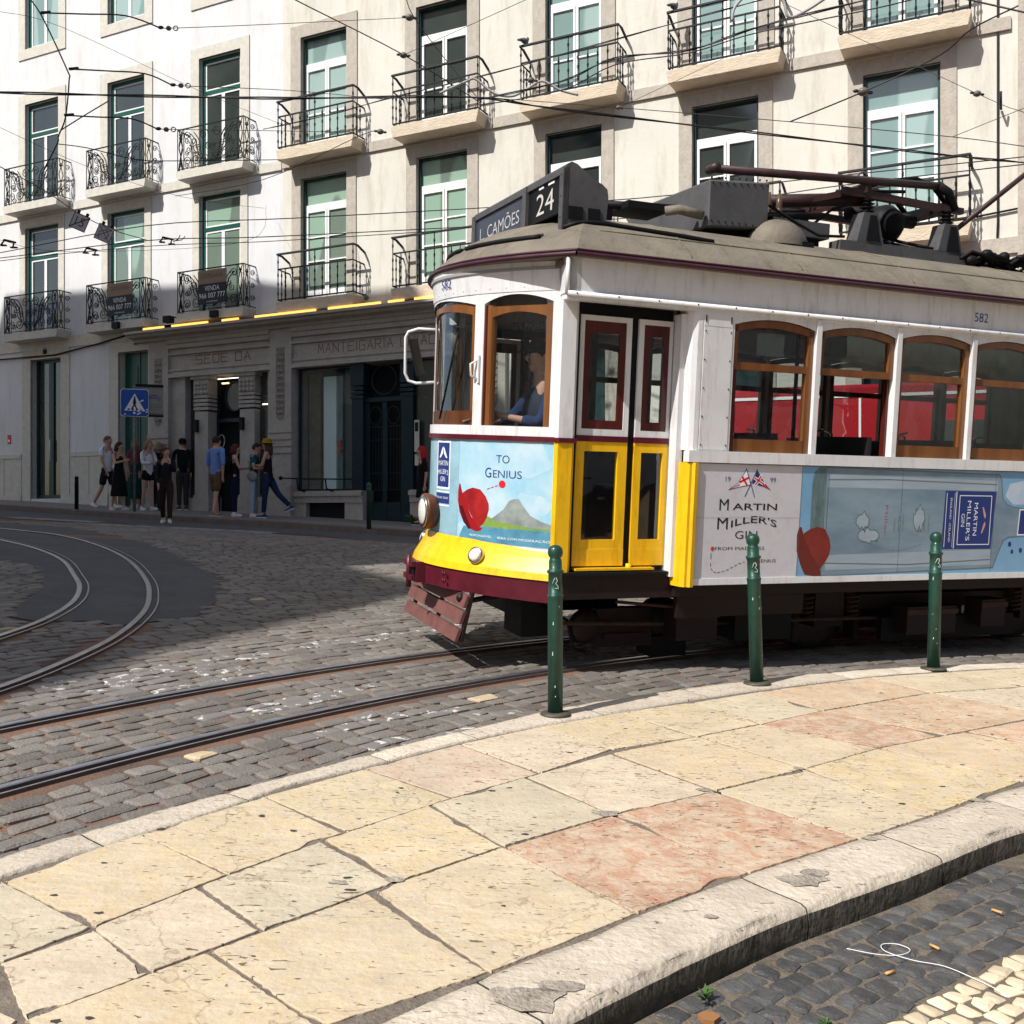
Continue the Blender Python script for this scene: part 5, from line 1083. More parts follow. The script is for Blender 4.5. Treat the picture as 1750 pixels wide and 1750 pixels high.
        if not opn: b.quad((x0+t,1.14,ZW+.09),(x1-t,1.14,ZW+.09),(x1-t,1.142,2.15),(x0+t,1.14,2.15),gt if i not in(2,3) else gt2)
        b.build('pane',gt,f)
    # doorways at both ends of this side
    for e in (0,1):
        fe=lambda x: x if e==0 else 2*XC-x
        b=MB(); b.T=T; 
        def Bx(x0,x1,y0,y1,z0,z1,m): b.box(fe(x0),fe(x1),y0,y1,z0,z1,m)
        Bx(.60,1.345,.93,.99,2.46,2.53,m_blk); Bx(1.32,1.345,.9,1.03,.70,2.47,m_blk); Bx(.545,.60,.9,1.02,.66,2.47,mat('door_jamb_grey',(.28,.28,.29),.5)); Bx(.86,.925,.95,.985,.75,2.47,m_blk); b.build('door_frame',m_blk,tram)
        for (x0,x1) in ((.585,.865),(.92,1.315)):
            b=MB(); b.T=T; t=.04; yy0,yy1=.975,1.005
            # upper white stile with dark red sash, lower yellow panel with window
            Bx(x0,x0+t,yy0,yy1,1.655,2.455,m_tw); Bx(x1-t,x1,yy0,yy1,1.655,2.455,m_tw); Bx(x0+t,x1-t,yy0,yy1,2.42,2.455,m_tw); Bx(x0+t,x1-t,yy0,yy1,1.655,1.70,m_tw)
            Bx(x0,x1,yy0,yy1+.006,1.615,1.655,m_tm)
            w_=.055 if x1<.9 else .07
            Bx(x0,x0+w_,yy0,yy1,.77,1.615,m_ty); Bx(x1-w_,x1,yy0,yy1,.77,1.615,m_ty); Bx(x0+w_,x1-w_,yy0,yy1,1.55,1.615,m_ty); Bx(x0+w_,x1-w_,yy0,yy1,.77,.95,m_ty); Bx(x0,x1,yy1-.002,yy1+.004,.77,.885,m_ty)
            d=b.build('door',m_tw,tram)
            b=MB(); b.T=T; r=.045; Bx(x0+t,x0+t+r,yy0,yy1-.008,1.70,2.42,m_wdd); Bx(x1-t-r,x1-t,yy0,yy1-.008,1.70,2.42,m_wdd); Bx(x0+t+r,x1-t-r,yy0,yy1-.008,2.34,2.42,m_wdd); Bx(x0+t+r,x1-t-r,yy0,yy1-.008,1.70,1.76,m_wdd); b.build('sash',m_wdd,d)
            b=MB(); b.T=T; b.quad((fe(x0+t),.985,1.7),(fe(x1-t),.985,1.7),(fe(x1-t),.985,2.42),(fe(x0+t),.985,2.42),gt); b.quad((fe(x0+w_),.985,.95),(fe(x1-w_),.985,.95),(fe(x1-w_),.985,1.55),(fe(x0+w_),.985,1.55),gt3); b.build('pane',gt,d)
        b=MB(); b.T=T; Bx(.70,1.30,1.0,1.06,.745,.76,m_ty); b.lathe([(.02,0),(.02,.05)],(fe(.88),1.02,.735),n=10,m=m_ty); b.build('door_latch',m_ty,tram)
    # sole bar
    b=MB(); b.T=T; b.box(2*XC-1.42,1.42,.98,1.06,.55,.715,m_tmd); b.box(2*XC-.55,.55,1.06,1.10,.56,.655,m_tmd); b.box(2*XC-1.45,1.45,1.0,1.09,.715,.735,m_blk); b.build('sole_bar',m_tmd,tram)
# advertisement on the near side
b=MB(); g=lambda o:(lambda u,v:(u,1.1902+o*.3,v))
def ln(s,x0,x1,z,h,m,arc=0,o=.0035): letters(b,s,(lambda u,v:(-u,1.1902+o*.3,v)),-x0,z,x0-x1,h,m,arc)
# "u" runs backwards along the car, so mirror it
m_bl=mat('printed_blue_ground',(.14,.31,.52),.35,col2=(.22,.42,.60),vs=2,coat=.25)
m_bot=mat('printed_bottle',(.24,.33,.40),.35,col2=(.13,.20,.27),vs=1.6,stretch=(1,1,2.4),coat=.25); m_bot2=mat('printed_bottle_light',(.33,.41,.49),.35,var=.2,vs=2.5,stretch=(.6,1,3),coat=.25); m_botd=mat('printed_bottle_base',(.06,.10,.11),.35,col2=(.16,.23,.25),vs=5,stretch=(3,1,1)); m_botl=mat('printed_bottle_line',(.12,.17,.19),.4)
decal(b,[(-.395,ZB+.025),(2*XC-.48+.0,ZB+.025),(2*XC-.48,ZP-.004),(-.405,ZP-.004)],g(.001),m_bl)
bt=[(-.50,1.36),(-.515,1.45),(-.56,1.485),(-.64,1.49),(-2.285,1.468),(-2.31,1.42),(-2.335,1.28),(-2.385,1.235),(-2.44,1.215),(-2.60,1.20),(-2.60,.985),(-2.42,.975),(-2.37,.95),(-2.30,.80),(-2.275,.735),(-.75,.70),(-.58,.70),(-.505,.74)]
decal(b,bt,g(.002),m_bot); decal(b,[(-.53,1.47),(-.62,1.485),(-.62,.72),(-.56,.71),(-.51,.74),(-.505,1.36)],g(.0028),m_botd)
decal(b,[(-.65,1.44),(-2.27,1.42),(-2.28,1.34),(-.65,1.345)],g(.0028),m_bot2); decal(b,[(-.65,.85),(-2.24,.88),(-2.25,.76),(-.65,.74)],g(.0028),m_bot2)
for P in (bt+bt[:1],[(-.64,1.40),(-1.2,1.41),(-2.26,1.39)],[(-.64,.79),(-1.4,.77),(-2.24,.80)],[(-.64,1.34),(-.64,.8)]):
    for a,c in zip(P,P[1:]): _seg(b,g(.0032),a,c,.010,m_botl)
# labels
decal(b,[(-1.745,1.335),(-2.265,1.335),(-2.24,.885),(-1.735,.885)],g(.0034),m_nav)
m_lt=m_whp
for (x0,x1,z0,z1) in ((-1.76,-1.765,.9,1.32),(-1.855,-1.862,.89,1.33),(-1.84,-1.843,.9,1.32),(-1.89,-1.896,.92,1.30),(-2.215,-2.221,.92,1.30)): decal(b,[(x0,z0),(x1,z0),(x1,z1),(x0,z1)],g(.0042),m_lt)
for z in (1.30,.92): decal(b,[(-1.89,z-.003),(-2.221,z-.003),(-2.221,z+.003),(-1.89,z+.003)],g(.0042),m_lt)
def vtxt(s,x,z0,z1,h,m):  # reads downward
    letters(b,s,(lambda u,v:(-(x+v),1.1902+.0014,-u)),-z1,0,z1-z0,h,m)
vtxt('MARTIN',2.045,.99,1.245,.038,m_whp); vtxt("MILLER'S",1.975,.95,1.26,.038,m_whp); vtxt('GIN',1.92,1.06,1.16,.034,m_whp); vtxt('ENGLAND · ICELAND',1.80,.94,1.28,.018,m_whp)
for s_ in (-1,1): decal(b,[(-2.165,1.11+s_*.01),(-2.15,1.11+s_*.03),(-2.13,1.11+s_*.10),(-2.14,1.11+s_*.105),(-2.17,1.11+s_*.04)],g(.0045),mat('printed_pale_red',(.55,.30,.28),.4))
# frosted islands etched on the bottle
for cx,cz,rx,rz,sd in ((-.97,1.10,.06,.055,1),(-1.03,.99,.10,.05,2),(-1.50,1.12,.055,.085,3)):
    P=[(cx+rx*math.cos(2*PI*k/22)*(1+.7*noise.noise(Vector((k*.9,sd,0)))),cz+rz*math.sin(2*PI*k/22)*(1+.7*noise.noise(Vector((k*.9,sd,5))))) for k in range(22)]
    decal(b,P,g(.0036),m_bot2); 
    for a,c in zip(P,P[1:]+P[:1]): _seg(b,g(.004),a,c,.007,m_botl)
vtxt('Miller',1.17,.99,1.22,.03,mat('printed_faded_red',(.36,.12,.13),.5))
for k,x in enumerate((1.26,1.30,1.34,1.55,1.59)): vtxt('ICELAND' if k%2 else 'LONDON',x,1.02,1.12+.02*(k%3),.014,m_botl)
for k in range(12):
    t=k/12; _seg(b,g(.004),(-1.05-.5*t,.93-.05*math.sin(PI*t)),(-1.05-.5*(t+.05),.93-.05*math.sin(PI*(t+.05))),.004,m_botl)
for (x,z,r) in ((-2.44,.92,.018),(-2.47,.86,.015),(-2.56,.87,.018)): decal(b,[(x+r*math.cos(a*PI/6),z+r*1.2*math.sin(a*PI/6)) for a in range(12)],g(.0036),m_nav)
P=[(-2.36,1.30),(-2.40,1.40),(-2.52,1.42),(-2.66,1.44),(-2.80,1.36),(-2.80,1.24),(-2.45,1.235)]; decal(b,P,g(.0016),mat('printed_cloud_side',(.52,.57,.66),.4,col2=(.33,.47,.62),vs=6))
decal(b,[(-2.52,1.20),(-2.62,1.20),(-2.62,.99),(-2.51,.99)],g(.004),m_whp); decal(b,[(-2.53,1.19),(-2.66,1.19),(-2.66,1.0),(-2.52,1.0)],g(.0046),m_nav)
# hat
decal(b,[(-.445,1.01),(-.50,1.04),(-.565,1.058),(-.63,1.04),(-.675,.97),(-.69,.91),(-.68,.85),(-.65,.80),(-.605,.75),(-.55,.80),(-.44,.93)],g(.0042),mat('printed_hat_side',(.22,.03,.02),.4,col2=(.15,.02,.015),vs=5))
decal(b,[(-.385,1.0),(-.40,1.05),(-.42,1.058),(-.435,1.02),(-.455,.97),(-.52,.86),(-.60,.755),(-.62,.70),(-.56,.695),(-.47,.71),(-.43,.78),(-.39,.88)],g(.005),mat('printed_brim_side',(.14,.02,.015),.4))
# white section: flags, name
m_edge=m_blkt
ln('*ARTIN',.172,-.20,1.175,.046,m_blkt); ln('M',.28,.205,1.172,.078,m_blkt); ln("*ILLER'S",.178,-.205,1.085,.05,m_blkt,.035); ln('M',.29,.205,1.045,.08,m_blkt,.008); ln('GIN',.14,-.045,.972,.055,m_blkt,0); ln('FROM MADNESS',.30,-.11,.893,.022,m_blkt); ln('TO GENIUS',.035,-.215,.802,.024,m_blkt); ln('19',.24,.20,1.372,.034,m_nav); ln('99',-.13,-.178,1.372,.034,m_nav)
_seg(b,g(.004),(.074,1.463),(-.005,1.267),.006,m_nav); _seg(b,g(.004),(-.018,1.461),(.075,1.27),.006,m_nav)
# two pennants
m_pr=m_redp
decal(b,[(.072,1.455),(.085,1.44),(.14,1.36),(.21,1.315),(.13,1.335),(.035,1.352)],g(.0030),m_whp)
for P in ([(.072,1.455),(.14,1.36),(.21,1.315)],[(.21,1.315),(.13,1.335),(.035,1.352)]):
    for a,c in zip(P,P[1:]): _seg(b,g(.0034),a,c,.004,m_nav)
decal(b,[(.12,1.36),(.21,1.315),(.125,1.345)],g(.0038),m_pr); _seg(b,g(.0038),(.10,1.40),(.065,1.352),.016,m_pr); _seg(b,g(.0038),(.055,1.40),(.12,1.37),.016,m_pr)
decal(b,[(-.018,1.452),(-.03,1.44),(-.08,1.37),(-.141,1.315),(-.07,1.34),(.022,1.362)],g(.0030),m_nav)
_seg(b,g(.0034),(-.05,1.41),(-.01,1.355),.024,m_whp); _seg(b,g(.0034),(0,1.40),(-.075,1.36),.022,m_whp); _seg(b,g(.0038),(-.05,1.41),(-.01,1.355),.012,m_pr); _seg(b,g(.0038),(0,1.40),(-.075,1.36),.011,m_pr); decal(b,[(-.07,1.365),(-.141,1.315),(-.065,1.345)],g(.0038),m_pr)
decal(b,[(.32+.014*math.cos(a*PI/6),.903+.016*math.sin(a*PI/6)) for a in range(12)],g(.004),m_redp)
for k in range(11):
    P=[(.328,.87),(.33,.80),(.325,.765),(.30,.74),(.27,.735),(.235,.74),(.20,.75),(.165,.765),(.13,.78),(.10,.795),(.06,.805),(.04,.81)]; a,c=P[k],P[k+1]; _seg(b,g(.004),a,(a[0]+(c[0]-a[0])*.55,a[1]+(c[1]-a[1])*.55),.004,m_blkt)
m_sm=mat('panel_seam',(.10,.10,.11),.6)
for x in (-.40,-1.32,-2.25,-3.2,-4.1): decal(b,[(x,ZB+.03),(x-.003,ZB+.03),(x-.003,ZP-.005),(x,ZP-.005)],g(.0052),m_sm)
for z in (1.12,): decal(b,[(.47,z),(-.39,z+.001),(-.39,z+.004),(.47,z+.003)],g(.0052),mat('panel_crease',(.42,.42,.45),.5))
b.build('side_advertisement',m_bl,tram)
b=MB(); letters(b,'582',lambda u,v:(-u,1.188,v),1.92,2.63,.135,.068,m_nav); b.build('fleet_number',m_nav,tram)
# ---- roof
def rim(k,n=96):
    """outline of the roof edge as one closed loop"""
    P=[]
    X1,X0=1.45,2*XC-1.45
    Y=[1.235*math.sin(R(a)) for a in range(-90,91,9)]
    fr=[]
    for i in range(21):
        t=-1+2*i/20; y=1.235*math.sin(t*PI/2)
        y_=y; x=1.985-.525*abs(y_/1.235)**1.9; fr.append((x,y_))
    left=fr[::-1]   # from +Y to -Y
    side=[(1.2-(1.2-(2*XC-1.2))*i/24,-1.235) for i in range(1,24)]
    rear=[(2*XC-x,y) for x,y in fr]  # -Y to +Y
    side2=[((2*XC-1.2)+(1.2-(2*XC-1.2))*i/24,1.235) for i in range(1,24)]
    return left+side+rear+side2
RIM=rim(0)
def spine(x,y): return (max(2*XC-.75,min(.75,x)),0)
b=MB(); n=len(RIM); rows=[]
for t,hh in ((0,0),(.0,.03),(.04,.085),(.10,.15),(.2,.24),(.32,.315),(.5,.385),(.7,.43),(.85,.448),(1,.455)):
    row=[]
    for x,y in RIM:
        sx,sy=spine(x,y); nose=max(0,abs(x-XC)-(2.94))/1.31; row.append((x+(sx-x)*t,y+(sy-y)*t,2.79+hh))
    rows.append(row)
for A,B in zip(rows,rows[1:]): b.strip(A+[A[0]],B+[B[0]],m_rf)
b.strip([(x,y,2.79) for x,y in RIM]+[(RIM[0][0],RIM[0][1],2.79)],[(x*.97+XC*.03,y*.93,2.785) for x,y in RIM]+[(RIM[0][0]*.97+XC*.03,RIM[0][1]*.93,2.785)],m_rf)
b.build('roof',m_rf,tram)
b=MB(); b.tube([(x+(.012 if x>XC else -.012)*(abs(x-XC)>3.4),y*1.008,2.80) for x,y in RIM]+[(RIM[0][0]+.012,RIM[0][1]*1.008,2.80)],.016,6,mat('gutter_maroon',(.055,.018,.028),.45,var=.3,vs=6),caps=False); b.tube([(x,y*1.002,2.826) for x,y in RIM]+[(RIM[0][0],RIM[0][1]*1.002,2.826)],.009,6,mat('dark_maroon_trim',(.05,.012,.02),.5),caps=False); b.build('gutter',m_tm,tram)
def roofz(x,y):
    nx=abs(x-XC); 
    if nx<=2.94: t=1-abs(y)/1.235
    else: 
        # between spine end and rim
        dx=(nx-2.94); L=math.hypot(dx,y) or 1e-6
        # find rim distance along this ray
        lo=0;hi=3
        for _ in range(24):
            m_=(lo+hi)/2; yy=abs(y)/L*m_; xx=dx/L*m_
            lim=(1.985-XC-.525*min(1,yy/1.235)**1.9)-2.94
            if yy<1.235 and xx<lim: lo=m_
            else: hi=m_
        t=1-L/lo
    T_=[(0,.03),(.04,.085),(.10,.15),(.2,.24),(.32,.315),(.5,.385),(.7,.43),(.85,.448),(1,.455)]
    t=max(0,min(1,t))
    for (a,ha),(c,hc) in zip(T_,T_[1:]):
        if a<=t<=c: return 2.79+ha+(hc-ha)*(t-a)/(c-a)
    return 3.245
# rain strips on the dome
for pts in ([(1.86-.36*abs(y/.95)**1.9,y) for y in curve(.18,.86,10)],[(1.86-.36*abs(y/.95)**1.9,y) for y in curve(-.6,.10,10)],[(1.42-.1*k,.88+.012*k+ (0.02 if k<3 else 0)) for k in range(12)]):
    b=MB(); b.tube([(x,y,roofz(x,y)+.012) for x,y in pts],.017,5,m_blk); b.tube([(x*.985,y*.985,roofz(x*.985,y*.985)+.01) for x,y in pts],.012,5,m_rf); b.build('rain_strip',m_blk,tram)
b=MB()
for x in (.6,-.3,-1.3,-2.6): b.tube([(x,y,roofz(x,y)+.004) for y in curve(-1.2,1.2,20)],.005,4,m_rf)
b.tube([(1.2-.3*k,1.02,roofz(0,1.02)+.003) for k in range(25)],.007,4,m_rf); b.build('roof_seam',m_rf,tram)
for e in (1,-1):
    T=E(e)
    # destination box
    b=MB(); b.T=T; prof=[(1.42,3.0),(1.42,3.40),(1.405,3.44),(1.37,3.46),(1.33,3.45),(1.20,3.36),(1.14,3.34),(1.10,3.31),(1.09,3.26),(1.10,3.10)]
    for y0,y1 in ((-.90,-.87),(.87,.90)): b.prism(prof,y0,y1,lambda u,v,h:(u,h,v),m_gb)
    Y0,Y1=-.87,.87
    n=len(prof); 
    for i in range(1,n-2):
        a,c=prof[i],prof[i+1]; b.add([(a[0],Y0,a[1]),(a[0],Y1,a[1]),(c[0],Y1,c[1]),(c[0],Y0,c[1])],[(0,1,2,3)],m_gb)
    b.box(1.38,1.425,-.92,-.84,3.0,3.42,m_gb); b.box(1.38,1.428,.84,.90,2.98,3.42,m_gb); b.box(1.39,1.435,.20,.27,3.05,3.42,m_gb); b.box(1.36,1.425,-.87,.87,3.38,3.42,m_gb)
    for y in (.905,):
        for (x0,x1) in ((1.15,1.24),(1.28,1.385)): b.box(x0,x1,y-.004,y+.004,3.09,3.17,m_blk)
    for z in (3.02,3.1,3.24,3.38): b.ball((1.43,.87,z),.008,m_gb,5,3)
    dbx=b.build('destination_box',m_gb,tram)
    b=MB(); b.T=T; b.box(1.385,1.41,-.84,.20,3.14,3.38,mat('blind_navy',(.05,.06,.085),.5,var=.3,vs=6)); b.box(1.385,1.41,.27,.84,3.14,3.38,m_blk)
    if e==1:
        f=lambda u,v:(1.4135,u,v); m_bl_=mat('blind_letter',(.46,.47,.48),.6); letters(b,'L. CAMÕES',f,-.74,3.20,.84,.12,m_bl_); letters(b,'24',f,.42,3.18,.30,.145,mat('blind_white',(.55,.54,.50),.6)); b.box(1.411,1.413,-.4,.1,3.155,3.16,m_bl_)
        b.box(1.411,1.414,.46,.54,3.355,3.37,m_whp); b.box(1.411,1.414,.62,.72,3.355,3.372,m_whp)
    b.build('destination_blind',m_blk,dbx)
# resistor box
b=MB(); b.T=Matrix.Identity(4); b.prism([(.13,3.22),(.13,3.56),(-.40,3.60),(-.40,3.26)],-.62,.62,lambda u,v,h:(u,h,v),m_gb); o=b.build('resistor_box',m_gb,tram); bevel(o,.012,1)
b=MB(); b.box(.10,-.38,-.5,.5,3.12,3.24,m_blk); b.tube([(.95,.25,3.36),(.55,.35,3.37),(.3,.45,3.36),(.2,.5,3.33)],.03,8,m_blk); b.tube([(.42,.5,3.32),(.34,.56,3.33),(.16,.6,3.30)],.035,10,m_rf); b.box(.35,.7,.1,.45,3.33,3.38,m_blk); b.box(.7,1.1,-.3,.2,3.28,3.36,m_blk); b.build('roof_cable',m_blk,tram)
# domed vent
b=MB(); b.T=Matrix.Translation((-.50,.60,3.16)); prof=[]
vs=[];fs=[]
for i in range(9):
    a=PI/2*i/8
    for j in range(20): t=2*PI*j/20; vs.append((.25*math.cos(a)*math.cos(t),.20*math.cos(a)*math.sin(t),-.03+.21*math.sin(a)))
for i in range(8):
    for j in range(20): fs.append((i*20+j,i*20+(j+1)%20,(i+1)*20+(j+1)%20,(i+1)*20+j))
b.add(vs,fs,m_rf,True); b.box(-.20,-.10,.16,.19,-.06,.0,m_blk); b.build('roof_vent',m_rf,tram)
# second small box behind the vent, pantograph gear
b=MB(); b.box(-.62,-1.16,-.25,.38,3.30,3.42,m_gb); b.box(-.66,-1.1,-.2,.33,3.2,3.30,m_blk)
for x in (-.62,-.72):
    b.lathe([(.03,0),(.04,.02),(.02,.03),(.035,.06),(.02,.07),(.03,.1),(.015,.2)],(x,.3,3.42),n=10,m=mat('insulator_brown',(.10,.06,.035),.3))
b.build('switch_box',m_gb,tram)
pn=MB()
for y in (.40,-.40): pn.prism([(-1.20,3.17),(-1.20,3.29),(-2.50,3.31),(-2.62,3.22),(-2.62,3.14)],y-.07,y+.07,lambda u,v,h:(u,h,v),m_gb)
pt=pn.build('pantograph_base',m_gb,tram)
for y in (.40,-.40):
    for x in (-1.5,-2.34):
        b=MB(); b.prism([(x+.14,3.29),(x+.08,3.53),(x-.06,3.53),(x-.13,3.29)],y-.07,y+.07,lambda u,v,h:(u,h,v),m_gb); b.prism([(x+.05,3.31),(x+.02,3.51),(x-.04,3.51),(x-.09,3.31)],y+.07,y+.078,lambda u,v,h:(u,h,v),m_blk)
        pr=[(.04,.0)]
        for k in range(4): pr+=[(.035,.015+k*.03),(.062,.022+k*.03),(.035,.03+k*.03)]
        b.lathe(pr,(x,y,3.53),n=12,m=m_blk); b.build('insulator',m_gb,pt)
m_pm=mat('pantograph_maroon',(.045,.020,.020),.5,var=.4,vs=8,dirt=.3)
b=MB()
# square frame on the insulators
for y in (.40,-.40): b.add([(-1.25,y-.025,3.66),(-1.25,y+.025,3.66),(-2.5,y+.025,3.64),(-2.5,y-.025,3.64),(-1.25,y-.025,3.72),(-1.25,y+.025,3.72),(-2.5,y+.025,3.69),(-2.5,y-.025,3.69)],[(0,1,2,3),(4,7,6,5),(0,4,5,1),(3,2,6,7),(1,5,6,2),(0,3,7,4)],m_pm)
b.box(-1.42,-1.52,-.42,.42,3.66,3.76,m_pm); b.tube([(-1.47,.42,3.72),(-.95,.2,3.60),(-.9,-.3,3.60)],.035,4,m_pm,False); b.tube([(-1.47,-.42,3.72),(-.9,-.3,3.60)],.035,4,m_pm,False)
b.box(-2.30,-2.40,-.42,.42,3.64,3.72,m_blk); b.lathe([(.02,-.25),(.10,-.24),(.16,-.15),(.17,0),(.16,.15),(.1,.24),(.02,.25)],(-1.95,.0,3.55),'Y',14,m_blk); b.tube([(-1.6,.05,3.62),(-2.3,.05,3.62)],.06,10,m_blk)
b.tube([(-1.38,.4,3.80+.03*math.sin(0)),(-1.40,.4,3.84),(-1.44,.4,3.86),(-1.48,.4,3.84),(-1.49,.4,3.80)],.010,6,m_gb)
b.build('pantograph_frame',m_pm,pt)
b=MB(); b.tube([(-.02,.42,3.70),(-2.25,.42,3.84)],.032,8,m_pm); b.tube([(-.5,-.42,3.66),(-2.25,-.35,3.80)],.032,8,m_pm); b.tube([(-.02,.48,3.70),(-.02,.36,3.70)],.036,8,m_pm); b.tube([(-.5,.05,3.58),(-1.5,.35,3.66)],.055,8,m_pm); b.tube([(-.4,.38,3.40),(-1.2,.2,3.52)],.03,8,m_blk); b.tube([(-.3,-.1,3.50),(-1.4,-.3,3.66)],.04,8,m_blk)
b.tube([(-2.2,.42,3.84),(-2.32,.42,3.80),(-2.4,.42,3.66)],.04,8,m_blk)
for y0 in (.32,-.15):
    b.tube([(-1.3,y0,3.70),(-1.75,y0,3.84),(-2.05,y0,3.90),(-2.25,y0,3.86),(-2.42,y0+.02,3.70)],.022,6,m_blk)
    b.tube([(-1.3,y0-.06,3.72),(-2.0,y0-.06,3.80)],.015,6,m_blk)
b.build('pantograph_arm',m_pm,pt)
b=MB(); b.tube([(-2.30,.40,3.40),(-3.17,.40,4.05),(-5.4,.1,5.72)],.022,8,m_pm); b.box(-5.35,-5.5,-.12,.3,5.68,5.74,m_blk); b.build('trolley_pole',m_pm,tram)
b=MB(); rg=random.Random(5)
for k in range(60):
    x=-2.5-k*.028; y=.1+.45*rg.random(); b.ball((x,y,3.24+.06*rg.random()+.002*k),(.05+.04*rg.random(),.05,.025+.02*rg.random()),m_blk,7,5); b.tube([(x+.12,y,3.25),(x,y,3.30+.03*rg.random()),(x-.14,y+.1,3.26)],.016,5,m_blk)
b.build('cable_bundle',m_blk,tram)
# ---- inside
b=MB(); b.box(2*XC-1.4,1.4,-.97,.97,.70,.78,m_int); b.box(2*XC-.5,.5,-1.13,1.13,.78,.82,m_int); b.build('floor',m_int,tram)
m_cei=mat('ceiling_paint',(.20,.15,.10),.6); b=MB(); b.box(2*XC-1.5,1.5,-1.12,1.12,2.74,2.78,m_cei); b.build('ceiling',m_cei,tram)
for y in (1,-1):
    b=MB(); b.box(2*XC-.46,.46,1.10*y,1.155*y,.80,1.575,m_int); b.build('inner_lining',m_int,tram)
for e in (1,-1):
    b=MB(); b.T=E(e); Y=curve(-.97,.97,10); b.strip([(FX(y)-.045,y,.78) for y in Y],[(FX(y)-.045,y,1.65) for y in Y],m_int); b.strip([(FX(y)-.045,y,1.655) for y in Y],[(FX(y)-.25,y*.9,1.655) for y in Y],m_int,False)
    b.build('cab_lining',m_int,tram)
    b=MB(); b.T=E(e); b.box(.47,.52,-1.1,-.42,.8,2.74,m_int); b.box(.47,.52,.42,1.0,.8,1.6,m_int); b.box(.47,.52,.42,.50,1.6,2.74,m_int); b.box(.47,.52,.9,1.0,1.6,2.74,m_int); b.box(.47,.52,-.42,.42,2.5,2.74,m_int); b.build('bulkhead',m_int,tram)
    b=MB(); b.T=E(e); b.box(1.55,1.75,-.15,.2,.8,1.72,m_blk); b.lathe([(.11,0),(.12,.05),(.02,.08)],(1.65,.02,1.72),n=16,m=m_blk); b.tube([(1.65,.02,1.80),(1.6,.2,1.82)],.012,6,m_chr); b.build('controller',m_blk,tram)
for i in range(5):
    for y in (1,-1):
        x=-.25-i*.85; b=MB(); b.box(x-.02,x+.02,.42*y,1.06*y,1.2,1.72,m_seat); b.box(x-.02,x+.4,.42*y,1.06*y,1.15,1.24,m_seat); b.tube([(x,.44*y,1.6),(x,.42*y,1.76),(x,.52*y,1.78)],.012,5,m_chr); b.box(x+.1,x+.3,.6*y,.9*y,.82,1.15,m_seat); o=b.build('seat',m_seat,tram)
b=MB()
for x in (0,-.9,-1.8,-2.7,-3.6): 
    b.tube([(x,.4,.82),(x,.4,2.74)],.016,6,m_blk)
b.box(.8,.805,-1.0,-.9,1.9,2.1,m_red); b.build('grab_pole',m_blk,tram)
b=MB(); b.box(.14,.17,1.10,1.115,1.66,1.90,m_red); b.box(.145,.165,1.115,1.118,1.69,1.71,m_whp); b.build('notice',m_red,tram)
b=MB(); b.box(-.25,-.02,1.10,1.102,2.26,2.42,mat('paper_notice',(.5,.52,.52),.7)); b.build('notice',m_whp,tram)
b=MB(); letters(b,'ENTRADA',lambda u,v:(FX(u)-.10,u,v),.64,2.36,.25,.045,m_blkt); b.box(1.35,1.38,.58,.9,2.30,2.45,mat('grey_board',(.16,.15,.14),.6)); b.build('entry_board',m_blk,tram)
# ---- running gear
b=MB()
for y in (.62,-.62):
    b.box(-3.9,-.45,y-.05,y+.05,.34,.46,m_tmd)
    for x in (-1.1,-3.28): b.box(x-.14,x+.14,y-.1,y+.1,.22,.52,m_tmd); b.box(x-.32,x-.27,y-.05,y+.08,.1,.34,m_tmd); b.box(x+.27,x+.32,y-.05,y+.08,.1,.34,m_tmd)
    b.box(-2.9,-1.5,y*1.35-.03,y*1.35+.03,.12,.30,m_blk)
b.box(-2.7,-1.6,-.5,.5,.15,.5,m_blk); b.box(-4.6,.4,-.8,.8,.50,.62,m_blk); b.build('truck',m_tmd,tram)
for x in (-1.1,-3.28):
    for y in (.47,-.47):
        b=MB(); b.T=Matrix.Translation((x,y,.335)); b.lathe([(.06,-.07),(.27,-.06),(.33,-.055),(.333,.03),(.35,.035),(.35,.06),(.26,.06),(.22,.02),(.06,.05)] if y<0 else [(.06,.07),(.27,.06),(.33,.055),(.333,-.03),(.35,-.035),(.35,-.06),(.26,-.06),(.22,-.02),(.06,-.05)],ax='Y',n=32,m=mat('wheel_steel',(.07,.06,.055),.5,metal=.5,var=.3,vs=6)); b.build('wheel',m_blk,tram)
b=MB(); b.box(1.25,1.5,.3,.62,.22,.52,m_blk); b.lathe([(.10,-.06),(.13,0),(.10,.06)],(1.05,.72,.30),'Y',16,m_tmd); b.tube([(1.35,.62,.45),(1.2,.75,.35),(1.15,.75,.15),(1.05,.75,.12)],.012,6,m_blk); b.box(.5,.95,.62,.72,.14,.42,m_tmd); b.box(.56,.9,.60,.74,.20,.24,m_tmd); b.lathe([(.19,-.08),(.20,0),(.19,.08)],(.35,.6,.28),'Y',18,m_tmd); b.box(.2,.5,.5,.72,.05,.2,m_blk)
b.box(-.1,-.6,.5,.9,.18,.5,m_blk); b.box(.3,1.3,-.7,-.2,.25,.5,m_blk); b.box(-.58,.5,1.0,1.055,.40,.56,m_tmd); b.build('brake_gear',m_blk,tram)
m_rst=mat('rusty_iron',(.06,.03,.02),.8,var=.5,vs=14)
for x in (-1.1,-3.28):
    for y in (.72,-.72):
        for dx in (-.22,.22):
            b=MB(); b.tube([(x+dx+.045*math.cos(k*.7),y+.045*math.sin(k*.7),.30+k*.0042) for k in range(46)],.011,5,m_rst); b.build('spring',m_rst,tram)
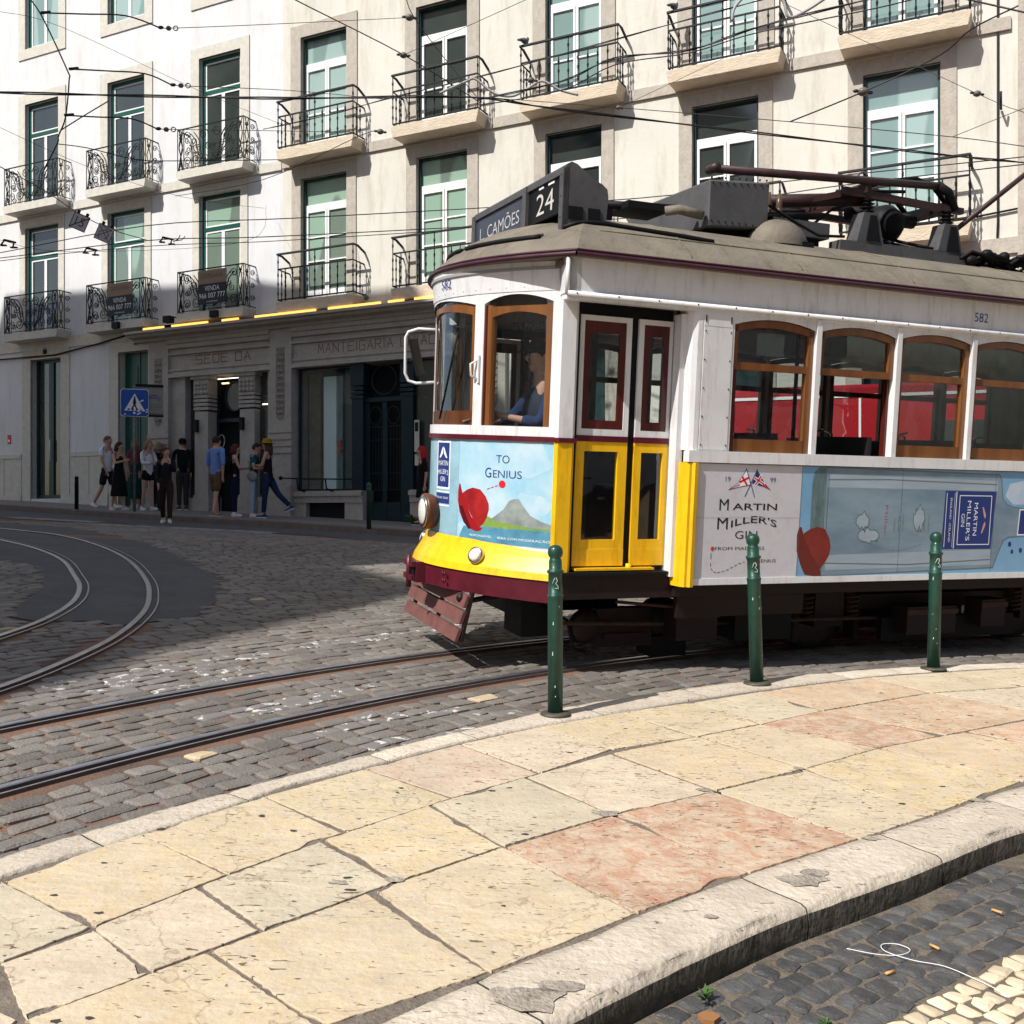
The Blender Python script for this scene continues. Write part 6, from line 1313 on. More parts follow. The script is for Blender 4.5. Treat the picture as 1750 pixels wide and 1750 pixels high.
b=MB(); b.tube([(1.3,.78,.34),(.2,.80,.30),(-.8,.80,.30),(-2.4,.80,.28)],.016,6,m_rst); b.tube([(.9,.9,.50),(.3,.92,.44),(-.5,.92,.50)],.013,6,m_rst); b.build('brake_rod',m_rst,tram)
for (x,z,w_) in ((.28,.30,.34),(-1.9,.26,.5),(-2.55,.30,.26)):
    b=MB(); b.box(x-w_/2,x+w_/2,.80,.98,z-.08,z+.14,m_tmd); b.box(x-w_/2-.01,x+w_/2+.01,.985,.995,z+.08,z+.12,m_rst); b.build('equipment_box',m_tmd,tram)
b=MB()
for k in range(9):
    x=.10-k*.06; b.lathe([(.008,0),(.008,.012)],(x,.60,3.575+.0045*k),n=6,m=m_blk); b.ball((x,.622,3.54+.0045*k),.007,m_blk,5,3); b.ball((x,.622,3.27),.007,m_blk,5,3)
b.build('bolt_row',m_blk,tram)  # bolt heads on the top and side of the resistor box
b=MB(); b.tube([(-.45,.55,3.45),(-.75,.5,3.36),(-1.0,.45,3.30),(-1.25,.45,3.32)],.012,5,m_blk); b.build('roof_cable',m_blk,tram); b=MB(); b.tube([(-1.05,.3,3.42),(-1.2,.35,3.55),(-1.35,.4,3.60)],.012,5,m_blk); b.build('roof_cable',m_blk,tram); b=MB(); b.tube([(-2.0,.15,3.42),(-2.1,.35,3.35),(-2.25,.42,3.32)],.014,5,m_blk); b.build('roof_cable',m_blk,tram); b=MB(); b.tube([(-1.85,.15,3.42),(-1.9,.3,3.35),(-1.95,.4,3.31)],.014,5,m_blk)
b.build('roof_cable',m_blk,tram)
# ================================================================== STREET FURNITURE
m_bg=mat('bollard_green',(.011,.058,.040),.42,var=.35,vs=10,bump=.15,bs=40,coat=.15); m_chip=mat('chipped_paint',(.55,.58,.55),.7); m_flg=mat('flange_metal',(.10,.095,.075),.6,metal=.4,var=.4,vs=9)
def bollard(x,y,label,up=UP,lean=(0,0),sc=1):
    t=thing('bollard',label,'bollard',Matrix.Translation((x,y,gz(x,y,up)))@Matrix.Rotation(lean[0],4,'X')@Matrix.Rotation(lean[1],4,'Y')@Matrix.Scale(sc,4),'green bollards along the kerb')
    b=MB(); b.lathe([(.043,.0),(.043,.66),(.045,.665),(.047,.672),(.045,.68),(.040,.682),(.040,.80),(.046,.803),(.049,.812),(.046,.82),(.038,.824),(.037,.872),(.034,.882),(.030,.888),(.040,.902),(.0435,.92),(.041,.94),(.030,.955),(.014,.962),(.001,.964)],n=28,m=m_bg); pb_=b
    b=MB(); b.lathe([(.085,-.004),(.088,.004),(.082,.014),(.05,.016)],n=28,m=m_flg); b.build('base_plate',m_flg,t)
    b=pb_
    for _ in range(5):
        a=random.uniform(-2.4,-.5); z=random.uniform(.08,.64); h=random.uniform(.004,.03); b.add([(.0436*math.cos(a),.0436*math.sin(a),z),(.0436*math.cos(a+.12),.0436*math.sin(a+.12),z+.003),(.0436*math.cos(a+.10),.0436*math.sin(a+.10),z+h),(.0436*math.cos(a+.02),.0436*math.sin(a+.02),z+h*.8)],[(0,1,2,3)],m_chip)
    # cast ship emblem
    pts=[(-.018,.745),(-.006,.775),(.004,.78),(.010,.76),(.0,.745),(.012,.735),(.016,.715),(.0,.72)]
    b.tube([(u,-.0415*math.sqrt(max(0,1-(u/.043)**2))-.001,z) for u,z in pts],.0022,4,m_chip); b.build('post',m_bg,t)
    return t
bollard(.231,5.46,'green bollard nearest the viewpoint, in front of the tram doorway',sc=.94)
bollard(1.53,6.40,'chipped green bollard in front of the white part of the tram side, the middle one',lean=(0,-.028),sc=.975)
bollard(2.905,7.06,'green bollard furthest right, in front of the bottle picture on the tram',lean=(0,.022),sc=.985)
def far_bollard(x,y,h,label,g=False):
    b=MB(); z=gz(x,y,.12); b.lathe([(.045,0),(.045,h-.14),(.05,h-.13),(.042,h-.12),(.042,h-.07),(.05,h-.04),(.03,h),(.001,h+.01)],(x,y,z),n=12,m=m_bg if g else m_blk); tag(b.build('bollard',m_blk),label,'bollard')
far_bollard(-9.95,23.4,.75,'thin black bollard at the far kerb left of the group of people')
far_bollard(-8.4,24.35,.75,'dark green bollard at the far kerb behind the woman stepping into the road',True)
far_bollard(-2.62,18.75,.85,'dark green bollard on the far kerb in front of the shop doors',True)
# crossing sign on its pole, second board behind
x,y=-8.55,23.2; z=gz(x,y,.12)
m_pole=mat('grey_pole',(.20,.20,.21),.5,metal=.5,var=.5,vs=12); m_sb=mat('sign_blue',(.01,.08,.38),.45,var=.2,vs=9)
t=thing('crossing_sign','blue square pedestrian crossing sign with a white triangle on a grey pole','sign',Matrix.Translation((x,y,z))@Matrix.Rotation(.36,4,'Z'))
b=MB(); b.tube([(0,0,0),(0,0,2.85)],.03,10,m_pole); b.build('pole',m_pole,t)
b=MB(); P=[(-.29+.04,2.16),(.29-.04,2.16),(.29,2.20),(.29,2.72),(.25,2.76),(-.25,2.76),(-.29,2.72),(-.29,2.20)]
b.prism([(u*1.04,2.46+(v-2.46)*1.04) for u,v in P],-.045,-.036,lambda u,v,h:(u,h,v),m_wfr); b.prism(P,-.052,-.045,lambda u,v,h:(u,h,v),m_sb)
f=lambda o:(lambda u,v:(u,-.053-o,v)); decal(b,[(-.22,2.28),(.22,2.28),(0,2.67)],f(.001),m_wfr)
decal(b,[(-.02,2.56),(.02,2.56),(.035,2.46),(.02,2.42),(.06,2.31),(.03,2.31),(0,2.39),(-.05,2.31),(-.08,2.31),(-.025,2.42),(-.04,2.46)],f(.002),m_blkt); b.ball((0,-.056,2.585),(.022,.003,.022),m_blkt,8,5)
for k in range(4): decal(b,[(-.16+k*.09,2.29),(-.11+k*.09,2.29),(-.10+k*.085,2.33),(-.14+k*.085,2.33)],f(.0025),m_blkt)
rg=random.Random(2)
for k in range(10): u=rg.uniform(-.26,.26); v=rg.uniform(2.17,2.30); decal(b,[(u,v),(u+.05,v+.01),(u+.04,v+.04),(u+.01,v+.03)],f(.003+.0002*k),m_wfr)
decal(b,[(.12,2.48),(.19,2.51),(.19,2.54),(.12,2.51)],f(.0022),m_wfr); b.build('sign_panel',m_sb,t)
b=MB(); b.box(.02,.62,.03,.045,2.20,2.86,mat('sepia_board',(.27,.26,.23),.7,var=.1,vs=5)); b.box(.02,.62,.028,.046,2.84,2.90,m_blk); b.box(.02,.62,.028,.046,2.16,2.21,m_blk)
for k in range(14):
    for zz in (2.22,2.82): b.box(.03+k*.042,.05+k*.042,.022,.028,zz,zz+.02,m_blk)
b.tube([(.30,.022,2.62),(.36,.022,2.66),(.45,.022,2.66),(.55,.022,2.6),(.54,.022,2.52),(.5,.022,2.58),(.40,.022,2.60),(.3,.022,2.60)],.007,4,m_sb)
for zz in (2.33,2.38,2.43): b.box(.32,.58,.024,.028,zz,zz+.012,m_pole)
b.build('notice_board',m_pole,t)
# small weeds & litter
m_weed=mat('weed_green',(.05,.12,.02),.6)
def weed(x,y,z,label,n=14,s=.03):
    b=MB(); rg=random.Random(int(abs(x)*100))
    for k in range(n):
        a=rg.uniform(0,6.28); L=s*rg.uniform(.5,1.3); h=s*rg.uniform(.3,1); c,s_=math.cos(a),math.sin(a); w_=L*.18
        b.add([(x,y,z),(x+c*L*.5-s_*w_,y+s_*L*.5+c*w_,z+h*.8),(x+c*L,y+s_*L,z+h),(x+c*L*.5+s_*w_,y+s_*L*.5-c*w_,z+h*.8)],[(0,1,2,3)],m_weed)
    tag(b.build('weed',m_weed),label,'weed')
weed(.53,2.80,gz(.5,2.84,.024),'small green weed growing at the foot of the near kerb',16,.035)
weed(.66,2.62,gz(.66,2.62,.024),'tiny weed between the dark basalt setts',10,.025)
weed(.83,2.70,gz(.83,2.7,.024),'pale little weed among the dark setts right of the kerb weed',10,.022)
weed(1.98,3.92,gz(1.95,3.9,.024),'weed tuft below the kerb at the right edge',12,.03)
weed(-2.05,21.2,gz(-2.05,21.2,.13),'green weed tuft against the foot of the shop bench',26,.22)
m_butt=mat('cigarette_tan',(.62,.33,.12),.7); m_wl=mat('white_litter',(.8,.8,.8),.5)
for (x,y,a,lab) in ((1.10,2.98,.5,'orange cigarette end lying left of the white wire'),(1.62,3.42,2.2,'orange cigarette end right of the white wire'),(1.42,3.62,.3,'tan scrap on the dark setts close to the kerb'),(1.30,3.15,2.0,'thin yellow cigarette end beside the loop of white wire')):
    b=MB(); z=gz(x,y,.031); b.tube([(x-.018*math.cos(a),y-.018*math.sin(a),z),(x+.018*math.cos(a),y+.018*math.sin(a),z)],.0045,6,m_butt); tag(b.build('cigarette_end',m_butt),lab,'cigarette end','litter on the dark setts')
b=MB(); P=[(1.02,3.12),(1.10,3.09),(1.17,3.09),(1.215,3.125),(1.19,3.16),(1.14,3.155),(1.135,3.11),(1.20,3.06),(1.28,3.03),(1.34,2.96),(1.38,2.90)]; P=smooth_line(P,5); b.tube([(x,y,gz(x,y,.030)) for x,y in P],.0013,5,m_wl); tag(b.build('wire',m_wl),'thin white wire with one loop lying on the dark setts','wire')
b=MB(); rg=random.Random(9)
P=[(.52+.03*math.cos(k),2.70+.025*math.sin(k*1.0)) for k in range(6)]; b.prism(P,0,.012,lambda u,v,h:(u,v,gz(u,v,.026)+h),mat('dry_leaf',(.28,.13,.05),.8)); tag(b.build('dry_leaf',m_butt),'crumpled brown dry leaf below the kerb by the green weed','leaf')
# ================================================================== OVERHEAD WIRES
WIRES={
 'feeder':[(-6.893, 11.221, 4.7), (-5.657, 11.314, 4.7), (-4.074, 11.408, 4.7), (-2.458, 11.471, 4.7), (-0.49, 11.439, 4.7), (0.504, 11.767, 4.7), (3.04, 12.519, 4.7), (5.54, 13.245, 4.7), (6.775, 13.55, 4.7), (8.165, 13.941, 4.7)],
 'cableA':[(-10.526, 18.892, 4.75), (-9.175, 18.35, 4.75), (-5.968, 16.658, 4.75), (-3.479, 16.235, 4.75), (-0.566, 15.714, 4.75), (1.954, 15.197, 4.75), (4.068, 14.381, 4.75), (6.736, 13.472, 4.75), (7.667, 13.091, 4.75)],
 'cableB':[(-10.31, 18.506, 4.6), (-9.065, 18.131, 4.6), (-6.036, 16.983, 4.6), (-4.073, 16.771, 4.6), (-0.6, 16.165, 4.6), (2.01, 15.631, 4.6), (4.29, 14.298, 4.6), (6.664, 13.328, 4.6), (7.605, 12.984, 4.6)],
 'cableC':[(-10.69, 19.187, 4.55), (-9.069, 18.138, 4.55), (-6.129, 17.161, 4.55), (-4.097, 16.87, 4.55), (-1.207, 16.25, 4.55)],
 'twist1':[(-4.857, 20.0, 7.589), (-3.42, 19.0, 7.47), (-2.16, 18.0, 7.375), (-0.243, 17.0, 7.402), (2.138, 14.5, 6.96), (3.279, 13.5, 6.827), (3.9, 13.0, 6.797)],
 'twist2':[(-0.534, 17.0, 6.946), (0.777, 16.0, 6.821), (1.5, 15.0, 6.729), (2.527, 14.5, 6.629), (3.4, 14.0, 6.72), (4.643, 13.0, 6.611), (5.179, 12.5, 6.536)],
 'guy1':[(-3.386, 15.0, 7.74), (-3.214, 15.2, 7.687), (-1.797, 17.0, 7.684), (-0.617, 18.0, 7.334)],
 'guy2':[(-1.543, 15.0, 7.586), (-1.479, 15.5, 7.573), (-1.084, 16.5, 7.401), (-0.566, 18.0, 7.334)],
 'guy3':[(-1.797, 17.0, 7.684), (0.197, 15.0, 7.586), (0.84, 14.0, 7.384)],
 'guy4':[(-7.886, 24.0, 7.543), (-5.1, 21.0, 6.936), (-2.6, 17.5, 6.53), (-2.186, 17.0, 6.411)],
 'pole_cable':[(-6.203, 13.0, 6.686), (-5.98, 13.0, 6.389), (-5.646, 13.0, 5.683), (-5.623, 13.0, 5.557), (-5.668, 13.0, 5.089), (-5.757, 13.0, 4.851), (-5.772, 13.0, 4.754), (-5.943, 13.0, 4.42)],
 'arm1':[(-5.98, 13.0, 6.411), (-5.46, 13.0, 6.396), (-4.903, 13.0, 6.374), (-4.479, 13.0, 6.225)],
 'armw1':[(-4.479, 13.0, 6.225), (-4.375, 13.2, 6.313), (-3.521, 14.5, 6.985), (-1.7, 17.0, 8.306)],
 'arm2':[(-5.623, 13.0, 5.698), (-5.163, 13.0, 5.675), (-4.658, 13.0, 5.638), (-4.323, 13.0, 5.497)],
 'armw2':[(-4.323, 13.0, 5.497), (-4.216, 13.2, 5.567), (-3.214, 15.0, 6.257), (-2.089, 17.0, 6.946)],
 'arm3':[(-5.683, 13.0, 5.111), (-5.274, 13.0, 5.089), (-4.829, 13.0, 5.066), (-4.509, 13.0, 4.94)],
 'armw3':[(-4.509, 13.0, 4.94), (-4.413, 13.2, 5.008), (-3.814, 15.0, 5.674), (-2.477, 17.0, 6.402)],
 'brace':[(-5.72, 13.0, 4.925), (-5.46, 13.0, 5.089), (-5.126, 13.0, 5.289)],
 'arm4':[(-5.772, 13.0, 4.747), (-5.386, 13.0, 4.695), (-4.791, 13.0, 4.554), (-4.436, 13.5, 4.706), (-3.386, 15.0, 5.246)],
 'signline':[(-6.927, 13.854, 4.75), (-6.786, 14.844, 4.75), (-6.76, 15.986, 4.75), (-6.6, 16.861, 4.75), (-6.25, 17.5, 4.75)],
 'thin1':[(-8.5, 17.0, 8.403), (-7.92, 18.0, 8.63), (-6.114, 20.0, 8.343), (-4.966, 22.0, 8.461)],
 'thin2':[(-0.243, 17.0, 6.965), (1.56, 15.0, 6.009), (3.529, 13.0, 5.029), (5.163, 12.0, 4.464), (5.75, 11.5, 4.173), (6.129, 11.0, 3.916)],
 'thin3':[(3.529, 13.0, 5.029), (4.457, 13.0, 5.408), (5.214, 12.5, 5.643), (5.383, 12.0, 5.726), (5.684, 11.5, 5.75)],
 'thin4':[(3.76, 14.0, 7.016), (5.451, 12.0, 4.971), (5.75, 11.5, 4.554), (6.129, 11.0, 4.117)],
 'thin5':[(5.163, 12.0, 4.464), (5.7, 11.4, 4.56), (6.129, 11.0, 4.62)],
 'thin6':[(5.246, 12.0, 6.096), (5.8, 11.6, 5.727), (6.129, 11.0, 5.286)],
 'thin7':[(1.56, 15.0, 6.009), (2.259, 15.5, 6.51), (3.441, 16.5, 7.42)],
 'thin8':[(-10.0, 20.0, 5.429), (-8.651, 20.0, 5.2), (-5.72, 22.0, 5.934), (-5.76, 24.0, 7.31)],
 'thin9':[(-8.5, 17.0, 6.479), (-7.664, 18.5, 6.343), (-6.457, 20.0, 6.274), (-5.559, 23.0, 6.953)],
}
m_wire=mat('overhead_wire',(.02,.02,.022),.5)
NM={'feeder':('dark twisted cable crossing the whole picture above the tram sign',.018),'cableA':('upper of the long trolley wires passing just over the destination box',.010),'cableB':('lower of the long trolley wires passing over the destination box',.010),'cableC':('lowest thin trolley wire ending near the tram roof',.008),'twist1':('twisted cable climbing right past the upper balconies',.014),'twist2':('thick twisted cable bundle rising to the top right corner',.020),
'guy1':('black span wire coming down from the top left of the cream house',.012),'guy2':('thin span wire dropping past the second cream window',.009),'guy3':('fine wire climbing right between second and third upper windows',.006),'guy4':('span wire rising under the first cream balcony',.009),
'pole_cable':('curved dark pull-off cable hanging at the upper left',.012),'armw1':('thin wire from the topmost pull-off arm to the cream house',.006),'armw2':('thin wire from the middle pull-off arm',.006),'armw3':('thin wire from the lowest pull-off arm',.006),'brace':('short brace between pull-off cable and second arm',.010),'arm4':('thin cross wire below the three pull-off arms',.008),
'signline':('span wire carrying the two small route signs',.009),'thin1':('fine wire running down across the white house',.005),'thin2':('long fine wire running down right past the fourth window',.007),'thin3':('span wire with insulators rising to the top right corner',.012),'thin4':('thin wire with a ball insulator in front of the right window',.005),'thin5':('short thin stay wire at the right edge',.005),'thin6':('dark wire cutting the top right corner',.014),'thin7':('short fine wire above the third balcony slab',.005),'thin8':('thin wire low across the white house to a wall hook',.005),'thin9':('fine wire sloping over the balconies of the white house',.005)}
for k,(lab,r) in NM.items():
    P=smooth_line(WIRES[k],5); b=MB(); r*=.78
    if k in('twist1','twist2','feeder'):
        for s_ in (0,PI): b.tube([(x,y+r*.7*math.cos(i*.8+s_),z+r*.7*math.sin(i*.8+s_)) for i,(x,y,z) in enumerate(P)],r*.6,5,m_wire)
        if k=='twist2': b.tube([(x,y,z-.09-.05*math.sin(i*.3)) for i,(x,y,z) in enumerate(P)],.009,5,m_wire)
    else: b.tube(P,r,5,m_wire)
    tag(b.build('overhead_wire',m_wire),lab,'wire')
for k,lab in (('arm1','topmost curved pull-off arm at the upper left'),('arm2','middle curved pull-off arm at the upper left'),('arm3','lowest curved pull-off arm at the upper left')):
    t=thing('pull_off_arm',lab,'wire arm',Matrix.Identity(4),'pull-off arms of the overhead line'); P=WIRES[k]
    b=MB(); b.tube(smooth_line(P,5),.009,6,m_wire); b.tube([P[0],(P[0][0]+.12,P[0][1],P[0][2]+.01)],.018,6,m_wire); b.build('rod',m_wire,t)
    x,y,z=P[-1]; b=MB(); b.ball((x+.02,y,z),(.04,.022,.022),m_wire,8,5); b.ball((x+.12,y,z-.01),(.036,.03,.03),mat('porcelain_grey',(.12,.11,.10),.4),8,5); b.tube([(x+.21+.03*math.cos(a),y,z-.01+.03*math.sin(a)) for a in [i*PI/5 for i in range(11)]],.007,4,m_wire); b.build('insulator',m_wire,t)
def insul(p,lab,r=.055):
    b=MB(); b.ball(p,(r*1.2,r,r*.9),mat('porcelain_grey',(.12,.11,.10),.4),10,6); b.ball((p[0]-r*1.5,p[1],p[2]+.01),(r*.7,r*.4,r*.4),m_wire,6,4); b.ball((p[0]+r*1.5,p[1],p[2]-.01),(r*.7,r*.4,r*.4),m_wire,6,4); tag(b.build('insulator',m_wire),lab,'insulator','porcelain insulators on the span wires')
insul((-1.80,17,7.68),'round insulator on the span wire at the left jamb of the second upper window'); insul(WIRES['armw1'][-1],'round insulator under the top edge by the second upper window',.06)
insul((5.451,12,4.971),'small ball insulator in front of the pilaster at the right',.04); insul((4.457,13,5.408),'pale insulator on the diagonal span wire over the right window',.06); insul((1.56,15,6.009),'small clamp where two fine wires meet above the tram sign',.035); insul((-2.186,17,6.411),'insulator beside the corner of the first upper cream balcony',.05); insul((.3,16.1,6.88),'round insulator in front of the second upper balcony rail',.05)
# hooped cable loops on the second and fourth balconies
b=MB(); P=[(-1.2,17,7.05),(-.75,17,7.25),(-.6,17,7.28),(-.3,17,7.05),(0,17,7.0),(.25,17,7.12),(.5,17,7.25),(.8,17,7.1),(1.1,17,7.02)]; b.tube(smooth_line(P,5),.02,6,mat('grey_cable',(.35,.35,.34),.5)); tag(b.build('hooped_cable',m_wire),'grey cable rising in two humps before the second upper balcony','cable')
b=MB(); P=[(2.9,13.5,6.55),(2.95,13.5,6.75),(3.2,13.5,6.95),(3.55,13.5,6.85),(3.65,13.5,6.6),(3.9,13.5,6.7),(4.1,13.4,6.8)]; b.tube(smooth_line(P,5),.02,6,MATS['grey_cable']); tag(b.build('hooped_cable',m_wire),'looped grey cable in front of the fourth upper balcony','cable')
# trolley crossing fittings
for (x,y,z,lab) in ((-5.35,13,3.37,'black crossover fitting hanging on the trolley wires left of the route signs'),(-5.35+.9,13.2,3.56,'black crossover fitting with horns right of the route signs'),(-5.9,12.0,3.2,'black wire clamp near the left edge of the picture')):
    y=max(y,12); sc=1
    b=MB(); px,py_,pz=x*1.28,y*1.28,z*1.28; b.T=Matrix.Translation((px,py_,pz))@Matrix.Scale(.55,4)@Matrix.Translation((-px,-py_,-pz))
    b.box(px-.22,px-.06,py_-.05,py_+.05,pz-.03,pz+.0,m_wire); b.box(px+.06,px+.24,py_-.05,py_+.05,pz-.09,pz-.06,m_wire); b.tube([(px-.2,py_,pz),(px-.1,py_,pz+.14),(px+.15,py_,pz+.08),(px+.12,py_,pz-.06)],.025,5,m_wire); b.tube([(px-.14,py_,pz+.13),(px+.2,py_,pz+.06)],.03,5,m_wire)
    if 'horns' in lab: b.tube([(px+.2,py_,pz+.02),(px+.45,py_,pz+.05),(px+.55,py_,pz+.16)],.014,5,m_wire); b.tube([(px+.2,py_,pz),(px+.35,py_,pz+.08),(px+.4,py_,pz+.2)],.014,5,m_wire)
    tag(b.build('wire_fitting',m_wire),lab,'wire fitting','black fittings on the trolley wires')
# route signs hung from the span wire
m_plate=mat('grey_plate',(.42,.41,.42),.7,var=.15,vs=9)
def hung(x0,z0,lab,kind):
    M_=Matrix.Translation((x0,14.5,z0))@Matrix.Rotation(R(23),4,'Y')@Matrix.Scale(.82,4)
    t=thing('route_sign',lab,'sign',M_,'small route signs hung on the overhead wire')
    b=MB(); b.box(-.145,.145,-.008,0,-.33,-.05,m_plate); b.box(-.145,.145,-.012,-.009,-.33,-.318,m_blk); b.box(-.145,.145,-.012,-.009,-.062,-.05,m_blk); b.box(-.145,-.135,-.012,-.009,-.32,-.06,m_blk); b.box(.135,.145,-.012,-.009,-.32,-.06,m_blk); b.build('plate',m_plate,t)
    f=lambda u,v:(u,-.010,v); b=MB()
    if kind=='15': letters(b,'15',f,-.075,-.26,.16,.15,m_blkt); _seg(b,lambda u,v:(u,-.012,v),(-.14,-.32),(.14,-.07),.018,m_blkt)
    else:
        m_=m_tm
        for a,c in (((-.12,-.09),(.12,-.30)),((-.12,-.29),(.1,-.09)),((-.06,-.30),(-.09,-.19)),((-.09,-.19),(.01,-.12)),((.01,-.12),(.09,-.2)),((.09,-.2),(.04,-.28)),((-.08,-.07),(.11,-.11))): _seg(b,lambda u,v:(u,-.011,v),a,c,.012,m_)
    b.build('lettering',m_blkt,t)
    b=MB(); 
    pass
    for u in (-.08,.08):
        b=MB(); b.box(u-.02,u+.02,-.02,.01,-.06,.0,m_blk); b.build('clip',m_blk,t)
hung(-6.06,4.33,'small grey sign with a struck-out 15 hanging on the overhead wire','15'); hung(-5.71,4.17,'small grey sign with crossed lines hanging on the overhead wire','x')
# ================================================================== RED BUS BEHIND THE TRAM
BMX=Matrix.Translation((4.9,13.6,gz(4.9,13.6,0)))@Matrix.Rotation(math.atan2(-.30,.9539),4,'Z')
bus=thing('delivery_van','red delivery van with a white stripe, seen through the tram windows','van',BMX)
m_br=mat('van_red_paint',(.33,.010,.016),.35,coat=.4)
b=MB(); b.box(-2.1,1.5,0,2.1,.35,2.62,m_br); o=b.build('body',m_br,bus); bevel(o,.12,3)
b=MB(); b.box(-2.0,1.3,-.012,-.002,2.44,2.48,m_wfr); b.box(-.28,-.25,-.012,-.002,.8,2.44,m_wfr); b.build('white_stripe',m_wfr,bus)
b=MB()
b.box(.75,1.38,-.012,-.002,1.5,2.1,m_pane)
b.build('window',m_pane,bus)
for x in (-1.45,.95):
    for yy in (.1,2.0):
        b=MB(); b.lathe([(.1,-.12),(.42,-.12),(.45,0),(.42,.12),(.1,.12)],(x,yy,.45),'Y',24,m_blk); b.build('wheel',m_blk,bus)
# ================================================================== PEOPLE
m_skin=mat('skin',(.52,.30,.22),.55); m_skin2=mat('skin_tanned',(.36,.20,.13),.55)
def skin_mesh(name,verts,edges,radii,root,m,parent,sub=2,T=None,squash=None,extra=None):
    me=bpy.data.meshes.new(name); me.from_pydata([tuple(v) for v in verts],edges,[]); o=bpy.data.objects.new(name,me); COL.objects.link(o)
    o.modifiers.new('s','SKIN'); sd=o.modifiers.new('d','SUBSURF'); sd.levels=sub; sd.render_levels=sub
    for i,v in enumerate(me.skin_vertices[0].data): v.radius=(radii[i],radii[i]) if not isinstance(radii[i],tuple) else radii[i]; v.use_root=(i==root); v.use_loose=False
    dg=bpy.context.evaluated_depsgraph_get(); m2=bpy.data.meshes.new_from_object(o.evaluated_get(dg)); bpy.data.objects.remove(o); bpy.data.meshes.remove(me)
    if squash: squash(m2)
    bm=bmesh.new(); bm.from_mesh(m2)
    for f in bm.faces: f.smooth=True
    bm.to_mesh(m2); bm.free(); m2.materials.clear(); m2.materials.append(m); m2.name=name
    if extra:
        b=MB(); extra(b); base=len(m2.vertices)
        bm=bmesh.new(); bm.from_mesh(m2)
        for mm in b.mats:
            if mm.name not in [x.name for x in m2.materials]: m2.materials.append(mm)
        names=[x.name for x in m2.materials]
        vs=[bm.verts.new(v) for v in b.v]
        for f,k,s_ in zip(b.f,b.m,b.sm):
            try: ff=bm.faces.new([vs[i] for i in f]); ff.material_index=names.index(b.mats[k].name); ff.smooth=True
            except ValueError: pass
        bm.to_mesh(m2); bm.free()
    r=bpy.data.objects.new(name,m2); COL.objects.link(r); r.parent=parent; return r
def person(label,M,H,legs=((0,0),(0,0)),arms=((0,10,10),(0,10,10)),female=False,skin=None,hair=(.05,.03,.02),hairlen=0,top=None,sleeve=.5,bottom=None,blen=1,skirt=None,shoes=(.8,.8,.8),hat=None,bag=None,sit=False,head_turn=0,stoop=0,shade=None,tie=None,group='people on the far pavement',extra=None):
    """faces +X; legs: (thigh swing forward deg, knee bend); arms: (upper arm forward, out, elbow bend)"""
    s=H/1.75; skin=skin or m_skin; t=thing('person',label,'person',M,group)
    def V(x,y,z): return Vector((x*s,y*s,z*s))
    hw=.085 if female else .08; sh=.165 if female else .195
    pel=V(0,0,.93); wa=V(0,0,1.08); st=stoop
    ch=V(.02+st*.4,0,1.28); nb=V(.0+st*.8,0,1.45-st*.1); nk=V(.01+st,0,1.51-st*.12); hd=V(.03+st*1.2,0,1.62-st*.15); ht=V(.02+st*1.2,0,1.69-st*.15)
    J={'pel':pel,'wa':wa,'ch':ch,'nb':nb,'nk':nk,'hd':hd,'ht':ht}
    hip=.93; 
    for k,(sd,(a,kb)) in enumerate(zip((1,-1),legs)):
        h0=V(0,hw*sd,.88); a=R(a); kn=h0+Vector((math.sin(a),0,-math.cos(a)))*.42*s; c=a-R(kb); an=kn+Vector((math.sin(c),0,-math.cos(c)))*.40*s; to=an+Vector((.13*s*math.cos(c*.5),sd*.02*s,-.045*s+.06*s*math.sin(c)))
        J['h%d'%k]=h0; J['k%d'%k]=kn; J['a%d'%k]=an; J['t%d'%k]=to; J['heel%d'%k]=an+Vector((-.04*s,0,-.05*s))
    low=min(J['a0'].z,J['a1'].z)-.085*s
    for k,(sd,(f,o_,e_)) in enumerate(zip((1,-1),arms)):
        s0=nb+V(-.01,sh*sd,-.04); f,o2,e2=R(f),R(o_),R(e_)
        d=Vector((math.sin(f)*math.cos(o2),sd*math.sin(o2),-math.cos(f)*math.cos(o2))); el=s0+d*.28*s
        g=f+e2; d2=Vector((math.sin(g),-sd*math.sin(o2)*.3-(sd*.45*math.sin(e2)),-math.cos(g))).normalized(); wr=el+d2*.25*s; ha=wr+d2*.085*s
        J['s%d'%k]=s0; J['e%d'%k]=el; J['w%d'%k]=wr; J['m%d'%k]=ha; J['d%d'%k]=d2
    for k in J:
        if not k.startswith('d'): J[k]=J[k]-Vector((0,0,low if not sit else 0))
    # body
    names=['pel','wa','ch','nb','nk','hd','ht']; rad=[.105,.095 if female else .11,.115 if female else .13,.075,.05,.085,.068]
    vs=[J[n] for n in names]; rr=[r*s for r in rad]; ed=[(i,i+1) for i in range(6)]
    for k in (0,1):
        i=len(vs); vs+=[J['h%d'%k],J['k%d'%k],J['a%d'%k],J['t%d'%k]]; rr+=[.082*s,.05*s,.036*s,.03*s]; ed+=[(0,i),(i,i+1),(i+1,i+2),(i+2,i+3)]
        i=len(vs); vs+=[J['s%d'%k],J['e%d'%k],J['w%d'%k],J['m%d'%k]]; rr+=[.048*s,.036*s,.024*s,.027*s]; ed+=[(3,i),(i,i+1),(i+1,i+2),(i+2,i+3)]
    tz0=J['pel'].z-.05*s; tz1=J['nb'].z
    def squash(me,g=1.0):
        for v in me.vertices:
            if abs(v.co.y)<.17*s and tz0<v.co.z<tz1:
                cx=0
                if abs(v.co.x)<.2*s: v.co.x=v.co.x*.78*g
    ctr=J['hd']; rot=Matrix.Rotation(R(head_turn),4,'Z')
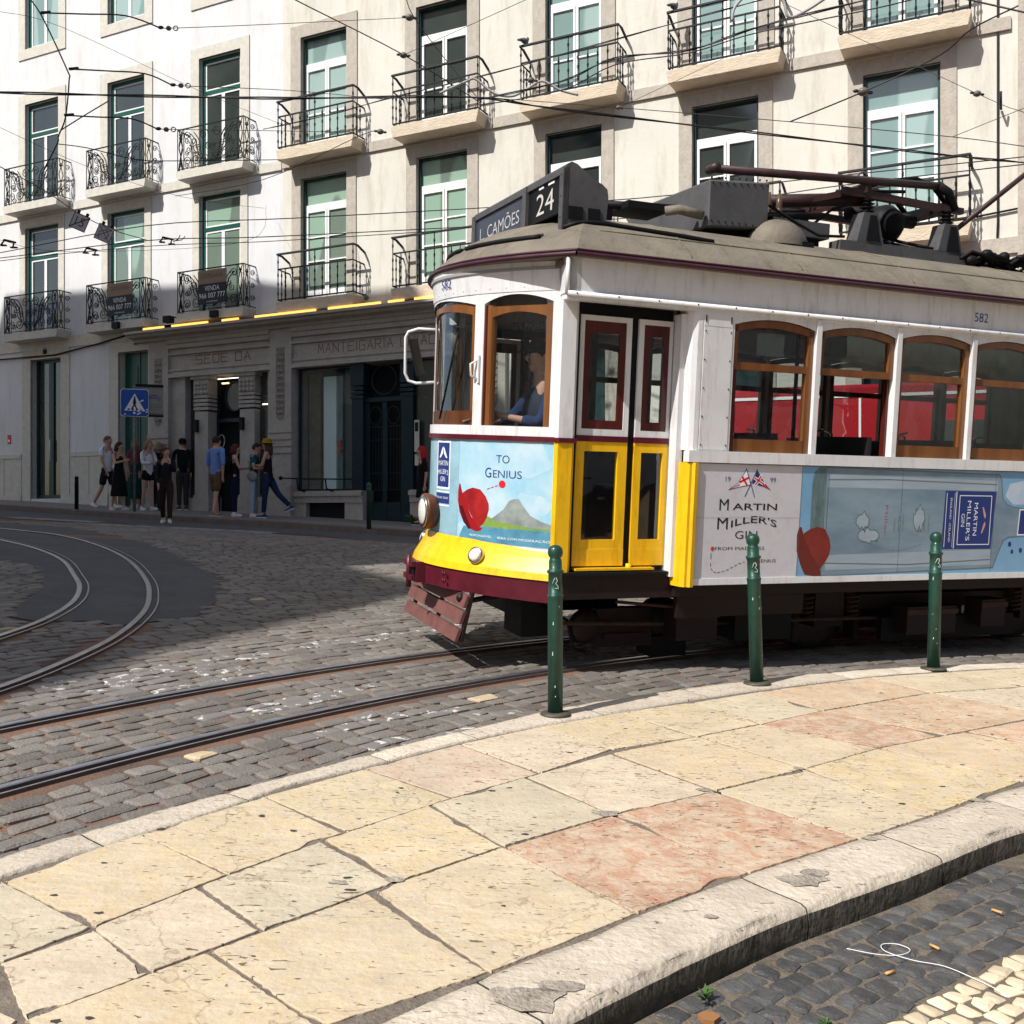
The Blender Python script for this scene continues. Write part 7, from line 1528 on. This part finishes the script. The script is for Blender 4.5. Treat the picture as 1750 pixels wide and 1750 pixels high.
    def face(b):
        T_=Matrix.Translation(ctr)@rot; b.T=T_; q=s
        b.ball((-.005*q,0,.015*q),(.098*q,.078*q,.112*q),skin,16,10); b.ball((.045*q,0,-.06*q),(.045*q,.045*q,.045*q),skin,10,6)
        b.tube([(.088*q,0,.035*q),(.112*q,0,-.005*q),(.095*q,0,-.02*q)],[.010*q,.017*q,.010*q],6,skin)
        for y in (.033,-.033): b.ball((.080*q,y*q,.025*q),(.012*q,.015*q,.010*q),m_wl,8,5); b.ball((.090*q,y*q,.025*q),(.005*q,.007*q,.007*q),m_blk,6,4); b.tube([(.092*q,y*q-.014*q,.045*q),(.094*q,y*q+.014*q,.046*q)],.004*q,4,mat('brow',(.04,.025,.02),.8))
        for y in (.080,-.080): b.ball((-.005*q,y*q,.005*q),(.022*q,.012*q,.032*q),skin,8,5)
        b.tube([(.083*q,-.022*q,-.045*q),(.090*q,0,-.047*q),(.083*q,.022*q,-.045*q)],.006*q,5,mat('lips',(.36,.12,.10),.5))
        b.T=None
        for k in (0,1):
            h=J['m%d'%k]; d=J['d%d'%k]; u=Vector((0,1,0)).cross(d).normalized(); v_=d.cross(u)
            sd=1 if k==0 else -1
            b.T=Matrix.Translation(h)@Matrix(((d.x,v_.x,u.x,0),(d.y,v_.y,u.y,0),(d.z,v_.z,u.z,0),(0,0,0,1)))
            for i,(off,L) in enumerate(((-.024,.060),(-.008,.070),(.008,.066),(.024,.052))): b.tube([(-.01*q,off*q*.3,off*q),(.02*q,off*q*.2,off*q),(.02*q+L*.5*q,.010*q*sd,off*q),(.02*q+L*.85*q,.026*q*sd,off*q)],[.010*q,.009*q,.008*q,.006*q],5,skin)
            b.tube([(-.03*q,0,.02*q),(-.01*q,.01*q*sd,.042*q),(.02*q,.018*q*sd,.052*q)],[.012*q,.010*q,.007*q],5,skin)
        b.T=None
    skin_mesh('body',vs,ed,rr,0,skin,t,2,squash=squash,extra=face)
    def C(c,name,r=.8): return mat(name+'_%02d%02d%02d'%tuple(int(x*99) for x in c),c,r,var=.15,vs=14,bump=.3,bs=25,spec=.08)
    # hair
    if hair:
        hm=C(hair,'hair',.6); b=MB(); b.T=Matrix.Translation(ctr)@rot; q=s
        vs_=[];fs_=[]; N=18
        for i in range(9):
            a=PI*.62*i/8
            for j in range(N):
                th=2*PI*j/N; fr=math.cos(th); a2=a*(1-.42*max(0,fr)); rr_=1.0+.05*noise.noise(Vector((i*.9,j*.8,H)))
                vs_.append((-.014*q+.108*q*rr_*math.sin(a2)*math.cos(th),.088*q*rr_*math.sin(a2)*math.sin(th),.022*q+.118*q*rr_*math.cos(a2)))
        for i in range(8):
            for j in range(N): fs_.append((i*N+j,i*N+(j+1)%N,(i+1)*N+(j+1)%N,(i+1)*N+j))
        b.add(vs_,fs_,hm,True)
        if hairlen:
            for k in range(9):
                a=-PI*.5-PI*.5+ (k-4)*.34; a=PI+(k-4)*.36; x,y_=-.01+.085*math.cos(a),.082*math.sin(a); b.tube([(x*q,y_*q,.05*q),(x*1.12*q,y_*1.1*q,-.05*q),((x*1.1-.01)*q,y_*1.05*q,(-.08-hairlen*.6)*q),(x*.95*q,y_*.9*q,(-.08-hairlen)*q)],[.03*q,.034*q,.028*q,.010*q],6,hm)
        b.build('hair',hm,t)
    if hat:
        hm=C(hat[1],'hat',.8); b=MB(); b.T=Matrix.Translation(ctr)@rot; q=s
        if hat[0]=='brim': b.lathe([(.175*q,.045*q),(.17*q,.055*q),(.112*q,.06*q),(.108*q,.11*q),(.09*q,.15*q),(.03*q,.165*q),(.001,.165*q)],(-.01*q,0,0),n=20,m=hm)
        else:
            b.lathe([(.112*q,.035*q),(.113*q,.08*q),(.09*q,.13*q),(.04*q,.145*q),(.001,.147*q)],(-.01*q,0,0),n=18,m=hm,sc=(1,.85)); b.add([(.07*q,-.07*q,.045*q),(.17*q,-.045*q,.035*q),(.185*q,0,.032*q),(.17*q,.045*q,.035*q),(.07*q,.07*q,.045*q),(.07*q,-.07*q,.055*q),(.17*q,-.045*q,.043*q),(.185*q,0,.04*q),(.17*q,.045*q,.043*q),(.07*q,.07*q,.055*q)],[(0,1,2,3,4),(5,6,7,8,9),(0,1,6,5),(1,2,7,6),(2,3,8,7),(3,4,9,8)],hm)
        b.build('hat',hm,t)
    # clothes
    if top:
        tm=C(top,'top'); lo=.0
        base=J['pel']+Vector((0,0,.0*s)); vs=[J['pel']+Vector((0,0,-.13*s)),J['wa'],J['ch'],J['nb']+Vector((0,0,.005*s))]; rr=[.156*s,(.124 if female else .132)*s,(.135 if female else .150)*s,.085*s]; ed=[(0,1),(1,2),(2,3)]
        if sleeve>0:
            for k in (0,1):
                i=len(vs); e=J['s%d'%k]; el=J['e%d'%k]; wr=J['w%d'%k]; vs.append(e); rr.append(.062*s); ed.append((3,i))
                if sleeve<=.5: vs.append(e+(el-e)*(sleeve/.5)*.98); rr.append(.056*s); ed.append((i,i+1))
                else: vs+= [el,el+(wr-el)*((sleeve-.5)/.5)*.98]; rr+=[.052*s,.042*s]; ed+=[(i,i+1),(i+1,i+2)]
        skin_mesh('top',vs,ed,rr,0,tm,t,2,squash=lambda me:squash(me,1.0))
    if bottom:
        bm_=C(bottom,'trousers' if blen>.6 else 'shorts'); vs=[J['pel']+Vector((0,0,.12*s)),J['pel']+Vector((0,0,-.03*s))]; rr=[.118*s,.132*s]; ed=[(0,1)]
        for k in (0,1):
            i=len(vs); h,kn,an=J['h%d'%k],J['k%d'%k],J['a%d'%k]; vs.append(h+(kn-h)*.1); rr.append(.100*s); ed.append((1,i))
            if blen<=.5: vs.append(h+(kn-h)*(blen/.5)); rr.append((.085 if not female else .09)*s); ed.append((i,i+1))
            else: vs+=[kn,kn+(an-kn)*((blen-.5)/.5)*.97]; rr+=[.068*s,.055*s]; ed+=[(i,i+1),(i+1,i+2)]
        skin_mesh('trousers' if blen>.6 else 'shorts',vs,ed,rr,0,bm_,t,2,squash=lambda me:squash(me,1.0))
    if skirt:
        km=C(skirt[0],'skirt'); b=MB(); z0=J['wa'].z+.02*s; z1=skirt[1]*s; N=20; vs_=[];fs_=[]
        for i in range(7):
            u=i/6; z=z0+(z1-z0)*u; 
            for j in range(N):
                th=2*PI*j/N; w_=(.125+skirt[2]*u)*s*(1+.07*u*math.cos(5*th+1)); vs_.append((w_*.85*math.cos(th),w_*1.05*math.sin(th),z))
        for i in range(6):
            for j in range(N): fs_.append((i*N+j,i*N+(j+1)%N,(i+1)*N+(j+1)%N,(i+1)*N+j))
        b.add(vs_,fs_,km,True); b.build('skirt',km,t)
    if shoes:
        sm_=C(shoes,'shoe',.6); so_=mat('shoe_sole',(.7,.7,.7),.6)
        for k in (0,1):
            a=J['a%d'%k]; to=J['t%d'%k]; d=(to-a); d.z=d.z+.045*s; 
            yaw=math.atan2(d.y,d.x); pit=-math.atan2(d.z,math.hypot(d.x,d.y)); b=MB(); b.T=Matrix.Translation(a)@Matrix.Rotation(yaw,4,'Z')@Matrix.Rotation(pit,4,'Y'); q=s
            b.ball((.05*q,0,-.05*q),(.135*q,.045*q,.035*q),sm_,14,7); b.ball((-.015*q,0,-.025*q),(.055*q,.042*q,.055*q),sm_,10,6)
            b.box(-.07*q,.165*q,-.038*q,.038*q,-.088*q,-.068*q,so_); b.build('shoe',sm_,t)
    if bag:
        bm2=C(bag[0],'bag'); kind=bag[1]
        b=MB(); q=s
        if kind=='back': b.ball((J['ch'].x-.2*q,0,J['ch'].z-.05*q),(.10*q,.14*q,.21*q),bm2,14,9)
        if kind=='side': b.ball((.02*q,-.20*q,J['pel'].z+.02*q),(.13*q,.05*q,.12*q),bm2,12,7); b.tube([(.02*q,-.20*q,J['pel'].z+.1*q),(.10*q,-.02*q,J['ch'].z),(.02*q,.10*q,J['nb'].z),(-.12*q,-.02*q,J['ch'].z),(-.02*q,-.2*q,J['pel'].z+.1*q)],.010*q,5,bm2)
        b.build('bag',bm2,t)
    if tie:
        b=MB(); q=s; b.box(J['ch'].x+.10*q,J['ch'].x+.12*q,-.02*q,.02*q,J['wa'].z+.05*q,J['nb'].z,C(tie,'tie')); b.build('tie',m_blk,t)
    if extra: extra(t,J,s)
    return t
def at(x,y,yaw,up=.12): return Matrix.Translation((x,y,gz(x,y,up)))@Matrix.Rotation(R(yaw),4,'Z')
BK=(.012,.012,.014)
def place(px,d): return ((px-875)/1750*d,d)
def sunglasses(t,J,s):
    b=MB(); c=J['ch']; b.ball((c.x+.13*s,.01,c.z+.06*s),(.012*s,.035*s,.02*s),m_blk,8,5); b.build('sunglasses',m_blk,t)
x,y=place(183,24.7); person('man in a white T-shirt and dark shorts walking at the left end of the group',at(x,y,-20),1.74,legs=((18,8),(-14,20)),arms=((-14,8,14),(12,8,12)),hair=(.16,.08,.04),top=(.78,.78,.80),sleeve=.36,bottom=(.02,.02,.025),blen=.42,extra=sunglasses)
x,y=place(203,23.7); person('woman in a black sleeveless dress with a glass in her hand, second from the left',at(x,y,-30),1.56,female=True,legs=((8,4),(-8,8)),arms=((4,14,8),(35,14,70)),hair=(.05,.03,.02),hairlen=.04,top=BK,sleeve=0,skirt=(BK,.36,.10),shoes=(.6,.6,.6),head_turn=20)
x,y=place(231,25.2); person('person in a dark floral top standing behind the sign pole',at(x,y,80),1.68,female=True,hair=(.22,.13,.07),hairlen=.10,top=(.16,.05,.06),sleeve=.5,skirt=((.01,.05,.04),.25,.04),shoes=(.5,.5,.5))
x,y=place(253,24.2); person('woman in an open white shirt and black shorts, right of the sign pole',at(x,y,-35),1.64,female=True,legs=((5,0),(-6,4)),arms=((15,10,75),(20,10,70)),hair=(.30,.19,.10),hairlen=.03,top=(.70,.72,.76),sleeve=.95,bottom=BK,blen=.22,shoes=(.8,.8,.8),head_turn=15)
x,y=place(270,25.6); person('fair-haired person in a black jacket seen from behind, in the middle of the group',at(x,y,100),1.64,female=True,hair=(.28,.19,.12),hairlen=.02,top=BK,sleeve=1,bottom=BK,shoes=(.05,.05,.05))
x,y=place(284,20.7); person('woman in a dark jacket and brown trousers in the road, hand at her face',at(x,y,-75,.0),1.53,female=True,legs=((14,6),(-12,14)),arms=((35,5,115),(5,10,15)),hair=(.07,.035,.02),hairlen=.05,top=(.018,.018,.022),sleeve=1,bottom=(.035,.02,.018),shoes=(.85,.85,.85),head_turn=30,group='people on the far pavement')
x,y=place(312,25.4); person('man in a black cap and black jacket seen from behind',at(x,y,118),1.74,hair=(.03,.02,.015),top=BK,sleeve=1,bottom=(.045,.04,.035),shoes=(.07,.06,.05),hat=('cap',(.012,.014,.02)))
x,y=place(369,22.1); person('man in a light blue shirt and brown shorts seen from behind, facing the shop door',at(x,y,62),1.72,legs=((10,2),(-10,2)),arms=((5,10,35),(-6,10,14)),hair=(.04,.028,.02),top=(.17,.27,.58),sleeve=.6,bottom=(.13,.075,.045),blen=.46,shoes=(.30,.22,.15))
x,y=place(401,22.4); person('woman in black with a dark backpack, right of the man in the blue shirt',at(x,y,20),1.56,female=True,hair=(.10,.03,.02),hairlen=.05,arms=((22,8,70),(22,8,70)),top=BK,sleeve=0,bottom=(.012,.016,.045),shoes=(.75,.75,.78),bag=((.014,.014,.016),'back'))
x,y=place(433,22.4); person('person in a teal T-shirt and pale jeans facing the woman with the mustard hat',at(x,y,0),1.60,hair=(.04,.025,.02),arms=((12,4,78),(8,6,85)),top=(.01,.10,.13),sleeve=.3,bottom=(.36,.42,.52),shoes=(.7,.7,.75),bag=((.25,.24,.24),'side'),stoop=.05)
x,y=place(458,22.3); person('woman in a mustard hat, black top and dark jeans, one foot stretched back',at(x,y,172),1.68,female=True,legs=((6,2),(-30,16)),arms=((18,4,78),(12,8,85)),hair=(.09,.05,.03),hairlen=.16,top=BK,sleeve=0,bottom=(.015,.03,.075),shoes=(.03,.05,.15),hat=('brim',(.33,.19,.02)))
x,y=place(722,21.2); person('woman with long red hair in a short black dress beside the front of the tram',at(x,y,-165),1.62,female=True,legs=((6,0),(-5,2)),arms=((-8,12,14),(0,12,10)),hair=(.40,.03,.035),hairlen=.2,top=BK,sleeve=.5,skirt=(BK,.62,.045),shoes=(.03,.03,.03),head_turn=-15)
# driver at the controls, seen through the side windscreen
def paper(t,J,s):
    b=MB(); h=J['m0']; b.add([(h.x+.02,h.y+.02,h.z),(h.x+.22,h.y-.05,h.z-.05),(h.x+.20,h.y-.12,h.z-.06),(h.x+.0,h.y-.06,h.z)],[(0,1,2,3)],m_wl); b.build('paper',m_wl,t)
    b=MB(); b.ball((J['ch'].x,0,J['ch'].z-.08*s),(.135*s,.165*s,.24*s),mat('navy_waistcoat',(.008,.014,.03),.7),16,10); b.build('waistcoat',m_blk,t)
person('tram driver in a dark cap, blue shirt and navy waistcoat at the controls',TM@Matrix.Translation((1.31,.44,.60))@Matrix.Rotation(R(-6),4,'Z'),1.72,legs=((58,95),(58,95)),arms=((20,4,80),(38,6,38)),hair=(.03,.02,.015),top=(.03,.05,.13),sleeve=.8,bottom=(.012,.014,.03),shoes=BK,hat=('cap',(.012,.014,.025)),sit=True,tie=(.02,.02,.05),group=None,extra=paper)
b=MB(); b.T=TM; b.lathe([(.16,1.40),(.17,1.43),(.15,1.46)],(1.28,.44,0),n=18,m=m_blk); b.tube([(1.28,.44,.8),(1.28,.44,1.42)],.03,8,m_blk)
o=b.build('stool',m_blk); tag(o,'driver\'s black stool inside the cab','stool')
